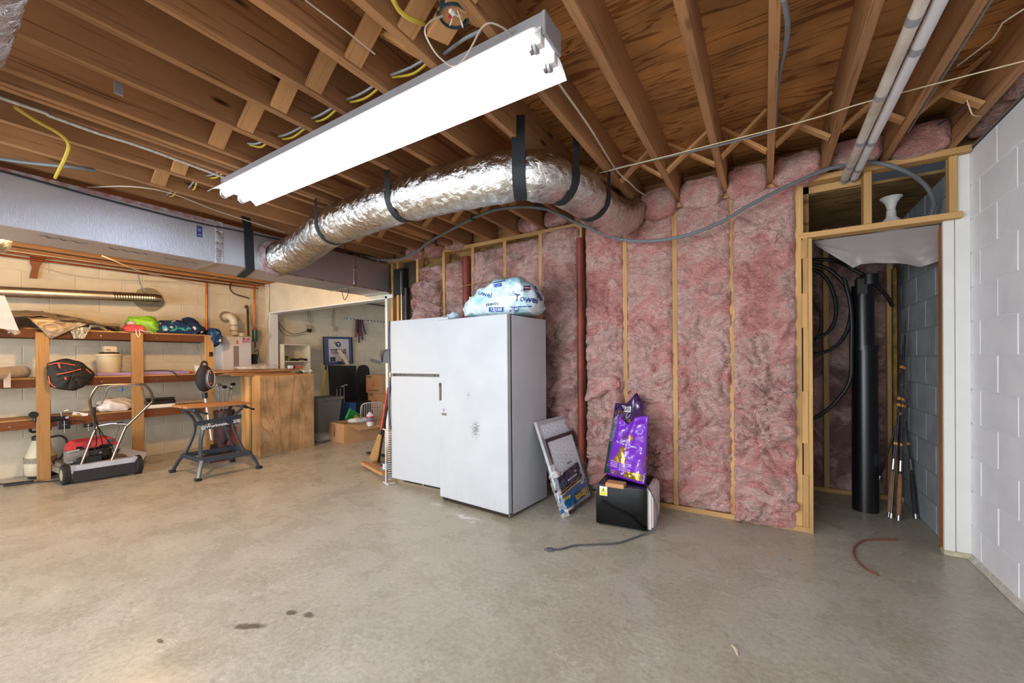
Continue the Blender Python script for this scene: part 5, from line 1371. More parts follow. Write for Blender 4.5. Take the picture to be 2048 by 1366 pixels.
closet_hose('outermost black hose loop, arching over the pipe to the right', [(0.263, 4.300, 2.060), (0.468, 4.300, 2.032), (0.591, 4.250, 1.943), (0.720, 4.250, 1.828), (0.818, 4.300, 1.706), (0.866, 4.350, 1.621)])
closet_hose('large black hose loop curving down left of the pipe', [(0.257, 4.200, 2.019), (0.425, 4.200, 1.955), (0.552, 4.200, 1.798), (0.589, 4.200, 1.594), (0.551, 4.200, 1.395), (0.454, 4.200, 1.276), (0.287, 4.200, 1.229)])
closet_hose('second black hose loop inside the large one', [(0.254, 4.150, 1.968), (0.387, 4.150, 1.910), (0.467, 4.150, 1.759), (0.488, 4.150, 1.556), (0.433, 4.150, 1.417), (0.285, 4.150, 1.341)])
closet_hose('black hose running straight down beside the pipe then left', [(0.542, 4.120, 1.826), (0.578, 4.120, 1.586), (0.579, 4.120, 1.272), (0.569, 4.120, 1.035), (0.491, 4.120, 0.874), (0.379, 4.120, 0.747), (0.211, 4.120, 0.632)])
closet_hose('thin black hose hanging at the very left of the closet', [(0.249, 4.100, 1.732), (0.355, 4.100, 1.641), (0.387, 4.100, 1.477), (0.314, 4.100, 1.277), (0.213, 4.100, 1.196)], 0.008)
# drooping poly sheet under the closet head
EDGE = [(0.285, 3.600, 2.045), (0.350, 3.600, 1.981), (0.436, 3.620, 1.907), (0.521, 3.630, 1.831), (0.562, 3.620, 1.851), (0.639, 3.620, 1.848), (0.734, 3.620, 1.835), (0.795, 3.620, 1.817), (0.854, 3.620, 1.793), (0.945, 3.600, 1.819)]
bm = BM()
def droop(u, v):
    k = min(len(EDGE) - 2, int(u * (len(EDGE) - 1))); e = Vector(EDGE[k]).lerp(Vector(EDGE[k + 1]), u * (len(EDGE) - 1) - k)
    top = Vector((0.272 + u * 0.655, 3.557, 2.036))
    p = top.lerp(e, v); p.y += 0.02 * nz((u * 3, v * 2, 0), 2) * v + 0.03 * math.sin(PI * v) * u
    return p
grid(bm, 40, 16, droop); solo('plastic_sheet', 'cloudy plastic sheet drooping from the closet door head', 'plastic sheet', bm, M_('cloudy_poly', '#8c8583', 0.35, var=0.06, scale=3, alpha=0.95), smooth=180)
# white pedestal-like fitting on top
t = thing('ceiling_lamp_holder', 'white plastic flared fitting with pierced rim above the closet door head', 'plastic fitting', (0.752, 3.80, 2.05))
bm = BM(); lathe(bm, [(0.075, 0.0), (0.072, 0.06), (0.055, 0.105), (0.030, 0.135), (0.026, 0.15), (0.029, 0.155), (0.024, 0.16), (0.028, 0.175), (0.023, 0.185), (0.024, 0.20), (0.034, 0.235), (0.052, 0.262), (0.056, 0.268)], 28, (0.752, 3.80, 2.05)); obj('body', bm, WHITEP, t, world=True)
bm = BM(); lathe(bm, [(0.055, 0.264), (0.060, 0.266), (0.060, 0.274), (0.052, 0.275), (0.0, 0.272)], 28, (0.752, 3.80, 2.05)); obj('rim_disc', bm, WHITEP, t, world=True)
# fishing rods
CORK = M_('cork_grip', '#8a6247', 0.8, var=0.3, scale=40); RODB = M_('dark_rod', '#1d1a22', 0.3); TANW = M_('amber_wrap', '#c07a2c', 0.4)
def rod(label, foot, mid, tip, grip, r=0.006):
    t = thing('fishing_rod', label, 'fishing rod', tuple(foot), group='fishing rods in the closet corner')
    foot, tip = Vector(foot), Vector(tip); d = (tip - foot).normalized()
    bm = BM(); cyl(bm, foot + d * 0.02, tip, r, r * 0.35, seg=8); obj('blank', bm, RODB, t, world=True)
    bm = BM(); cyl(bm, foot, foot + d * 0.035, 0.014, seg=12); obj('butt_cap', bm, STEEL, t, world=True)
    if grip:
        bm = BM(); tube(bm, [foot + d * 0.035, foot + d * 0.2, foot + d * 0.34], [0.014, 0.0155, 0.012], 12); obj('grip', bm, CORK if grip == 1 else RUBBER, t, world=True)
        bm = BM(); cyl(bm, foot + d * 0.36, foot + d * 0.44, 0.011, seg=10); obj('reel_seat', bm, STEEL, t, world=True)
    for k in (0.55, 0.85, 0.9, 1.15):
        bm = BM(); cyl(bm, foot + d * k, foot + d * (k + 0.02), r + 0.002, seg=8); obj('thread_wrap', bm, TANW, t, world=True)
    for k in (0.75, 1.05, 1.3, 1.5):
        bm = BM(); q = foot + d * k; s_ = d.cross(Vector((1, 0, 0))).normalized()
        tube(bm, [q + s_ * 0.014 + (s_ * math.cos(a) + d * math.sin(a)) * 0.008 for a in [i * PI / 5 for i in range(10)]], 0.0012, 5, closed=True); obj('line_guide', bm, STEEL, t, world=True)
rod('fishing rod with long cork grip, leftmost of the closet rods', (0.794, 4.116, 0.000), None, (0.929, 4.360, 1.308), 1, 0.008)
rod('black fishing rod with steel butt standing just left of centre', (0.802, 4.097, 0.000), None, (0.951, 4.380, 1.506), 0)
rod('fishing rod with purplish grip in the middle of the closet rods', (0.836, 4.062, 0.000), None, (0.948, 4.380, 1.388), 1)
rod('dark rod leaning out from the grey block wall', (0.955, 4.17, 0.0), None, (0.957, 4.420, 0.709), 2, 0.009)
rod('short dark pole leaning left behind the other rods', (0.777, 4.350, 0.219), None, (0.940, 4.420, 0.828), 0, 0.010)
# taped foam strip in the corner
bm = BM(); box(bm, 0.90, 0.925, 4.50, 4.56, 0.0, 1.95, 0.004); solo('foam_strip', 'yellowed foam strip standing against the corner of the closet', 'foam strip', bm, M_('yellow_foam', '#8b6a2c', 0.8, var=0.6, scale=12))

# ================================================================== SHELVING ALONG THE LEFT WALL
SX = -6.43
t = thing('wooden_shelving', 'long home built shelving of two by four posts along the cream wall', 'shelving', (-6.62, 1.0, 0))
shz = [(1.578, 1.585), (1.062, 1.062), (0.622, 0.648)]
for y in (-1.6, -0.2, 1.0, 1.755, 2.50):
    wdt = 0.094 if y != 1.755 else 0.105
    board('post', (SX + 0.019, y, 0.0), (SX + 0.019, y, 1.545 if y == 1.0 else 1.572 + 0.003 * y), wdt, 0.038, W_SHELF, t, up=(1, 0, 0))
for a, b_ in shz:
    board('shelf_board', ((SX + XL) / 2 - 0.01, -2.0, a), ((SX + XL) / 2 - 0.01, 2.56, b_), 0.40, 0.018, W_SHELF, t)
    board('front_rail', (SX - 0.018, -2.0, a - 0.052), (SX - 0.018, 2.55, b_ - 0.052), 0.036, 0.082, W_DARK, t)
    board('rear_rail', (XL + 0.02, -2.0, a - 0.052), (XL + 0.02, 2.55, b_ - 0.052), 0.036, 0.082, W_DARK, t)
for a, b_ in shz:
    for y in (0.78, 1.22, 1.45, 1.95, 2.2):
        z = a + (b_ - a) * (y + 2) / 4.56 - 0.055
        bm = BM(); lathe(bm, [(0.0, 0.006), (0.009, 0.004), (0.011, 0.0)], 8, (SX, y, z), 'X'); obj('bolt_head', bm, STEEL, t, world=True)
sboard('extension_board', 'short board reaching from the shelving to the plywood cabinets', 'board', (-6.52, 2.50, 1.045), (-6.52, 3.0, 1.045), 0.30, 0.02, W_SHELF)

def shz_at(i, y): a, b_ = shz[i]; return a + (b_ - a) * (y + 2) / 4.56 + 0.0095

# ---- silver brown tarp with a drooping corner
TARP = M_('silver_brown_tarp', '#a8977e', 0.4, 0.2, var=0.25, scale=6, bmp=0.5, bs=18, col2='#85745f'); TARPD = M_('tarp_underside', '#4a3428', 0.6)
t = thing('tarpaulin', 'folded silver brown tarp with a grommeted corner hanging over the top shelf', 'tarp', (-6.6, 1.15, 1.59))
z0 = shz_at(0, 1.1)
def tarp(u, v, lift=0.0, seed=0.0):
    y = 0.66 + u * 0.93; x = -6.79 + v * 0.40
    h = 0.165 * math.sin(PI * min(1, max(0, u)) ** 0.75) ** 0.6 + 0.015
    z = z0 + lift + h * (1 - 0.45 * v ** 1.8)
    z += 0.014 * nz((y * 5, x * 8, seed), 1.4, 3) + 0.012 * ridge((y * 6 + x * 3, x * 7, seed), 1.0) ** 2
    return Vector((x, y, max(z, z0)))
bm = BM(); grid(bm, 60, 30, lambda u, v: tarp(u, v)); 
def corner(u, v):
    # triangle drooping over the front, apex below
    yl, yr = 0.90, 1.36; ya = 1.055
    y = (yl + u * (yr - yl)) * (1 - v) + ya * v
    base = tarp((y - 0.66) / 0.93, 1.0)
    x = -6.395 + 0.02 * math.sin(v * PI) + 0.016 * nz((y * 12, v * 5, 3), 1.3, 3) + 0.008
    z = base.z * (1 - v) + 1.475 * v
    return Vector((x if v > 0.02 else base.x, y, z))
grid(bm, 30, 24, corner)
bmesh.ops.remove_doubles(bm, verts=bm.verts, dist=0.0008)
o = obj('sheet', bm, TARP, t, smooth=180, world=True); s = o.modifiers.new('thick', 'SOLIDIFY'); s.thickness = 0.002
for k, (lft, a, b_) in enumerate(((0.03, 0.0, 0.42), (-0.02, 0.5, 1.0))):
    bm = BM(); grid(bm, 36, 14, lambda u, v: tarp(a + u * (b_ - a), 0.25 + v * 0.78, lft * 0.6, 5.0 + k) + Vector((0.012 * (k + 1), 0.0, 0.0)))
    o = obj('fold', bm, TARPD if k % 2 else TARP, t, smooth=180, world=True); s = o.modifiers.new('thick', 'SOLIDIFY'); s.thickness = 0.003
bm = BM(); tube(bm, smooth_path([(-6.42, 1.35, 1.635), (-6.43, 1.50, 1.655), (-6.45, 1.585, 1.66), (-6.52, 1.60, 1.65), (-6.62, 1.58, 1.62)], 5), 0.022, 10, flat=0.9, fn=lambda i, a, p: 1 + 0.15 * nz(p, 20, 2)); obj('rolled_edge', bm, TARP, t, smooth=180, world=True)
bm = BM(); grid(bm, 16, 10, lambda u, v: Vector((-6.40 + 0.02 * nz((u * 5, v * 5, 9), 2), 1.19 + u * 0.17 * (1 - v * 0.5) + 0.03 * v, 1.62 - v * 0.13 + 0.02 * nz((u * 6, 2, v), 2)))); obj('loose_flap', bm, M_('grey_tarp', '#9c958c', 0.35, 0.3), t, smooth=180, world=True)
for yy, zz in ((1.055, 1.497), (1.24, 1.625)):
    bm = BM(); tube(bm, [(-6.368, yy + 0.011 * math.cos(a), zz + 0.011 * math.sin(a)) for a in [i * PI / 8 for i in range(16)]], 0.004, 6, closed=True); obj('grommet', bm, STEEL, t, world=True)
# white sheet and roll at the far left of the top shelf
bm = BM(); vs = [(-6.30, 0.50, 1.86), (-6.30, 0.765, 1.80), (-6.30, 0.83, 1.585), (-6.30, 0.45, 1.60)]
bm = BM(); prism(bm, [(-0.25, 0.33), (0.03, 0.33), (0.115, 0.0), (-0.25, 0.045)], 0.004, face_matrix((-6.200, 0.701, 1.542), (0.05, 1, 0), (0, 0, 1)))
solo('plastic_sheet', 'white plastic sheet cut off by the left edge of the picture', 'plastic sheet', bm, M_('pale_grey_plastic', '#cfc6c8', 0.5))
bm = BM(); tube(bm, smooth_path([(-6.300, 0.623, 1.637), (-6.300, 0.743, 1.588), (-6.300, 0.805, 1.543), (-6.300, 0.823, 1.514)], 4), [0.03] * 13, 12, fn=lambda i, a, p: 1 + 0.3 * nz(p, 30, 2)); solo('rolled_film', 'crumpled roll of cloudy plastic film beside the tarp corner', 'plastic wrap', bm, M_('cloudy_brown_film', '#a69787', 0.35), smooth=180)

# ---- clothes on the top shelf
def cloth(name, label, cat, c, r, mat, seed, amp=0.03, fr=9, floor=None, seg=48, rings=30, parts=None):
    bm = BM(); c = Vector(c); r = Vector(r)
    def f(p, n):
        s = p + Vector((seed, 0, 0))
        k = Vector([math.copysign(abs(q) ** 0.75, q) for q in n])
        out = c + Vector((k.x * r.x, k.y * r.y, k.z * r.z)) + n * (amp * nz(s, fr, 3) + amp * 0.8 * ridge((s.x * 9, s.y * 7 + s.z * 5, s.z * 6), 1.2) ** 3)
        if floor is not None: out.z = max(out.z, floor)
        return out
    blob(bm, c, r, seg, rings, f)
    return bm
def printcloth(name, base, spots, sc):
    m, nt, b = nt_new(name); v = coords(nt)
    vo = nd(nt, 'ShaderNodeTexVoronoi'); vo.inputs['Scale'].default_value = sc; nt.links.new(v, vo.inputs['Vector'])
    n = tex(nt, v, sc * 3.2, 3, 0.6, 0.5)
    ad = nd(nt, 'ShaderNodeMath', operation='MULTIPLY_ADD'); ad.inputs[1].default_value = 0.55; nt.links.new(n, ad.inputs[0]); nt.links.new(vo.outputs['Distance'], ad.inputs[2])
    r = ramp(nt, ad.outputs[0], [(0.46, (1, 1, 1)), (0.49, (0, 0, 0))])
    out = mixc(nt, r.outputs[0], lin(base), lin(spots[0]))
    n2 = tex(nt, v, sc * 0.9, 4, 0.6, 1.5); r2 = ramp(nt, n2, [(0.60, (0, 0, 0)), (0.63, (1, 1, 1))])
    out = mixc(nt, r2.outputs[0], out, lin(spots[1]))
    nt.links.new(out, b.inputs['Base Color']); b.inputs['Roughness'].default_value = 0.85; return m
z0 = shz_at(0, 1.8)
LIME = M_('lime_cloth', '#8fd02c', 0.6, var=0.25, scale=12)
t = thing('lime_bag', 'lime green cloth bag with grey seams heaped on the top shelf', 'bag', (-6.55, 1.85, z0))
obj('body', cloth('', '', '', (-6.57, 1.87, z0 + 0.08), (0.13, 0.13, 0.11), 0, 2.0, 0.03, 9, z0), LIME, t, smooth=180, world=True)
obj('upper_fold', cloth('', '', '', (-6.60, 1.80, z0 + 0.13), (0.09, 0.08, 0.05), 0, 6.0, 0.03, 12), LIME, t, smooth=180, world=True)
obj('pink_lining', cloth('', '', '', (-6.52, 1.74, z0 + 0.10), (0.05, 0.045, 0.03), 0, 8.0, 0.015, 14), M_('pale_pink_cloth', '#d8c0c6', 0.8), t, smooth=180, world=True)
for k in range(4):
    bm = BM(); tube(bm, smooth_path([(-6.455, 1.84 + 0.03 * k, z0 + 0.12), (-6.44, 1.88 + 0.025 * k, z0 + 0.07), (-6.435, 1.87 + 0.025 * k, z0 + 0.02)], 4), 0.003 if k else 0.006, 5); obj('seam', bm, M_('grey_seam', '#6f7a60', 0.8) if k else M_('lilac_strap', '#a99bb0', 0.8), t, world=True)
CORAL = M_('coral_cloth', '#cf4f56', 0.75, var=0.2, scale=12)
t = thing('drawstring_pouch', 'coral red drawstring pouch with white cord in front of the lime bag', 'bag', (-6.46, 1.76, z0))
obj('body', cloth('', '', '', (-6.46, 1.745, z0 + 0.036), (0.06, 0.10, 0.045), 0, 4.0, 0.02, 13, z0), CORAL, t, smooth=180, world=True)
bm = BM(); tube(bm, smooth_path([(-6.395, 1.74, z0 + 0.03), (-6.385, 1.745, z0 - 0.03), (-6.383, 1.76, z0 - 0.065), (-6.384, 1.775, z0 - 0.03), (-6.395, 1.77, z0 + 0.02)], 5), 0.004, 6); obj('cord', bm, PAPER, t, world=True)
bm = BM(); tube(bm, smooth_path([(-6.40, 1.78, z0 + 0.03), (-6.385, 1.82, z0 + 0.004), (-6.39, 1.87, z0 + 0.01), (-6.40, 1.90, z0 - 0.01)], 5), 0.004, 6); obj('cord', bm, PAPER, t, world=True)
bm = BM(); lathe(bm, [(0.0, 0.05), (0.03, 0.045), (0.04, 0.02), (0.035, 0.0)], 14, (-6.52, 1.645, z0)); solo('green_ball', 'small dark green cloth item at the left of the coral pouch', 'cloth', bm, M_('green_red_cloth', '#3f6b35', 0.7, var=0.5, scale=20, col2='#9a4430'))
NAVYC = printcloth('navy_floral_cloth', '#16305a', ('#d8d2bd', '#3f9d92'), 11)
t = thing('floral_cloth', 'navy blue cloth with white flowers slumped over the end of the top shelf', 'cloth', (-6.58, 2.25, z0))
obj('heap', cloth('', '', '', (-6.60, 2.20, z0 + 0.06), (0.17, 0.30, 0.095), 0, 11.0, 0.04, 8, z0, 60, 32), NAVYC, t, smooth=180, world=True)
obj('dark_fold', cloth('', '', '', (-6.56, 2.04, z0 + 0.05), (0.11, 0.10, 0.06), 0, 12.0, 0.02, 8, z0), M_('dark_navy_cloth', '#232c3a', 0.85), t, smooth=180, world=True)
bm = BM(); grid(bm, 20, 14, lambda u, v: Vector((-6.62 - 0.10 * v + 0.02 * nz((u * 4, v * 4, 1), 2), 2.30 + 0.20 * u, z0 + 0.06 + (0.19 * v) * (0.4 + 0.6 * math.sin(PI * (0.25 + u * 0.6))))))
o = obj('raised_corner', bm, NAVYC, t, smooth=180, world=True); s = o.modifiers.new('thick', 'SOLIDIFY'); s.thickness = 0.006
obj('overhang', cloth('', '', '', (-6.50, 2.585, z0 - 0.03), (0.14, 0.065, 0.12), 0, 14.0, 0.025, 9), NAVYC, t, smooth=180, world=True)
bm = BM(); tube(bm, smooth_path([(-6.5, 2.30, z0 - 0.085), (-6.47, 2.38, z0 - 0.10), (-6.45, 2.44, z0 - 0.085)], 4), [0.02] * 9, 10, flat=0.7, fn=lambda i, a, p: 1 + 0.3 * nz(p, 25, 2)); obj('hanging_end', bm, NAVYC, t, smooth=180, world=True)

# ---- middle shelf
z1 = shz_at(1, 1.5)
t = thing('ice_cream_maker', 'beige ice cream churn tub with motor on top on the middle shelf', 'ice cream maker', (-6.62, 1.47, z1))
BEI = M_('beige_plastic', '#cdbf9d', 0.45, var=0.05)
cc = (-6.60, 1.555, z1)
bm = BM(); lathe(bm, [(0.0, 0.0), (0.092, 0.0), (0.098, 0.01), (0.112, 0.225), (0.122, 0.228), (0.124, 0.252), (0.118, 0.256), (0.10, 0.25), (0.0, 0.24)], 36, cc); obj('tub', bm, BEI, t, world=True)
bm = BM(); lathe(bm, [(0.0, 0.0), (0.095, 0.0), (0.085, 0.02), (0.05, 0.03), (0.0, 0.032)], 28, (cc[0], cc[1], z1 + 0.252)); obj('lid', bm, M_('dark_lid', '#3b2b24', 0.5), t, world=True)
bm = BM(); box(bm, cc[0] - 0.05, cc[0] + 0.055, cc[1] - 0.055, cc[1] + 0.055, z1 + 0.275, z1 + 0.345, 0.006, seg=2); mo = obj('motor', bm, BEI, t, world=True)
for k in range(4):
    bm = BM(); box(bm, cc[0] + 0.0545, cc[0] + 0.056, cc[1] - 0.042 + k * 0.011, cc[1] - 0.037 + k * 0.011, z1 + 0.295, z1 + 0.31); obj('vent_slot', bm, BLACKM, mo, world=True)
MESHB = M_('black_mesh_fabric', '#252321', 0.75, var=0.35, scale=30, bmp=0.4, bs=90); ORG = M_('orange_trim', '#e2694a', 0.6)
t = thing('mesh_basket', 'collapsed black mesh basket with orange trim hanging off the middle shelf', 'basket', (-6.38, 1.2, 0.9))
A = [(-6.360, 1.030, 1.213), (-6.340, 1.148, 1.249), (-6.340, 1.259, 1.210), (-6.360, 1.351, 1.098), (-6.330, 1.294, 1.007), (-6.320, 1.215, 0.946), (-6.320, 1.098, 0.959), (-6.340, 1.039, 1.035)]
cen = sum((Vector(p) for p in A), Vector()) / len(A)
rim = smooth_path(A + [A[0]], 5)
bm = BM()
n_ = len(rim) - 1
V = []
for j in range(9):
    v = j / 8
    V.append([bm.verts.new(cen.lerp(rim[i], v) + Vector((0.05 * math.cos(v * PI / 2) ** 0.8 * (1 + 0.6 * nz(rim[i] * 4 + Vector((v * 2, 0, 0)), 3)) + 0.018 * ridge((v * 3, i * 0.7, 0), 1.0), 0, 0))) for i in range(n_)])
for j in range(8):
    for i in range(n_): bm.faces.new((V[j][i], V[j + 1][i], V[j + 1][(i + 1) % n_], V[j][(i + 1) % n_]))
bmesh.ops.remove_doubles(bm, verts=bm.verts, dist=1e-4)
o = obj('mesh_body', bm, MESHB, t, smooth=180, world=True); s = o.modifiers.new('thick', 'SOLIDIFY'); s.thickness = 0.03; s.offset = -1
def trim(pts, r=0.005):
    bm = BM(); tube(bm, smooth_path(pts, 5), r, 6); obj('orange_piping', bm, ORG, t, world=True)
trim([(-6.300, 1.020, 1.203), (-6.270, 1.092, 1.223), (-6.270, 1.208, 1.200)])
trim([(-6.235, 1.067, 1.104), (-6.225, 1.162, 1.127), (-6.240, 1.246, 1.157)])
trim([(-6.290, 1.021, 1.089), (-6.290, 1.037, 1.005), (-6.290, 1.100, 0.955), (-6.290, 1.217, 0.947)])
trim([(-6.280, 1.292, 1.155), (-6.310, 1.341, 1.105)])
trim([(-6.260, 1.087, 1.218), (-6.230, 1.092, 1.171)], 0.007)
bm = BM(); cyl(bm, (-6.250, 1.134, 1.070), (-6.210, 1.126, 1.055), 0.008, seg=10); obj('toggle', bm, ORG, t, world=True)
t = thing('foam_pad', 'long lavender rolled foam pad lying on the middle shelf', 'foam pad', (-6.6, 2.0, z1))
LAVF = M_('lavender_foam', '#a48ab8', 0.7, var=0.1)
bm = BM(); box(bm, -6.62, -6.46, 1.42, 2.30, z1, z1 + 0.035, 0.014, seg=3); obj('pad', bm, LAVF, t, world=True)
bm = BM(); box(bm, -6.74, -6.60, 1.50, 2.28, z1 + 0.0, z1 + 0.045, 0.02, seg=3); obj('pad_fold', bm, M_('grey_lavender_foam', '#9a9ab0', 0.7), t, world=True)
bm = BM(); tube(bm, [(-6.53, 2.30, z1 + 0.018), (-6.53, 2.33, z1 + 0.02), (-6.53, 2.37, z1 + 0.018)], [0.012, 0.017, 0.006], 10); obj('pink_end', bm, M_('salmon_foam', '#d4706c', 0.7), t, world=True)
cable('black_cable', 'black cord lying over the foam pad and off the middle shelf edge', [(-6.55, 1.84, z1 + 0.045), (-6.52, 1.95, z1 + 0.05), (-6.47, 2.08, z1 + 0.042), (-6.425, 2.13, z1 + 0.0), (-6.40, 2.15, z1 - 0.04)], 0.006, BLACKM)
bm = BM(); lathe(bm, [(0.0, 0.0), (0.030, 0.0), (0.040, 0.10), (0.042, 0.104), (0.040, 0.106), (0.037, 0.10), (0.0, 0.008)], 24, (-6.54, 2.415, shz_at(1, 2.4))); solo('paper_cup', 'white paper cup at the end of the middle shelf', 'cup', bm, M_('cup_paper', '#dcd6d2', 0.6, var=0.15, scale=20))
t = thing('bubble_wrap_roll', 'roll of cloudy bubble wrap with a hanging end on the middle shelf', 'plastic roll', (-6.55, 0.7, z1))
BUB = M_('bubble_wrap', '#cfc2b4', 0.3, var=0.2, scale=15, bmp=0.8, bs=60, alpha=0.9)
bm = BM(); tube(bm, [(-6.34, 0.66, z1 + 0.045), (-6.50, 0.78, z1 + 0.055), (-6.66, 0.90, z1 + 0.06)], [0.058, 0.065, 0.066], 28, cap=False, fn=lambda i, a, p: 1 + 0.06 * nz(p, 14, 2)); obj('outer_layer', bm, BUB, t, smooth=180, world=True)
for r in (0.048, 0.036):
    bm = BM(); tube(bm, [(-6.335, 0.66, z1 + 0.045), (-6.66, 0.90, z1 + 0.05)], [r, r], 24, cap=False); obj('inner_layer', bm, BUB, t, smooth=180, world=True)
bm = BM(); box(bm, -6.395, -6.39, 0.74, 0.785, z1 - 0.09, z1 + 0.06); obj('loose_end', bm, BUB, t, world=True)
sboard('thin_stick', 'thin bamboo stick leaning against the wall behind the cup', 'stick', (-6.780, 2.497, 1.464), (-6.600, 2.499, 1.183), 0.008, 0.008, W_STUD, up=(1, 0, 0))
bm = BM(); box(bm, SX + 0.036, SX + 0.05, 2.49, 2.53, 1.30, 1.36, 0.003); solo('black_hook', 'small black wall hook screwed to the last shelf post', 'hook', bm, BLACKP)

# ---- bottom shelf things
z2 = shz_at(2, 1.2)
t = thing('bar_clamp_tool', 'black metal bracket tool with chrome crank on the bottom shelf', 'tool', (-6.5, 1.1, z2))
bm = BM(); obox(bm, (-6.420, 0.931, 0.641), (-6.440, 1.179, 0.624), 0.05, 0.05, bev=0.008); obj('body', bm, BLACKP, t, world=True)
bm = BM(); cyl(bm, (-6.39, 0.935, z2 + 0.04), (-6.44, 0.935, z2 + 0.04), 0.032, seg=18); obj('wheel', bm, BLACKP, t, world=True)
bm = BM(); cyl(bm, (-6.385, 1.166, 0.635), (-6.410, 1.170, 0.633), 0.014, seg=14); obj('bolt_head', bm, STEEL, t, world=True)
bm = BM(); tube(bm, smooth_path([(-6.420, 1.135, 0.647), (-6.420, 1.132, 0.691), (-6.420, 1.184, 0.712)], 4), 0.007, 8); obj('crank', bm, CHROME, t, world=True)
for q, q2 in (((-6.390, 1.097, 0.606), (-6.390, 1.188, 0.513)), ((-6.390, 1.283, 0.548), (-6.390, 1.365, 0.509))):
    bm = BM(); a, b_ = Vector(q), Vector(q2); box(bm, -6.40, -6.375, a.y, b_.y, b_.z, a.z, 0.006); cl_ = obj('clamp_jaw', bm, BLACKP, t, world=True)
    bm = BM(); m_ = (a + b_) / 2; cyl(bm, (-6.365, m_.y, b_.z - 0.04), (-6.365, m_.y, a.z), 0.004, seg=8); obox(bm, (-6.365, m_.y - 0.02, m_.z), (-6.365, m_.y + 0.02, m_.z + 0.004), 0.005, 0.005); obj('thumb_screw', bm, CHROME, cl_, world=True)
bm = BM(); tube(bm, smooth_path([(-6.390, 1.079, 0.603), (-6.380, 1.150, 0.600), (-6.380, 1.262, 0.585), (-6.380, 1.308, 0.557)], 3), 0.006, 6); obj('rod', bm, BLACKM, t, world=True)
t = thing('white_card', 'white printed card tilted up on the bottom shelf', 'card', (-6.500, 1.278, 0.602))
Mc = face_matrix((-6.460, 1.278, 0.644), (0.25, 1, -0.28), (0.35, 0.2, 1))
bm = BM(); rect(bm, Mc, -0.06, 0.06, -0.03, 0.03, 0.006); obj('card', bm, PAPER, t, world=True)
bm = BM(); rect(bm, Mc @ Matrix.Translation((0, 0, 0.006)), -0.03, 0.0, 0.008, 0.018, 0.001); obj('print', bm, M_('print_brown', '#6a5148', 0.7), t, world=True)
o_ = cloth('', '', '', (-6.58, 1.60, shz_at(2, 1.6) + 0.06), (0.13, 0.16, 0.07), 0, 21.0, 0.03, 8, shz_at(2, 1.6), 50, 28)
solo('plastic_bag', 'crumpled white plastic shopping bag on the bottom shelf behind the mower handle', 'plastic bag', o_, M_('white_bag_film', '#ded6cf', 0.3, alpha=0.93), smooth=180)
z3 = shz_at(2, 2.1)
t = thing('roof_rack_bar', 'pair of black padded bars lying on white box at the end of the bottom shelf', 'bars', (-6.55, 2.05, z3))
bm = BM(); box(bm, -6.58, -6.42, 1.84, 2.12, z3, z3 + 0.04, 0.003); obj('white_box', bm, PAPER, t, world=True)
for dz, dx in ((0.062, 0.0), (0.10, -0.03)):
    bm = BM(); cyl(bm, (-6.50 + dx, 1.86, z3 + dz), (-6.50 + dx, 2.15, z3 + dz), 0.020, seg=16); obj('pad', bm, BLACKM, t, world=True)
bm = BM(); cyl(bm, (-6.50, 1.66, z3 + 0.07), (-6.50, 1.84, z3 + 0.07), 0.014, seg=10); obj('bar', bm, BLACKP, t, world=True)
bm = BM(); lathe(bm, [(0, 0), (0.014, 0.004), (0.016, 0.016), (0.012, 0.028), (0, 0.032)], 12, (-6.48, 2.24, shz_at(2, 2.24))); lathe(bm, [(0, 0), (0.012, 0.0), (0.012, 0.015), (0.0, 0.018)], 12, (-6.46, 2.28, shz_at(2, 2.28))); tag(solo('knob', 'small black knobs lying by the white box on the bottom shelf', 'knob', bm, BLACKP), kind='stuff')

# ---- sprayer, hose and cables on the floor
t = thing('pump_sprayer', 'cream plastic pump sprayer with black handle half behind the first shelf post', 'sprayer', (-6.58, 1.0, 0))
CR = M_('cream_plastic', '#c9bda0', 0.45, var=0.06)
bm = BM(); lathe(bm, [(0.0, 0.03), (0.10, 0.03), (0.115, 0.05), (0.120, 0.14), (0.112, 0.22), (0.07, 0.36), (0.055, 0.40), (0.0, 0.41)], 32, (-6.62, 1.01, 0)); obj('tank', bm, CR, t, world=True)
bm = BM(); lathe(bm, [(0.0, 0.0), (0.085, 0.0), (0.095, 0.015), (0.085, 0.035), (0.0, 0.035)], 28, (-6.62, 1.01, 0)); obj('base', bm, BLACKP, t, world=True)
bm = BM(); lathe(bm, [(0.0, 0.0), (0.062, 0.0), (0.064, 0.04), (0.03, 0.05), (0.0, 0.05)], 24, (-6.62, 1.01, 0.40)); obj('collar', bm, BLACKP, t, world=True)
bm = BM(); tube(bm, [(-6.62, 1.01 + 0.07 * sx, 0.50 + dz) for sx, dz in ((-1, 0.0), (-1, 0.06), (-0.8, 0.075), (0.8, 0.075), (1, 0.06), (1, 0.0), (0.8, -0.01), (-0.8, -0.01))], 0.012, 10, closed=True); obj('pump_handle', bm, BLACKP, t, world=True)
bm = BM(); lathe(bm, [(0.122, 0.0), (0.122, 0.055)], 32, (-6.62, 1.01, 0.165)); obj('label_band', bm, M_('label_grey', '#8f8571', 0.5, var=0.3, scale=30), t, world=True)
bm = BM(); tube(bm, smooth_path([(-6.58, 1.08, 0.42), (-6.52, 1.14, 0.43), (-6.50, 1.18, 0.38), (-6.50, 1.18, 0.30), (-6.51, 1.14, 0.20), (-6.52, 1.09, 0.15)], 6), 0.011, 8); obj('hose', bm, BLACKM, t, world=True)
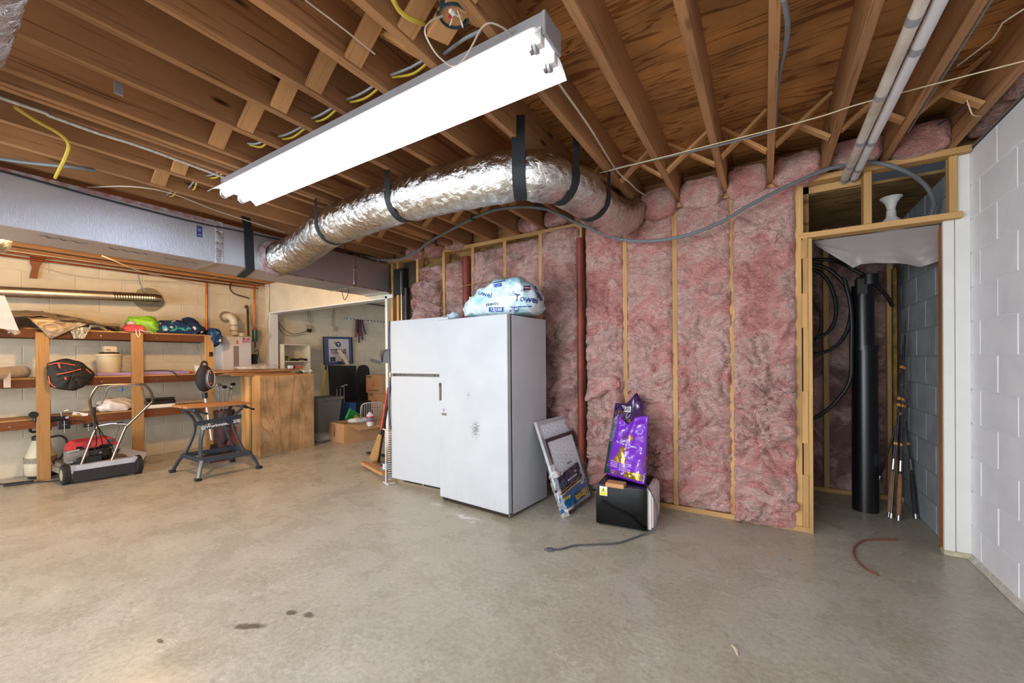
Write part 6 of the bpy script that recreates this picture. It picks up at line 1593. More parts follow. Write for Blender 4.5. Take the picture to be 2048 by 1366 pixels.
cable('black_hose', 'thin black hose lying along the floor past the first shelf post', [(-6.703, 0.620, 0.012), (-6.434, 0.778, 0.012), (-6.334, 0.894, 0.012), (-6.187, 1.040, 0.012), (-6.082, 1.162, 0.012)], 0.007, BLACKM)
bm = BM(); obox(bm, (-6.423, 0.739, 0.014), (-6.350, 0.916, 0.014), 0.06, 0.026, bev=0.008); solo('power_strip', 'black bundled cord lying on the floor in front of the sprayer', 'cord', bm, BLACKP)

# ---- white baseboard plank behind the mower
sboard('white_plank', 'short white painted plank lying between mower and second shelf post', 'plank', (-6.340, 1.565, 0.195), (-6.340, 1.792, 0.091), 0.03, 0.10, WHITE_PAINT)

# ================================================================== LAWN MOWER
t = thing('lawn_mower', 'old push mower with red engine cover and bent chrome handle', 'lawn mower', (-6.2, 1.32, 0))
DECK = M_('dusty_mower_deck', '#8a8078', 0.6, var=0.3, scale=8, col2='#6a5a4a'); RIM = M_('tan_wheel_rim', '#b0a284', 0.6); RAIL = M_('pale_steel_rail', '#b9bcc6', 0.4, 0.4)
def wheel(c, r, w_, name='wheel'):
    bm = BM(); c = Vector(c)
    lathe(bm, [(r * 0.55, -w_ / 2), (r * 0.9, -w_ / 2), (r, -w_ / 2 + 0.008), (r, w_ / 2 - 0.008), (r * 0.9, w_ / 2), (r * 0.55, w_ / 2)], 32, c, 'Y', cap=False)
    for k in range(24):
        a = k * 2 * PI / 24; q = c + Vector((math.cos(a) * r, 0, math.sin(a) * r)); s = (k % 2) * 2 - 1
        obox(bm, q + Vector((0, -w_ * 0.4 * (s > 0) + 0.0, 0)), q + Vector((0, w_ * 0.4 * (s < 0) + (w_ * 0.02 if s > 0 else 0), 0)), 0.012, 0.010, (math.cos(a), 0, math.sin(a)))
    wo = obj(name, bm, RUBBER, t, world=True)
    bm = BM(); lathe(bm, [(0.0, -w_ / 2 + 0.006), (r * 0.25, -w_ / 2 - 0.004), (r * 0.3, -w_ / 2 + 0.008), (r * 0.62, -w_ / 2 - 0.001), (r * 0.56, w_ / 2 - 0.004), (r * 0.2, w_ / 2), (0, w_ / 2)], 24, c, 'Y'); obj('rim', bm, RIM, wo, world=True)
rw = 0.098
wheel((-5.985, 1.075, rw), rw, 0.055); wheel((-5.875, 1.60, rw), rw, 0.055); wheel((-6.60, 1.10, 0.098), 0.098, 0.05); wheel((-6.50, 1.62, 0.098), 0.098, 0.05)
bm = BM(); prism(bm, [(-6.62, 1.12), (-6.66, 1.25), (-6.64, 1.48), (-6.5, 1.60), (-6.20, 1.62), (-5.93, 1.57), (-5.98, 1.14), (-6.2, 1.06), (-6.45, 1.05)], 0.085, Matrix.Translation((0, 0, 0.085)))
bmesh.ops.bevel(bm, geom=[e for e in bm.edges if e.verts[0].co.z > 0.16 and e.verts[1].co.z > 0.16], offset=0.03, segments=3, affect='EDGES'); obj('deck', bm, DECK, t, world=True)
bm = BM(); obox(bm, (-5.905, 1.115, 0.155), (-5.815, 1.565, 0.165), 0.012, 0.05, bev=0.002); obox(bm, (-5.935, 1.115, 0.183), (-5.845, 1.565, 0.193), 0.07, 0.006)
rl = obj('rear_rail', bm, RAIL, t, world=True)
bm = BM(); obox(bm, (-5.835, 1.55, 0.155), (-5.832, 1.575, 0.20), 0.03, 0.05, (1, 0, 0)); obox(bm, (-5.91, 1.10, 0.15), (-5.91, 1.13, 0.15), 0.03, 0.08); obj('rail_bracket', bm, RAIL, t, world=True)
bm = BM(); obox(bm, (-5.898, 1.115, 0.075), (-5.808, 1.572, 0.085), 0.008, 0.115, bev=0.002); obj('trailing_flap', bm, BLACKM, t, world=True)
bm = BM(); box(bm, -6.02, -5.93, 1.16, 1.33, 0.19, 0.245, 0.012, seg=2); obj('rear_cover', bm, BLACKM, t, world=True)
# engine
bm = BM(); lathe(bm, [(0.0, 0.0), (0.10, 0.0), (0.115, 0.02), (0.115, 0.09), (0.10, 0.11), (0.0, 0.11)], 28, (-6.22, 1.36, 0.17)); obj('crankcase', bm, M_('dark_cast_metal', '#3b3633', 0.6, 0.3), t, world=True)
bm = BM(); box(bm, -6.20, -6.06, 1.10, 1.26, 0.19, 0.31, 0.015, seg=2); mf = obj('muffler', bm, M_('dull_aluminium', '#9d9a94', 0.45, 0.6, var=0.3), t, world=True)
bm = BM()
for p, q in (((-6.05, 1.10, 0.20), (-6.05, 1.10, 0.31)), ((-6.05, 1.10, 0.31), (-6.05, 1.19, 0.32)), ((-6.05, 1.10, 0.20), (-6.05, 1.14, 0.20))): obox(bm, p, q, 0.014, 0.014)
obj('muffler_guard', bm, RAIL, mf, world=True)
for k in range(6):
    bm = BM(); box(bm, -6.18, -6.06, 1.25, 1.40, 0.20 + k * 0.016, 0.204 + k * 0.016); obj('cooling_fin', bm, M_('dull_aluminium', '#9d9a94', 0.45, 0.6, var=0.3), t, world=True)
REDM = M_('faded_red_shroud', '#c43c3f', 0.45, var=0.2, scale=6)
bm = BM(); 
prof = [(1.12, 0.30), (1.14, 0.36), (1.17, 0.39), (1.30, 0.40), (1.33, 0.385), (1.36, 0.40), (1.43, 0.405), (1.47, 0.385), (1.50, 0.32), (1.46, 0.315), (1.44, 0.335), (1.36, 0.335), (1.34, 0.32), (1.24, 0.31), (1.22, 0.345), (1.18, 0.345), (1.165, 0.30)]
a = [bm.verts.new((-6.08, y, z)) for y, z in prof]; b_ = [bm.verts.new((-6.30, y, z + 0.005)) for y, z in prof]
bm.faces.new(a); bm.faces.new(b_[::-1])
for i in range(len(a)): bm.faces.new((a[i], b_[i], b_[(i + 1) % len(a)], a[(i + 1) % len(a)]))
bmesh.ops.recalc_face_normals(bm, faces=bm.faces); bmesh.ops.bevel(bm, geom=[e for e in bm.edges if abs(e.verts[0].co.x - e.verts[1].co.x) < 1e-4 and e.verts[0].co.x > -6.1], offset=0.006, segments=2, affect='EDGES')
sh = obj('engine_shroud', bm, REDM, t, world=True)
bm = BM(); box(bm, -6.30, -6.10, 1.16, 1.46, 0.30, 0.372, 0.01); obj('engine_block', bm, BLACKM, t, world=True)
bm = BM(); box(bm, -6.078, -6.07, 1.40, 1.46, 0.352, 0.392, 0.002); obj('shroud_label', bm, M_('dark_label', '#4a4a4a', 0.5), sh, world=True)
bm = BM(); cyl(bm, (-6.07, 1.36, 0.25), (-6.02, 1.36, 0.25), 0.035, seg=18); box(bm, -6.10, -6.03, 1.33, 1.42, 0.215, 0.30, 0.008); ca = obj('carburettor', bm, BLACKM, t, world=True)
bm = BM(); cyl(bm, (-6.02, 1.34, 0.265), (-6.012, 1.34, 0.265), 0.012, seg=12); obj('screw_cap', bm, STEEL, ca, world=True)
# handle
def hp(px, py, X): pass
L = [(-5.930, 1.180, 0.183), (-5.900, 1.263, 0.485), (-5.890, 1.291, 0.564), (-5.860, 1.256, 0.659), (-5.800, 1.223, 0.784), (-5.770, 1.213, 0.857), (-5.740, 1.229, 0.923), (-5.720, 1.250, 0.972), (-5.710, 1.273, 0.991), (-5.690, 1.418, 0.994), (-5.670, 1.592, 0.985), (-5.680, 1.645, 0.938), (-5.710, 1.683, 0.864), (-5.740, 1.695, 0.801), (-5.760, 1.679, 0.763), (-5.840, 1.524, 0.557), (-5.850, 1.494, 0.507), (-5.880, 1.396, 0.190)]
bm = BM(); tube(bm, smooth_path(L, 5), 0.012, 12); hn = obj('handle', bm, M_('aged_chrome', '#a99a8a', 0.25, 1.0, var=0.25, scale=12), t, world=True)
L2 = [(-5.760, 1.257, 0.783), (-5.760, 1.290, 0.805), (-5.720, 1.312, 0.892), (-5.690, 1.327, 0.963), (-5.680, 1.363, 0.982), (-5.660, 1.549, 0.977), (-5.670, 1.588, 0.942), (-5.700, 1.612, 0.843), (-5.740, 1.644, 0.784), (-5.750, 1.681, 0.774)]
bm = BM(); tube(bm, smooth_path(L2, 5), 0.0085, 10); obj('bail_bar', bm, CHROME, t, world=True)
bm = BM(); tube(bm, [(-5.880, 1.289, 0.566), (-5.870, 1.401, 0.577), (-5.850, 1.511, 0.553)], 0.011, 10); obj('cross_bar', bm, CHROME, t, world=True)
bm = BM(); box(bm, *[q for pr_ in zip([v - e for v, e in zip((-5.810, 1.246, 0.730), (0.018, 0.016, 0.04))], [v + e for v, e in zip((-5.810, 1.246, 0.730), (0.018, 0.016, 0.04))]) for q in pr_], 0.006); obj('lever_bracket', bm, BLACKM, t, world=True)
bm = BM(); cyl(bm, (-5.660, 1.422, 0.953), (-5.660, 1.422, 0.927), 0.014, seg=10); obj('blue_clip', bm, M_('blue_plastic', '#1d4fa5', 0.5), t, world=True)
bm = BM(); obox(bm, (-5.860, 1.434, 0.579), (-5.860, 1.477, 0.578), 0.02, 0.014); obj('cable_clip', bm, BLACKM, t, world=True)
for pts in ([(-5.800, 1.247, 0.690), (-5.840, 1.262, 0.557), (-5.950, 1.296, 0.386), (-6.000, 1.279, 0.263)], [(-5.800, 1.254, 0.699), (-5.860, 1.296, 0.525), (-5.980, 1.351, 0.347), (-6.050, 1.390, 0.278)], [(-5.820, 1.265, 0.610), (-5.880, 1.326, 0.477), (-5.980, 1.413, 0.335), (-6.020, 1.450, 0.243)]):
    bm = BM(); tube(bm, smooth_path(pts, 5), 0.0045, 6); obj('control_cable', bm, BLACKM, t, world=True)
bm = BM(); tube(bm, [(-5.860, 1.457, 0.549), (-6.000, 1.426, 0.288)], 0.002, 6); obj('starter_rope', bm, BLACKM, t, world=True)

# ================================================================== FOLDING WORKBENCH
t = thing('folding_workbench', 'grey steel folding workbench with wooden jaws and white lettering', 'workbench', (-5.2, 2.1, 0))
SL = M_('slate_steel', '#3b4450', 0.42, 0.2, var=0.12); SLL = M_('worn_slate_steel', '#6b6d6e', 0.4, 0.3)
feet = [Vector((-5.575, 1.812, 0.000)), Vector((-4.942, 1.817, 0.000)), Vector((-4.910, 2.392, 0.000)), Vector((-5.516, 2.383, 0.000))]   # back-left, front-left, front-right, back-right
ped = 0.225
k0, k1, k2, k3 = Vector((-5.470, 1.874, 0.288)), Vector((-4.980, 1.867, 0.159)), Vector((-4.940, 2.312, 0.156)), Vector((-5.420, 2.371, 0.184))
for p in (k0, k1, k2, k3): p.z = 0.19
# step frame
for a, b_ in ((k0, k1), (k1, k2), (k2, k3), (k3, k0)):
    bm = BM(); obox(bm, a, b_, 0.03, 0.045, bev=0.003); obj('step_rail', bm, SL, t, world=True)
bm = BM(); obox(bm, k1.lerp(k0, 0.06) + Vector((0, 0, 0.02)), k2.lerp(k3, 0.06) + Vector((0, 0, 0.02)), 0.075, 0.008); obj('step_plate', bm, SL, t, world=True)
for f, k in zip(feet, (k0, k1, k2, k3)):
    bm = BM(); tube(bm, smooth_path([k + Vector((0, 0, 0.0)), k.lerp(f, 0.45) + Vector((0, 0, 0.02)), f + Vector((0, 0, 0.018))], 5), 0.022, 10, flat=0.8); lg = obj('leg', bm, SL if f is not feet[1] else SLL, t, world=True)
    bm = BM(); box(bm, f.x - 0.028, f.x + 0.028, f.y - 0.028, f.y + 0.028, 0, 0.03, 0.006); obj('rubber_foot', bm, RUBBER, lg, world=True)
# top jaws
T0, T1 = Vector((-5.280, 1.795, 0.738)), Vector((-5.280, 2.439, 0.726)); zt = 0.775
z_t = (T0.z + T1.z) / 2
for dx, w_, lab_ in ((0.09, 0.10, 'front'), (-0.12, 0.24, 'rear')):
    board('jaw_board', (-5.28 + dx, T0.y, T0.z + 0.004), (-5.28 + dx, T1.y, T1.z + 0.004), w_, 0.024, W_PLANK, t)
# upper carrier channels and hourglass side frames
for y, nm in ((T0.y + 0.09, 0), (T1.y - 0.09, 1)):
    bm = BM(); obox(bm, (-5.50, y, z_t - 0.025), (-5.14, y, z_t - 0.025), 0.055, 0.03, bev=0.004); ch = obj('jaw_carrier', bm, SL, t, world=True)
    s = 1 if nm == 0 else -1
    top = Vector((-5.18, y, z_t - 0.05)); topb = Vector((-5.46, y, z_t - 0.05))
    waist = Vector((-5.22, y + s * 0.085, 0.49)); waistb = Vector((-5.42, y + s * 0.085, 0.49))
    ft, bt = (k1.lerp(k0, 0.08), k0) if nm == 0 else (k2.lerp(k3, 0.08), k3)
    ft = ft + Vector((0, s * 0.02, 0.02)); bt = bt + Vector((0, s * 0.02, 0.02))
    for P_ in ([top, waist + Vector((0, -s * 0.02, 0.11)), waist, waist + Vector((0.02, -s * 0.03, -0.13)), Vector((ft.x - 0.05, ft.y + 0.0, 0.20))], [topb, waistb + Vector((0, -s * 0.02, 0.11)), waistb, waistb + Vector((-0.0, -s * 0.03, -0.13)), Vector((bt.x, bt.y, 0.20))]):
        bm = BM(); tube(bm, smooth_path(P_, 4), 0.021, 8, flat=0.7); obj('side_arm', bm, SL, t, world=True)
    bm = BM(); cyl(bm, (-5.13, y, z_t - 0.035), (-5.07, y, z_t - 0.035), 0.016, seg=12); obox(bm, (-5.075, y, z_t - 0.035), (-5.07, y + 0.05, z_t - 0.06), 0.012, 0.016); cyl(bm, (-5.07, y + 0.05, z_t - 0.06), (-5.03, y + 0.05, z_t - 0.06), 0.012, seg=10); obj('crank_handle', bm, BLACKP, t, world=True)
wl, wr = Vector((-5.205, T0.y + 0.10, 0.545)), Vector((-5.205, T1.y - 0.13, 0.575))
bm = BM(); obox(bm, (-5.205, T0.y + 0.085, 0.555), (-5.205, T1.y - 0.09, 0.585), 0.004, 0.045, bev=0.001); obj('name_rail', bm, SL, t, world=True)
bm = BM(); obox(bm, (-5.205, T0.y + 0.17, 0.50), (-5.205, T1.y - 0.13, 0.53), 0.004, 0.05, bev=0.001); obj('name_rail', bm, SL, t, world=True)
text('lettering', '@Workmate..', 0.046, face_matrix((-5.2015, T0.y + 0.285, 0.513), (0, 1, 0.075), (0, 0, 1)), WPRINT, t, bold=0.0008)
text('lettering', '200', 0.05, face_matrix((-5.2015, T0.y + 0.285 + 0.215, 0.533), (0, 1, 0.06), (0, 0, 1)), WPRINT, t, bold=0.001)

# ---- stick vacuum
t = thing('stick_vacuum', 'black and silver stick vacuum standing behind the workbench', 'vacuum cleaner', (-5.750, 2.214, 0.165))
vt, vb = Vector((-5.850, 2.232, 0.816)), Vector((-5.800, 2.282, 0.258))
bm = BM(); cyl(bm, vt, vb, 0.017, seg=14); obj('wand', bm, M_('silver_plastic', '#b8b4ae', 0.35, 0.5), t, world=True)
Mv = face_matrix((-5.850, 2.239, 1.019), (0.5, 1, 0), (0, 0, 1))
bm = BM(); cM = Vector((-5.870, 2.236, 1.019))
def vf(p, n): return p
blob(bm, cM, (0.055, 0.095, 0.165), 28, 18); obj('dust_bag', bm, BLACKM, t, smooth=180, world=True)
bm = BM(); blob(bm, cM + Vector((0.05, 0.04, -0.005)), (0.035, 0.055, 0.13), 24, 16); fr_ = obj('front_shell', bm, M_('dark_grey_plastic', '#3c3a3b', 0.35), t, smooth=180, world=True)
bm = BM(); tube(bm, [cM + Vector((0.085, 0.04 + 0.038 * math.cos(a), 0.0 + 0.105 * math.sin(a))) for a in [i * PI / 10 for i in range(20)]], 0.005, 6, closed=True); obj('silver_trim', bm, M_('silver_plastic', '#b8b4ae', 0.35, 0.5), fr_, world=True)
for dz in (0.07, -0.06):
    bm = BM(); box(bm, cM.x + 0.082, cM.x + 0.09, cM.y + 0.028, cM.y + 0.052, cM.z + dz - 0.012, cM.z + dz + 0.012, 0.003); obj('red_button', bm, M_('red_button', '#a3262c', 0.4), fr_, world=True)
bm = BM(); tube(bm, smooth_path([cM + Vector((0, -0.04, 0.14)), cM + Vector((0, -0.02, 0.20)), cM + Vector((0, 0.02, 0.20)), cM + Vector((0, 0.03, 0.14))], 4), 0.012, 8); obj('grip', bm, BLACKP, t, world=True)
bm = BM(); cyl(bm, vt + Vector((0, 0, 0.03)), vt + Vector((0, 0, -0.04)), 0.028, seg=14); obj('joint', bm, BLACKP, t, world=True)
bm = BM(); q = vb; prism(bm, [(-0.15, 0), (0.15, 0), (0.13, 0.07), (0.05, 0.10), (0.03, 0.2), (-0.03, 0.2), (-0.05, 0.10), (-0.13, 0.07)], 0.06, face_matrix((q.x + 0.03, q.y + 0.0, 0.01), (0.2, 1, 0), (0, 0, 1))); obj('floor_head', bm, BLACKP, t, world=True)
bm = BM(); box(bm, q.x + 0.07, q.x + 0.12, q.y - 0.08, q.y + 0.12, 0.0, 0.05, 0.01); obj('red_brush_window', bm, M_('dark_red_plastic', '#6d2420', 0.4), t, world=True)

# ---- golf bag between shelves and cabinets
t = thing('golf_bag', 'dark red brown golf bag with club tubes behind the workbench', 'golf bag', (-6.200, 2.590, 0.065))
gb = Vector((-6.150, 2.564, 0.109)); gb.z = 0
GB = M_('maroon_bag', '#4a2723', 0.6, var=0.6, scale=10, col2='#26211f')
bm = BM(); lathe(bm, [(0.0, 0.0), (0.11, 0.0), (0.12, 0.03), (0.115, 0.5), (0.125, 0.56), (0.11, 0.58), (0.0, 0.57)], 24, gb); obj('body', bm, GB, t, world=True)
for k, (dy, dx) in enumerate(((-0.07, 0.04), (-0.03, 0.06), (0.02, 0.06), (0.06, 0.03), (0.0, -0.03))):
    bm = BM(); a = gb + Vector((dx, dy, 0.5)); b_ = gb + Vector((dx * 1.2, dy * 1.3, 0.92 - 0.03 * (k % 3))); cyl(bm, a, b_, 0.006, seg=8); cb = obj('club_shaft', bm, CHROME, t, world=True)
    bm = BM(); blob(bm, b_ + Vector((0.01, 0.012, 0)), (0.018, 0.035, 0.02), 12, 8); obj('club_head', bm, BLACKM if k % 2 else STEEL, cb, world=True)
bm = BM(); tube(bm, smooth_path([gb + Vector((0.11, -0.06, 0.15)), gb + Vector((0.19, -0.02, 0.3)), gb + Vector((0.12, 0.0, 0.5))], 4), 0.012, 6); obj('strap', bm, BLACKM, t, world=True)
bm = BM(); box(bm, gb.x + 0.09, gb.x + 0.15, gb.y - 0.02, gb.y + 0.09, 0.12, 0.36, 0.02, seg=2); obj('pocket', bm, M_('rust_red_pocket', '#8a3a2c', 0.6), t, world=True)

# ================================================================== PLYWOOD CABINETS WITH PLANKS
t = thing('plywood_cabinet', 'pair of upturned plywood cabinet boxes with knotty side panel facing the room', 'cabinet', (-5.8, 3.05, 0))
board('side_panel', (-5.503, 3.065, 0.0), (-5.503, 3.065, 1.035), 0.73, 0.014, W_PANEL, t, up=(1, 0, 0), bev=0.001)
board('face_board', (-5.62, 2.712, 0.0), (-5.62, 2.712, 1.03), 0.20, 0.02, W_SHELF, t, up=(0, 1, 0))
board('rear_panel', (-5.735, 3.07, 0.0), (-5.735, 3.07, 1.03), 0.70, 0.018, W_PANEL, t, up=(1, 0, 0))
board('face_board', (-5.815, 2.705, 0.0), (-5.815, 2.705, 1.03), 0.10, 0.03, W_STUD, t, up=(0, 1, 0))
board('face_board', (-5.935, 2.715, 0.0), (-5.935, 2.715, 1.03), 0.13, 0.02, W_SHELF, t, up=(0, 1, 0))
board('rear_panel', (-6.04, 3.07, 0.0), (-6.04, 3.07, 1.03), 0.70, 0.018, W_PANEL, t, up=(1, 0, 0))
board('top_board', (-5.77, 2.71, 1.036), (-5.77, 3.42, 1.036), 0.55, 0.018, W_SHELF, t)
board('back_board', (-5.77, 3.42, 0.0), (-5.77, 3.42, 1.03), 0.52, 0.02, W_PANEL, t, up=(0, 1, 0))
zt = 1.046
pl = [((-5.70, 2.46, zt + 0.008), (-5.62, 3.40, zt + 0.008), 0.09, 0.014), ((-5.86, 2.36, zt + 0.010), (-5.86, 3.28, zt + 0.010), 0.12, 0.014), ((-5.74, 2.40, zt + 0.026), (-5.72, 3.20, zt + 0.026), 0.10, 0.014),
      ((-5.92, 2.25, zt + 0.030), (-5.90, 3.30, zt + 0.030), 0.10, 0.016), ((-5.80, 2.30, zt + 0.048), (-5.78, 3.36, zt + 0.048), 0.14, 0.016), ((-5.96, 2.22, zt + 0.066), (-5.9, 3.42, zt + 0.066), 0.12, 0.012)]
labs = ['lowest and frontmost plank of the pile on the plywood cabinet', 'wide lower plank at the rear of the pile on the cabinet', 'narrow second layer plank in the pile on the cabinet', 'rear second layer plank sticking out left of the cabinet', 'wide plank near the top of the pile on the cabinet', 'topmost thin plank of the pile on the cabinet']
for (a, b_, w_, th), lb_ in zip(pl, labs): sboard('loose_plank', lb_, 'plank', a, b_, w_, th, W_PLANK, group='planks piled on the plywood cabinet')
ztop = zt + 0.075
t = thing('plastic_bag', 'clear crumpled plastic bag lying on top of the planks', 'plastic bag', (-5.85, 2.95, ztop))
obj('bag', cloth('', '', '', (-5.90, 2.86, ztop + 0.022), (0.10, 0.26, 0.035), 0, 31.0, 0.02, 9, ztop - 0.002, 50, 24), clearfilm('bag_film', '#e8e2da', 0.5), t, smooth=180, world=True)
t = thing('caulk_tube', 'orange and white tube with dark cap lying on the planks', 'tube', (-5.850, 3.166, 1.066))
a, b_ = Vector((-5.72, 3.19, ztop + 0.022)), Vector((-5.70, 3.36, ztop + 0.018))
bm = BM(); cyl(bm, a, a.lerp(b_, 0.35), 0.024, seg=16); obj('white_body', bm, M_('printed_white', '#d9dde2', 0.4, var=0.3, scale=40), t, world=True)
bm = BM(); cyl(bm, a.lerp(b_, 0.35), a.lerp(b_, 0.5), 0.020, seg=16); obj('black_band', bm, BLACKM, t, world=True)
bm = BM(); cyl(bm, a.lerp(b_, 0.5), b_, 0.015, seg=16); obj('orange_body', bm, M_('orange_red', '#d5522f', 0.5), t, world=True)
t = thing('work_gloves', 'white and green work gloves at the end of the plank pile', 'gloves', (-5.6, 3.33, zt))
obj('glove', cloth('', '', '', (-5.60, 3.36, zt + 0.03), (0.05, 0.06, 0.02), 0, 41.0, 0.02, 16, zt, 30, 16), M_('white_cotton', '#cfc8bb', 0.9), t, smooth=180, world=True)
for k in range(4):
    bm = BM(); cyl(bm, (-5.57 + 0.01 * k, 3.38 + 0.01 * k, zt + 0.03), (-5.55, 3.43 + 0.008 * k, zt + 0.055 - 0.012 * k), 0.009, 0.007, seg=8); obj('finger', bm, M_('white_cotton', '#cfc8bb', 0.9), t, world=True)
obj('glove', cloth('', '', '', (-5.58, 3.27, zt + 0.025), (0.04, 0.045, 0.015), 0, 44.0, 0.02, 16, zt, 24, 12), M_('green_black_fabric', '#4e6b30', 0.8, var=0.7, scale=25, col2='#1b1f18'), t, smooth=180, world=True)

# ================================================================== WATER HEATER AND PIPING
t = thing('tankless_water_heater', 'white wall mounted tankless water heater with grey stripe and red sticker', 'water heater', (-6.72, 2.97, 1.1))
x0h = -6.60
h0, h1 = (-6.600, 2.747, 1.596), (-6.600, 3.123, 1.098)
bm = BM(); box(bm, XL + 0.002, x0h, h0[1], h1[1], 1.02, h0[2], 0.008, seg=2); obj('casing', bm, M_('white_appliance', '#d8d3d2', 0.4, var=0.03), t, world=True)
a, b_ = (-6.598, 2.880, 1.456), (-6.598, 2.950, 1.103)
bm = BM(); box(bm, x0h, x0h + 0.002, a[1], b_[1], 1.03, a[2]); obj('grey_stripe', bm, M_('stripe_grey', '#8b8078', 0.5), t, world=True)
a, b_ = (-6.598, 2.894, 1.544), (-6.598, 2.967, 1.473)
bm = BM(); box(bm, x0h, x0h + 0.003, a[1], b_[1], b_[2], a[2]); obj('sticker', bm, M_('cream_sticker', '#e6d6c6', 0.5), t, world=True)
text('sticker_mark', 'S', 0.06, face_matrix((x0h + 0.004, (a[1] + b_[1]) / 2, (a[2] + b_[2]) / 2), (0, 1, 0), (0, 0, 1)), M_('red_print', '#b8322e', 0.5), t, bold=0.002)
a, b_ = (-6.598, 3.002, 1.585), (-6.598, 3.105, 1.507)
bm = BM(); box(bm, x0h, x0h + 0.003, a[1], b_[1], b_[2], a[2]); st = obj('red_sticker', bm, M_('red_sticker_mix', '#b83a44', 0.5, var=0.8, scale=30, col2='#c9b9c4'), t, world=True)
el = [(-6.660, 2.915, 1.621), (-6.660, 2.917, 1.769), (-6.670, 2.908, 1.843), (-6.710, 2.893, 1.888), (-6.780, 2.890, 1.900), (XL, Vector((-6.840, 2.889, 1.896)).y, Vector((-6.840, 2.889, 1.896)).z)]
bm = BM(); tube(bm, smooth_path(el, 5), 0.052, 22); ex = obj('exhaust_elbow', bm, M_('cream_pvc', '#d3c7ab', 0.45), t, world=True)
for q in ((-6.660, 2.916, 1.680), (-6.660, 2.916, 1.761)):
    bm = BM(); q = Vector(q); cyl(bm, q - Vector((0, 0, 0.008)), q + Vector((0, 0, 0.008)), 0.055, seg=22); obj('clamp_ring', bm, M_('brown_ring', '#8f7d60', 0.5), ex, world=True)
q = Vector((-6.660, 3.017, 1.633)); bm = BM(); cyl(bm, q - Vector((0, 0, 0.03)), q + Vector((0, 0, 0.02)), 0.045, seg=20); obj('intake_stub', bm, M_('cream_pvc', '#d3c7ab', 0.45), t, world=True)
q = Vector((-6.840, 2.889, 1.896)); bm = BM(); lathe(bm, [(0.052, 0.0), (0.085, 0.0), (0.085, 0.012), (0.052, 0.014)], 24, (XL, q.y, q.z), 'X'); obj('wall_ring', bm, M_('brown_ring', '#8f7d60', 0.5), t, world=True)
t = thing('gas_piping', 'dark gas pipe and copper line with green regulator beside the water heater', 'pipe', (-6.780, 3.251, 1.799))
bm = BM(); tube(bm, smooth_path([(-6.800, 3.133, 2.054), (-6.780, 3.146, 2.084), (-6.760, 3.150, 2.022), (-6.720, 3.137, 1.826), (-6.680, 3.123, 1.617)], 4), 0.016, 10, fn=lambda i, a, p: 1 + 0.15 * (i % 3 == 0)); obj('gas_pipe', bm, M_('mottled_brass', '#6a4c2c', 0.45, 0.5, var=0.7, scale=40, col2='#2c241c'), t, world=True)
bm = BM(); cyl(bm, (-6.780, 3.264, 2.411), (-6.780, 3.251, 1.759), 0.013, seg=12); obj('copper_riser', bm, COPPER, t, world=True)
bm = BM(); a, b_ = Vector((-6.740, 3.246, 1.718)), Vector((-6.740, 3.244, 1.539)); cyl(bm, a, b_, 0.038, seg=20); obj('green_regulator', bm, M_('dark_green_paint', '#1f4f43', 0.4), t, world=True)
bm = BM(); cyl(bm, a + Vector((0, 0, 0.035)), a, 0.022, 0.034, seg=18); cyl(bm, b_, b_ - Vector((0, 0, 0.1)), 0.012, seg=10); obj('red_fitting', bm, M_('dull_red_fitting', '#8f3a36', 0.5), t, world=True)
bm = BM(); box(bm, -6.75, -6.69, (-6.700, 3.187, 1.405)[1], (-6.700, 3.258, 1.211)[1], (-6.700, 3.221, 1.188)[2], (-6.700, 3.223, 1.343)[2], 0.01); obj('shutoff_valve', bm, BLACKM, t, world=True)
bm = BM(); tube(bm, smooth_path([(-6.700, 3.216, 1.374), (-6.690, 3.248, 1.405), (-6.690, 3.269, 1.344), (-6.690, 3.246, 1.250)], 4), 0.006, 6); obj('valve_loop', bm, BLACKM, t, world=True)
cable('yellow_wire', 'thin yellow wire hanging down the wall beside the copper riser', [(-6.800, 3.201, 2.403), (-6.800, 3.205, 2.030), (-6.800, 3.217, 1.836), (-6.780, 3.221, 1.758)], 0.004, YELLOWC)
cable('black_cable', 'thick dark cable curving out of the joists onto the cream wall', [(-6.800, 2.943, 2.417), (-6.800, 2.929, 2.317), (-6.780, 2.987, 2.248), (-6.780, 3.126, 2.220), (-6.800, 3.192, 2.207)], 0.011, M_('brown_cable', '#4a3a2c', 0.6))
cable('phone_wire', 'white cord dangling down the opening post beside the regulator', [(-6.681, 3.440, 2.403), (-6.698, 3.430, 2.045), (-6.764, 3.430, 1.770), (-6.661, 3.430, 1.646), (-6.737, 3.430, 1.553)], 0.004, CREAMC)
cable('white_cable', 'cable fastened up the opening post and along the beam', [(-6.806, 3.445, 1.894), (-6.768, 3.445, 1.491), (-6.789, 3.445, 1.186)], 0.003, CREAMC)
# damp stained rim : brown paper hanging by the duct
bm = BM(); prism(bm, [(-0.05, 0.12), (0.07, 0.12), (0.02, 0.02), (0.0, -0.12), (-0.055, -0.12), (-0.035, 0.0), (-0.05, 0.05)], 0.004, face_matrix((-6.820, 1.031, 2.275), (0, 1, 0), (0.0, 0, 1))); solo('torn_brown_paper', 'torn brown paper strip hanging on the cream wall near the ceiling', 'paper', bm, M_('brown_paper', '#8a5534', 0.8))
cable('grey_cable', 'short cable dropping from the joists to the vent pipe', [(-6.800, 1.878, 2.356), (-6.780, 1.881, 2.278), (-6.700, 1.882, 2.193), (-6.620, 1.893, 2.117)], 0.008, M_('pale_grey_cable', '#9aa3ab', 0.5))
cable('white_cable', 'cream cable sagging along the top of the cream wall', [(-6.830, 0.983, 2.311), (-6.830, 1.324, 2.239), (-6.830, 1.905, 2.274), (-6.830, 2.560, 2.380), (-6.830, 2.811, 2.495)], 0.004, CREAMC)
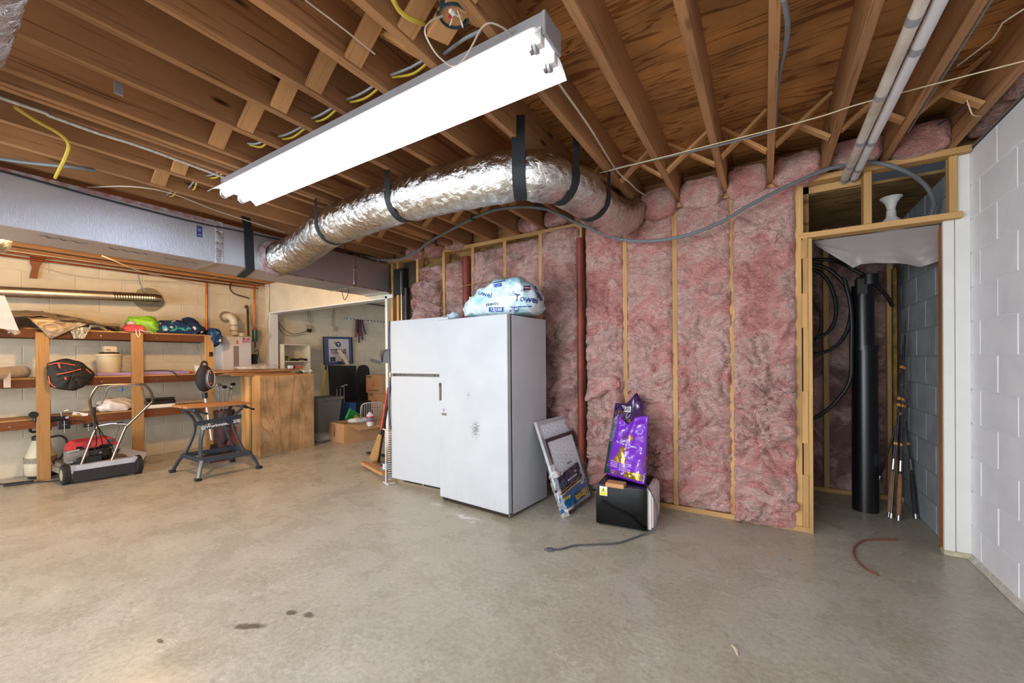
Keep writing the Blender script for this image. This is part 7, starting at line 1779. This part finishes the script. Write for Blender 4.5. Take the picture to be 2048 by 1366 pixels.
cable('white_cable', 'long cream cable slanting from the duct to the wall top', [(-5.200, 1.186, 2.209), (-6.000, 1.718, 2.249), (-6.700, 2.395, 2.319), (-6.800, 2.671, 2.323)], 0.005, CREAMC)

# ================================================================== FAR ROOM
t = thing('wall_cubby', 'white painted open cubby shelf fixed to the far room wall', 'shelf', (-6.72, 3.85, 1.0))
y0c, y1c, zc = (-6.600, 3.608, 1.491)[1], (-6.600, 4.067, 1.504)[1], (-6.600, 3.882, 1.507)[2]
for nm, a in (('side', (-6.848, -6.60, y0c, y0c + 0.018, 0.85, zc)), ('side', (-6.848, -6.60, y1c - 0.018, y1c, 0.85, zc)), ('top', (-6.848, -6.60, y0c + 0.018, y1c - 0.018, zc - 0.018, zc)),
              ('back', (-6.848, -6.838, y0c + 0.018, y1c - 0.018, 0.85, zc - 0.018)), ('shelf', (-6.838, -6.60, y0c + 0.018, y1c - 0.018, 1.215, 1.230)), ('shelf', (-6.838, -6.60, y0c + 0.018, y1c - 0.018, 0.86, 0.875))):
    bm = BM(); box(bm, *a, 0.001); obj(nm, bm, M_('cream_paint', '#d5cbb4', 0.6, var=0.05), t, world=True)
zb = 1.2305
t = thing('ratchet_straps', 'coiled dark straps lying in the white cubby shelf', 'strap', (-6.70, 3.83, zb))
bm = BM(); tube(bm, smooth_path([(-6.66, 3.66, zb + 0.03), (-6.66, 3.70, zb + 0.06), (-6.66, 3.73, zb + 0.02)], 4), 0.026, 10); obj('green_coil', bm, M_('green_yellow_web', '#8b9a35', 0.7, var=0.8, scale=30, col2='#1d1f15'), t, world=True)
bm = BM(); tube(bm, smooth_path([(-6.66, 3.74, zb + 0.02), (-6.66, 3.80, zb + 0.025), (-6.66, 3.88, zb + 0.02), (-6.66, 3.93, zb + 0.035), (-6.66, 4.03, zb + 0.02)], 4), 0.022, 10, fn=lambda i, a, p: 0.8 + 0.4 * nz(p, 18, 2)); obj('black_straps', bm, BLACKM, t, smooth=180, world=True)
# poster
t = thing('framed_poster', 'framed blue bordered football team poster hung crooked on the far wall', 'poster', (-6.84, 4.77, 1.42))
cTL, cTR, cBL, cBR = Vector((-6.820, 4.454, 1.703)), Vector((-6.820, 5.065, 1.635)), Vector((-6.820, 4.439, 1.193)), Vector((-6.820, 5.038, 1.167))
W_, H_ = 0.62, 0.50
Mp = face_matrix((cTL + cTR + cBL + cBR) / 4, (0, 1, 0.03), (0, 0, 1)); W_ = (cTR.y - cTL.y); H_ = cTL.z - cBL.z
bm = BM()
for a in ((-W_ / 2, W_ / 2, H_ / 2 - 0.012, H_ / 2), (-W_ / 2, W_ / 2, -H_ / 2, -H_ / 2 + 0.012), (-W_ / 2, -W_ / 2 + 0.012, -H_ / 2, H_ / 2), (W_ / 2 - 0.012, W_ / 2, -H_ / 2, H_ / 2)): rect(bm, Mp, *a, 0.02)
obj('frame', bm, BLACKP, t, world=True)
bm = BM(); rect(bm, Mp, -W_ / 2 + 0.01, W_ / 2 - 0.01, -H_ / 2 + 0.01, H_ / 2 - 0.01, 0.010); obj('blue_sheet', bm, M_('poster_blue', '#27427c', 0.25, var=0.35, scale=8, coat=0.5), t, world=True)
Mq = Mp @ Matrix.Translation((0, 0, 0.0105))
bm = BM(); rect(bm, Mq, -W_ * 0.33, W_ * 0.37, -H_ * 0.40, H_ * 0.42, 0.002); obj('white_card', bm, M_('poster_white', '#c9c3c4', 0.3, coat=0.5), t, world=True)
INK = M_('poster_ink', '#1f2a4c', 0.4)
Mt = Mp @ Matrix.Translation((0, 0, 0.0135))
text('lettering', 'TITANS', 0.125, Mt @ Matrix.Translation((0.0, -0.025, 0)), INK, t, sx=0.80, bold=0.003)
bm = BM(); prism(bm, [(0.055 * math.cos(a), 0.05 * math.sin(a)) for a in [i * PI / 10 for i in range(20)]], 0.001, Mt @ Matrix.Translation((0.0, 0.115, 0))); obj('emblem_disc', bm, INK, t, world=True)
bm = BM(); rect(bm, Mt @ Matrix.Translation((0, 0, 0.001)), -0.03, 0.03, 0.122, 0.134, 0.001); rect(bm, Mt @ Matrix.Translation((0, 0, 0.001)), -0.006, 0.006, 0.085, 0.124, 0.001); obj('emblem_letter', bm, WPRINT, t, world=True)
bm = BM()
for k in range(4): prism(bm, [(-0.04, 0.10 + 0.018 * k), (-0.12 + 0.01 * k, 0.150 + 0.016 * k), (-0.04, 0.115 + 0.018 * k)], 0.001, Mt)
obj('emblem_flame', bm, M_('flame_red_blue', '#3b3f78', 0.4, var=0.6, scale=30, col2='#9a2a35'), t, world=True)
bm = BM(); rect(bm, Mt, -0.18, -0.07, -0.20, -0.12, 0.001); obj('photo_patch', bm, M_('dark_photo', '#3a4440', 0.5, var=0.5, scale=40), t, world=True)
bm = BM(); rect(bm, Mt, 0.06, 0.10, -0.20, -0.15, 0.001); obj('photo_patch', bm, M_('red_dark_photo', '#5a2226', 0.5), t, world=True)
sboard('pale_board', 'pale bare board leaning in front of the poster', 'board', (-6.700, 4.872, 1.160), (-6.740, 4.712, 1.432), 0.07, 0.015, M_('pale_pine', '#d8c6a4', 0.6), up=(1, 0, 0))
bpy.data.objects['pale_board'].name = 'pale_board'
# rail with bungee cords
t = thing('hanging_rail', 'perforated steel rail on the upper far wall with cords hung on it', 'rail', (-6.84, 5.2, 1.9))
a, b_ = Vector((-6.835, 4.914, 2.043)), Vector((-6.835, 5.894, 2.050))
bm = BM(); obox(bm, a, b_, 0.012, 0.045); rl = obj('rail', bm, GALV, t, smooth=0, world=True)
d = (b_ - a)
for k in range(12):
    q = a + d * ((k + 0.5) / 12); bm = BM(); box(bm, q.x + 0.004, q.x + 0.008, q.y - 0.022, q.y + 0.022, q.z - 0.008, q.z + 0.008); obj('slot', bm, M_('slot_dark', '#3c4046', 0.6), rl, world=True)
cols = ['#7a2a34', '#252632', '#5a2a55', '#8a3a40', '#2f3550', '#6b6f8a', '#402028']
for k in range(7):
    y = (-6.800, 5.157, 2.031)[1] + k * 0.022; L_ = (0.30, 0.22, 0.40, 0.26, 0.34, 0.20, 0.24)[k]; zt_ = a.z - 0.02
    bm = BM(); tube(bm, smooth_path([(-6.815, y, zt_ + 0.02), (-6.80, y - 0.03 + 0.01 * k, zt_ - L_ * 0.5), (-6.80, y - 0.05 + 0.018 * k, zt_ - L_), (-6.80, y - 0.03 + 0.018 * k, zt_ - L_ - 0.02), (-6.80, y + 0.01, zt_ - L_ * 0.45), (-6.81, y + 0.015, zt_ + 0.02)], 4), 0.009, 6)
    solo('bungee_cord', ['dark red elastic cord at the left of the bunch on the rail', 'black elastic cord second in the bunch on the rail', 'longest purple cord hanging from the rail', 'reddish cord in the middle of the bunch on the rail', 'dark blue long cord of the bunch on the rail', 'grey violet short cord of the bunch on the rail', 'maroon cord at the right of the bunch on the rail'][k], 'cord', bm, M_('cord_%d' % k, cols[k], 0.7), group='elastic cords on the wall rail')
# electric boxes
def ebox(label, c, w_, h, wires, dark=True):
    c = Vector(c); t = thing('junction_box', label, 'electrical box', tuple(c))
    bm = BM(); box(bm, XL + 0.001, XL + 0.05, c.y - w_ / 2, c.y + w_ / 2, c.z - h / 2, c.z + h / 2, 0.004); obj('box_shell', bm, M_('beige_steel', '#b3a58a', 0.5, var=0.1), t, world=True)
    if dark:
        bm = BM(); box(bm, XL + 0.05, XL + 0.075, c.y - w_ * 0.3, c.y + w_ * 0.35, c.z - h * 0.7, c.z - h * 0.15, 0.003); obj('black_unit', bm, BLACKM, t, world=True)
    for pts in wires:
        bm = BM(); tube(bm, smooth_path(pts, 4), 0.006, 6); obj('wire', bm, M_('dusty_wire', '#8d8474', 0.7), t, world=True)
ebox('beige electrical box with black unit and drooping wires on the far wall', (-6.820, 4.159, 1.811), 0.11, 0.11, [[(-6.840, 4.157, 2.191), (-6.830, 4.168, 2.042), (-6.810, 4.164, 1.908)], [(-6.840, 4.194, 2.195), (-6.820, 4.208, 2.027), (-6.810, 4.191, 1.884)], [(-6.830, 4.128, 1.748), (-6.830, 3.888, 1.692), (-6.840, 3.725, 1.793), (-6.845, 3.623, 1.952)], [(-6.840, 4.134, 1.705), (-6.840, 3.850, 1.657), (-6.845, 3.703, 1.734), (-6.845, 3.608, 1.975)]])
ebox('small cream switch box with a single cable above it on the far wall', (-6.820, 4.657, 1.824), 0.06, 0.09, [[(-6.840, 4.717, 2.261), (-6.840, 4.673, 2.107), (-6.830, 4.644, 1.880)]], False)
bm = BM(); box(bm, XL, XL + 0.004, (-6.840, 4.142, 1.644)[1], (-6.840, 4.226, 1.648)[1], (-6.840, 4.188, 1.602)[2], (-6.840, 4.189, 1.699)[2], 0.001); solo('blank_cover_plate', 'cream square cover plate below the electrical box', 'cover plate', bm, M_('cream_paint', '#d5cbb4', 0.6, var=0.05))
cable('ceiling_cable', 'dark cable running along the top corner of the far room', [(-6.820, 5.017, 2.351), (-6.820, 5.487, 2.385), (-6.820, 5.898, 2.379)], 0.012, M_('dark_grey_pipe', '#45484c', 0.5, 0.6), 2)
# bin with yellow broom
bc = Vector((-5.653, 3.699, 0.000)) + Vector((-0.28, 0.14, 0))
t = thing('trash_bin', 'tall grey plastic trash bin with a yellow broom handle in it', 'trash bin', tuple(bc))
BIN = M_('grey_bin_plastic', '#77736c', 0.5, var=0.06)
hb_ = 0.66
bm = BM()
def ringr(z, a, b_): return [bm.verts.new((bc.x + x * a, bc.y + y * b_, z)) for x, y in ((-1, -0.85), (-0.85, -1), (0.85, -1), (1, -0.85), (1, 0.85), (0.85, 1), (-0.85, 1), (-1, 0.85))]
rings_ = [ringr(0.0, 0.15, 0.17), ringr(hb_ - 0.04, 0.205, 0.235), ringr(hb_ - 0.04, 0.22, 0.25), ringr(hb_, 0.222, 0.252), ringr(hb_, 0.20, 0.23), ringr(0.02, 0.14, 0.16)]
for A_, B_ in zip(rings_, rings_[1:]):
    for i in range(8): bm.faces.new((A_[i], A_[(i + 1) % 8], B_[(i + 1) % 8], B_[i]))
bm.faces.new(rings_[0][::-1]); bm.faces.new(rings_[-1]); bmesh.ops.recalc_face_normals(bm, faces=bm.faces)
obj('bin', bm, BIN, t, smooth=30, world=True)
t = thing('broom', 'yellow broom handle with black tip sticking out of the grey bin', 'broom', (bc.x, bc.y, 0.05))
a, b_ = Vector((bc.x - 0.02, bc.y - 0.06, 0.25)), Vector((-6.720, 4.431, 1.129)); d = (b_ - a).normalized()
bm = BM(); cyl(bm, a, b_, 0.013, seg=12); obj('handle', bm, M_('yellow_paint', '#b9b02f', 0.45), t, world=True)
bm = BM(); cyl(bm, b_ - d * 0.10, b_ + d * 0.02, 0.015, seg=12); obj('black_grip', bm, BLACKP, t, world=True)
t = thing('white_sack', 'slumped translucent white sack on the floor beside the bin', 'sack', (-5.636, 3.624, 0.000))
obj('sack', cloth('', '', '', Vector((-5.752, 3.731, 0.000)) + Vector((-0.03, 0.03, 0.055)), (0.13, 0.17, 0.075), 0, 51.0, 0.02, 9, 0.0, 40, 22), M_('milky_film', '#a9a6a4', 0.4, alpha=0.9), t, smooth=180, world=True)
# black board and dark luggage
t = thing('black_board', 'tall flat black panel leaning on the wall below the poster', 'panel', (-6.7, 4.75, 0))
bm = BM(); prism(bm, [(-0.29, 0), (0.29, 0), (0.29, 1.13), (-0.29, 1.15)], 0.03, face_matrix((-6.70, 4.80, 0.0), (0, 1, 0), (-0.07, 0, 1))); obj('panel', bm, BLACKM, t, world=True)
t = thing('suitcase', 'black ribbed suitcase standing in front of the black panel', 'suitcase', (-6.684, 4.837, 0.000))
sc_ = Vector((-6.22, 4.80, 0))
bm = BM(); box(bm, sc_.x - 0.12, sc_.x + 0.12, sc_.y - 0.20, sc_.y + 0.26, 0.02, 0.50, 0.05, seg=4); obj('shell', bm, M_('black_luggage', '#15161b', 0.5), t, world=True)
for k in range(7):
    bm = BM(); box(bm, sc_.x + 0.118, sc_.x + 0.124, sc_.y - 0.14 + k * 0.055, sc_.y - 0.13 + k * 0.055, 0.06, 0.46, 0.002); obj('rib', bm, M_('black_luggage', '#15161b', 0.5), t, world=True)
bm = BM(); tube(bm, smooth_path([(sc_.x, sc_.y - 0.04, 0.50), (sc_.x, sc_.y - 0.03, 0.54), (sc_.x, sc_.y + 0.06, 0.54), (sc_.x, sc_.y + 0.07, 0.50)], 4), 0.01, 8); obj('carry_handle', bm, BLACKP, t, world=True)
bm = BM(); box(bm, -6.35, -6.05, 4.42, 4.56, 0.0, 0.50, 0.02, seg=2); solo('blue_case', 'bright blue case partly hidden left of the black suitcase', 'case', bm, M_('bright_blue_case', '#1c5d9c', 0.5))
t = thing('club_set', 'dark golf club heads poking up beside the black panel', 'golf clubs', (-6.4, 4.5, 0.5))
for k in range(3):
    bm = BM(); q = Vector((-6.42, 4.44 + 0.07 * k, 0.75 + 0.02 * k)); cyl(bm, Vector((q.x, q.y, 0.0)), q, 0.007, seg=8); cs = obj('shaft', bm, CHROME, t, world=True)
    bm = BM(); blob(bm, q + Vector((0.02, 0.02, 0.0)), (0.03, 0.045, 0.02), 14, 8); obj('club_head', bm, CHROME if k else BLACKM, cs, world=True)
# moving boxes
ORANGE = M_('orange_print', '#c7452c', 0.7)
def carton(label, x0, x1, y0, y1, z0, z1):
    t = thing('cardboard_box', label, 'box', ((x0 + x1) / 2, (y0 + y1) / 2, z0), group='stacked moving boxes')
    bm = BM(); box(bm, x0, x1, y0, y1, z0, z1, 0.004); obj('carton', bm, CARD, t, world=True)
    M1 = face_matrix((x1 + 0.0005, (y0 + y1) / 2, (z0 + z1) / 2), (0, 1, 0), (0, 0, 1)); hh = (z1 - z0) / 2; ww = (y1 - y0) / 2
    bm = BM(); rect(bm, M1, ww - 0.27, ww - 0.10, -hh * 0.55, hh * 0.55, 0.001); sq = obj('orange_square', bm, ORANGE, t, world=True)
    Ms = M1 @ Matrix.Translation((ww - 0.185, 0, 0.0015)) @ Matrix.Rotation(R(42), 4, 'Z')
    text('square_lettering', 'THE\nHOME\nDEPOT', 0.055, Ms, CARD, t)
    bm = BM(); rect(bm, M1, -0.02, 0.10, hh - 0.045, hh - 0.015, 0.001); obj('dark_tab', bm, M_('dark_tab', '#3a302a', 0.7), t, world=True)
    M2 = face_matrix(((x0 + x1) / 2, y0 - 0.0005, (z0 + z1) / 2), (1, 0, 0), (0, 0, 1))
    bm = BM(); rect(bm, M2, -0.035, 0.035, -0.06, 0.04, 0.001); obj('orange_logo', bm, M_('faded_orange_print', '#c9703f', 0.7), t, world=True)
    bm = BM(); rect(bm, M2, -0.14, 0.14, -hh + 0.035, -hh + 0.06, 0.001); rect(bm, M2, -0.18, -0.06, hh - 0.05, hh - 0.018, 0.001); obj('print_line', bm, M_('tan_print', '#8a6038', 0.7), t, world=True)
xb1 = -5.78
carton('lower moving box with orange square logo behind the wire rack', -6.2, xb1, 4.92, 5.46, 0.335, 0.64)
carton('upper moving box with orange square logo on top of the stack', -6.22, xb1 - 0.02, 4.90, 5.42, 0.642, 0.965)
bm = BM(); box(bm, -6.2, -5.78, 4.95, 5.46, 0.0, 0.334, 0.004); solo('cardboard_box', 'plain bottom box of the moving box stack hidden by the rack', 'box', bm, CARD, group='stacked moving boxes')
t = thing('guitar_headcover', 'rounded black padded case top standing behind the moving boxes', 'case', (-6.5, 5.25, 0.3))
bm = BM(); prism(bm, [(-0.10, -0.9), (0.12, -0.9), (0.13, 0.05), (0.11, 0.15), (0.06, 0.20), (0.0, 0.21), (-0.06, 0.19), (-0.10, 0.12), (-0.115, 0.0)], 0.08, face_matrix((-6.520, 5.034, 0.938), (0, 1, 0), (0, 0, 1))); obj('case', bm, BLACKM, t, world=True)
bm = BM(); blob(bm, (-6.0, 5.22, 1.005), (0.05, 0.06, 0.05), 16, 10); solo('tan_paper_ball', 'crumpled tan paper lying on the upper moving box', 'paper', bm, M_('tan_paper', '#b99a78', 0.8))
t = thing('dark_bag_pile', 'dark grey bin and cap heaped at the right edge of the far room', 'bags', (-5.5, 5.7, 0))
bm = BM(); prism(bm, [(-0.25, 0), (0.3, 0), (0.35, 0.86), (-0.28, 0.88)], 0.35, face_matrix((-6.1, 6.0, 0.0), (0, 1, 0), (0, 0, 1))); obj('grey_bin', bm, M_('charcoal_plastic', '#3e4046', 0.6), t, world=True)
bm = BM(); box(bm, -6.12, -5.73, 5.74, 6.36, 0.86, 0.90, 0.015); obj('red_rim', bm, M_('maroon_rim', '#4e2327', 0.6), t, world=True)
bm = BM(); blob(bm, (-5.85, 6.0, 0.96), (0.10, 0.16, 0.07), 20, 12, lambda p, n: p + n * 0.03 * nz(p, 12, 2)); obj('black_cloth', bm, BLACKM, t, smooth=180, world=True)
# long open carton
t = thing('open_carton', 'long open cardboard carton holding packages on the far room floor', 'box', (-5.2, 4.1, 0))
A_, B_ = Vector((-5.235, 3.769, 0.000)), Vector((-5.693, 3.809, 0.000))
c0, c1 = Vector((-5.24, 3.775, 0)), Vector((-5.02, 4.75, 0))    # front left corner, right end along the wall of the room
u1 = (Vector((-5.163, 4.341, 0.000)) - A_).normalized(); v1 = (B_ - A_); wv = v1.length; v1.normalize()
L1 = (Vector((-5.163, 4.341, 0.000)) - A_).length + 0.15; hc = 0.285
corners = [A_, A_ + u1 * L1, A_ + u1 * L1 + v1 * wv, A_ + v1 * wv]
for k in range(4):
    p, q = corners[k], corners[(k + 1) % 4]
    bm = BM(); obox(bm, p + Vector((0, 0, hc / 2)), q + Vector((0, 0, hc / 2)), 0.005, hc); obj('carton_wall', bm, CARD, t, smooth=0, world=True)
bm = BM(); vs = [bm.verts.new(p + Vector((0, 0, 0.004))) for p in corners]; bm.faces.new(vs); obj('carton_bottom', bm, CARD_D, t, smooth=0, world=True)
nrm = (A_ - B_).normalized()
outw = u1.cross(Vector((0, 0, 1))); outw = outw if outw.dot(-v1) > 0 else -outw
bm = BM(); p, q = A_ + Vector((0, 0, hc)), A_ + u1 * L1 + Vector((0, 0, hc)); fl_ = outw * 0.10 + Vector((0, 0, -0.095))
vs = [bm.verts.new(x) for x in (p, q, q + fl_ + u1 * 0.0, p + fl_ + u1 * 0.14)]; bm.faces.new(vs); o = obj('carton_flap', bm, CARD, t, smooth=0, world=True); s = o.modifiers.new('thick', 'SOLIDIFY'); s.thickness = 0.004
bm = BM(); p, q = A_ + Vector((0, 0, hc)), B_ + Vector((0, 0, hc)); f2 = -u1 * 0.05 + Vector((0, 0, -0.17)) - outw * 0.0
vs = [bm.verts.new(x) for x in (q, q.lerp(p, 0.0) - u1 * 0.03 + Vector((0, 0, -0.20)), q.lerp(p, 0.35) - u1 * 0.03 + Vector((0, 0, -0.20)), q.lerp(p, 0.35))]; bm.faces.new(vs); o = obj('carton_flap', bm, CARD_D, t, smooth=0, world=True); s = o.modifiers.new('thick', 'SOLIDIFY'); s.thickness = 0.004
bm = BM(); obox(bm, A_ + v1 * 0.005 + Vector((0, 0, hc / 2)) - u1 * 0.004, A_ + v1 * 0.06 + Vector((0, 0, hc / 2)) - u1 * 0.004, 0.002, hc * 0.98); obj('tape_strip', bm, M_('brown_tape', '#a87840', 0.35), t, smooth=0, world=True)
m_ = A_ + u1 * 0.20 + v1 * 0.18
def parcel(name, label, cat, c, dims, rot, mat, extra=None, round_=0.01):
    M = Matrix.Translation(c) @ rot.to_4x4() if not isinstance(rot, Matrix) else Matrix.Translation(c) @ rot
    t = thing(name, label, cat, tuple(c)); bm = BM(); a, b_, c_ = dims; box(bm, -a / 2, a / 2, -b_ / 2, b_ / 2, -c_ / 2, c_ / 2, round_, seg=2)
    bmesh.ops.transform(bm, matrix=M, verts=bm.verts); obj('pack', bm, mat, t, world=True); return t, M
t, Mg_ = parcel('green_package', 'green and yellow package sticking out of the long carton', 'package', Vector((-5.350, 3.970, 0.373)), (0.03, 0.28, 0.17), Matrix.Rotation(R(-28), 4, 'X') @ Matrix.Rotation(R(15), 4, 'Z'), M_('green_pack', '#1f8f3f', 0.4))
bm = BM(); rect(bm, Mg_ @ face_matrix((0.0155, 0.06, -0.02), (0, 1, 0), (0, 0, 1)), -0.05, 0.08, -0.06, 0.06, 0.001); obj('yellow_patch', bm, M_('yellow_pack', '#d9d22e', 0.4), t, world=True)
t = thing('white_package', 'white and blue soft package lying across the long carton', 'package', (-5.200, 3.980, 0.314))
pa, pb = Vector((-5.220, 3.795, 0.337)), Vector((-5.120, 4.174, 0.325))
bm = BM(); tube(bm, [pa, pa.lerp(pb, 0.1), pa.lerp(pb, 0.5), pa.lerp(pb, 0.9), pb], [0.03, 0.05, 0.055, 0.05, 0.03], 18, flat=0.7); obj('package', bm, M_('white_blue_pack', '#d9d4cb', 0.35, var=0.6, scale=9, col2='#3a5f9c'), t, world=True)
t = thing('red_label_jug', 'white jug with red label standing in the long carton', 'bottle', Vector((-5.200, 4.153, 0.268)))
q = Vector((-5.150, 4.124, 0.345)); bm = BM(); lathe(bm, [(0.0, -0.12), (0.055, -0.12), (0.058, 0.03), (0.05, 0.055), (0.025, 0.075), (0.025, 0.09), (0.0, 0.092)], 20, q); obj('jug', bm, M_('white_jug', '#d5d2d0', 0.4), t, world=True)
bm = BM(); lathe(bm, [(0.0595, -0.05), (0.0595, 0.03)], 20, q); obj('red_label', bm, M_('label_red', '#c0303c', 0.4), t, world=True)
# white wire rack behind the carton
t = thing('wire_basket', 'white wire crate with rounded end behind the open carton', 'wire crate', (-5.400, 4.373, 0.305))
WW = M_('white_wire_coat', '#d9d8d8', 0.4)
ws = [Vector((-5.450, 4.190, 0.268)), Vector((-5.450, 4.192, 0.459)), Vector((-5.450, 4.241, 0.534)), Vector((-5.450, 4.416, 0.542)), Vector((-5.450, 4.589, 0.517)), Vector((-5.450, 4.661, 0.434)), Vector((-5.450, 4.669, 0.205))]
bm = BM(); tube(bm, smooth_path(ws, 4), 0.009, 8); obj('rim_wire', bm, WW, t, world=True)
bm = BM(); yl, yr = ws[0].y, ws[-1].y
for k in range(1, 14):
    y = yl + (yr - yl) * k / 14; top = ws[3].z - (0.05 if k in (1, 13) else 0.01); cyl(bm, (-5.45, y, 0.06), (-5.45, y, top), 0.0035, seg=6)
o = obj('bar_wires', bm, WW, t, world=True); o['kind'] = 'stuff'

# ================================================================== TOOLS BY THE REFRIGERATOR
t = thing('corn_broom', 'corn broom with orange handle leaning beside the refrigerator', 'broom', (-4.102, 3.316, 0.000))
hb2, ht2 = Vector((-3.720, 3.121, 0.385)), Vector((-3.620, 3.149, 0.916))
fb = Vector((-3.968, 3.244, 0.020))
bm = BM(); cyl(bm, hb2, ht2, 0.012, seg=12); obj('handle', bm, M_('orange_red_handle', '#c4462a', 0.4), t, world=True)
bm = BM(); rr = [(0.0, 0.028), (0.12, 0.040), (0.4, 0.055), (0.8, 0.085), (1.0, 0.10)]
tube(bm, [hb2.lerp(fb, k) for k, _ in rr], [r for _, r in rr], 24, flat=0.38, fn=lambda i, a, p: 1 + 0.06 * math.sin(a * 12), up=(0, 1, 0)); obj('bristles', bm, M_('straw', '#b98d52', 0.8, var=0.35, scale=50, bmp=0.8, bs=120), t, smooth=30, world=True)
bm = BM(); cyl(bm, hb2 + (ht2 - hb2).normalized() * 0.05, hb2, 0.014, 0.022, seg=12); obj('ferrule', bm, BLACKP, t, world=True)
t = thing('push_broom', 'wooden push broom with black pole in front of the corn broom', 'broom', (-3.787, 3.095, 0.000))
pb1, pb2 = Vector((-3.999, 3.097, 0.030)), Vector((-3.348, 2.836, 0.030)); d = (pb2 - pb1).normalized()
board('head', Vector((-3.926, 3.048, 0.050)), Vector((-3.331, 2.848, 0.050)), 0.07, 0.035, M_('tan_brush_block', '#b5895c', 0.6), t)
bm = BM(); obox(bm, Vector((-4.011, 3.127, 0.016)), Vector((-3.438, 2.926, 0.016)), 0.05, 0.03); obj('bristles', bm, M_('dark_bristle', '#4a4038', 0.9), t, world=True)
bm = BM(); cyl(bm, Vector((-3.729, 3.097, 0.070)), Vector((-3.420, 3.023, 1.011)), 0.012, seg=12); obj('pole', bm, M_('black_pole', '#1c1b22', 0.35), t, world=True)
bm = BM(); cyl(bm, Vector((-3.745, 3.110, 0.065)), Vector((-3.776, 3.143, 0.100)), 0.017, seg=12); obj('socket', bm, STEEL, t, world=True)
t = thing('dustpan', 'black plastic dustpan hung beside the refrigerator top', 'dustpan', (-3.500, 3.021, 1.271))
Md = face_matrix((-3.353, 2.900, 1.263), (1, 0.3, 0.05), (0.05, 0, 1))
bm = BM(); prism(bm, [(-0.055, -0.065), (0.06, -0.06), (0.06, 0.07), (-0.03, 0.065), (-0.05, 0.02)], 0.008, Md); box(bm, -3.19, -3.14, 2.90, 2.93, 1.36, 1.40, 0.003); obj('pan', bm, M_('dark_pan', '#34302f', 0.4), t, world=True)
bm = BM(); P_ = [Md @ Vector(p) for p in ((-0.055, -0.065, 0.01), (-0.05, 0.02, 0.03), (-0.03, 0.065, 0.045), (0.06, 0.07, 0.045))]; tube(bm, P_, 0.008, 6); obj('rim', bm, M_('brown_plastic_edge', '#6a5a4c', 0.5), t, world=True)
bm = BM(); P_ = [Md @ Vector(p) for p in ((-0.06, -0.068, 0.006), (0.06, -0.063, 0.006))]; obox(bm, P_[0], P_[1], 0.02, 0.01); obj('lip', bm, M_('brown_plastic_edge', '#6a5a4c', 0.5), t, world=True)
t = thing('paint_can', 'small paint can with teal and red stripes by the white rack', 'paint can', (-3.394, 2.888, -0.000))
q = Vector((-3.419, 2.916, 0.000)) + Vector((-0.03, 0.04, 0))
bm = BM(); cyl(bm, q, q + Vector((0, 0, 0.13)), 0.05, seg=24); obj('can', bm, M_('can_white', '#b8c0c6', 0.35, 0.3), t, world=True)
for z_, h_, m_ in ((0.10, 0.028, BLACKM), (0.085, 0.015, M_('label_red', '#c0303c', 0.4)), (0.045, 0.04, M_('label_teal', '#2f8f9c', 0.4)), (0.01, 0.035, BLACKM)):
    bm = BM(); lathe(bm, [(0.0507, z_), (0.0507, z_ + h_)], 24, q); 
    for v in list(bm.verts):
        if (v.co - q).x > 0.02: bm.verts.remove(v)
    obj('label_stripe', bm, m_, t, world=True)
bm = BM(); lathe(bm, [(0.0, 0.128), (0.04, 0.128), (0.046, 0.136), (0.051, 0.134)], 24, q); obj('lid', bm, STEEL, t, world=True)
t = thing('wire_rack', 'narrow white wire rack standing between paint can and refrigerator', 'wire rack', (-3.209, 2.755, 0.000))
f0, f1 = Vector((-3.162, 2.714, 0.008)), Vector((-3.180, 2.819, 0.008)); ztp = (-3.300, 2.840, 0.595)[2]
f0 = Vector((-3.27, 2.76, 0.008)); f0 = Vector((-3.175, 2.726, 0.008)); dpt = Vector((-0.06, 0.30, 0))
ztp = 0.53
for b0 in (f0, f0 + dpt):
    bm = BM(); cyl(bm, b0, b0 + Vector((0, 0, ztp)), 0.006, seg=8); obj('upright', bm, WW, t, world=True)
bm = BM(); cyl(bm, f0 + Vector((-0.06, 0.02, 0)), f0 + Vector((0.06, -0.02, 0)), 0.006, seg=8); cyl(bm, f0 + Vector((-0.06, 0.02, ztp)), f0 + Vector((0.05, -0.02, ztp)), 0.006, seg=8); obox(bm, f0, f0 + Vector((0.06, 0.06, 0.0)), 0.03, 0.006); obj('cross_foot', bm, WW, t, world=True)
for k in range(22):
    z = 0.04 + k * 0.022; bm = BM(); tube(bm, [f0 + Vector((0.012, 0.02, z)), f0 + Vector((0.035, 0.02, z)), f0 + Vector((0.035, 0.20, z)), f0 + Vector((0.012, 0.20, z))], 0.003, 5); obj('shelf_wire', bm, WW, t, world=True)
bm = BM(); obox(bm, (-3.60, 3.36, 0.0), (-3.52, 3.30, 1.28), 0.05, 0.02, (1, 0, 0)); solo('white_strip', 'narrow white strip of wood standing behind the brooms', 'board', bm, M_('pale_pine', '#d8c6a4', 0.6))
bm = BM(); obox(bm, Vector((-4.424, 3.498, 0.020)), Vector((-4.039, 3.495, 0.020)), 0.05, 0.02, bev=0.004); solo('dark_brush', 'dark brush lying on the floor behind the corn broom', 'brush', bm, BLACKM)
bm = BM(); prism(bm, [(-0.18, -0.03), (0.14, -0.06), (0.14, 0.0), (-0.18, 0.035)], 0.012, face_matrix((-6.848, 5.685, 1.222), (0, 1, -0.12), (0, 0, 1))); solo('grey_batten', 'grey metal batten on the far wall left of the dustpan', 'batten', bm, GREYM)
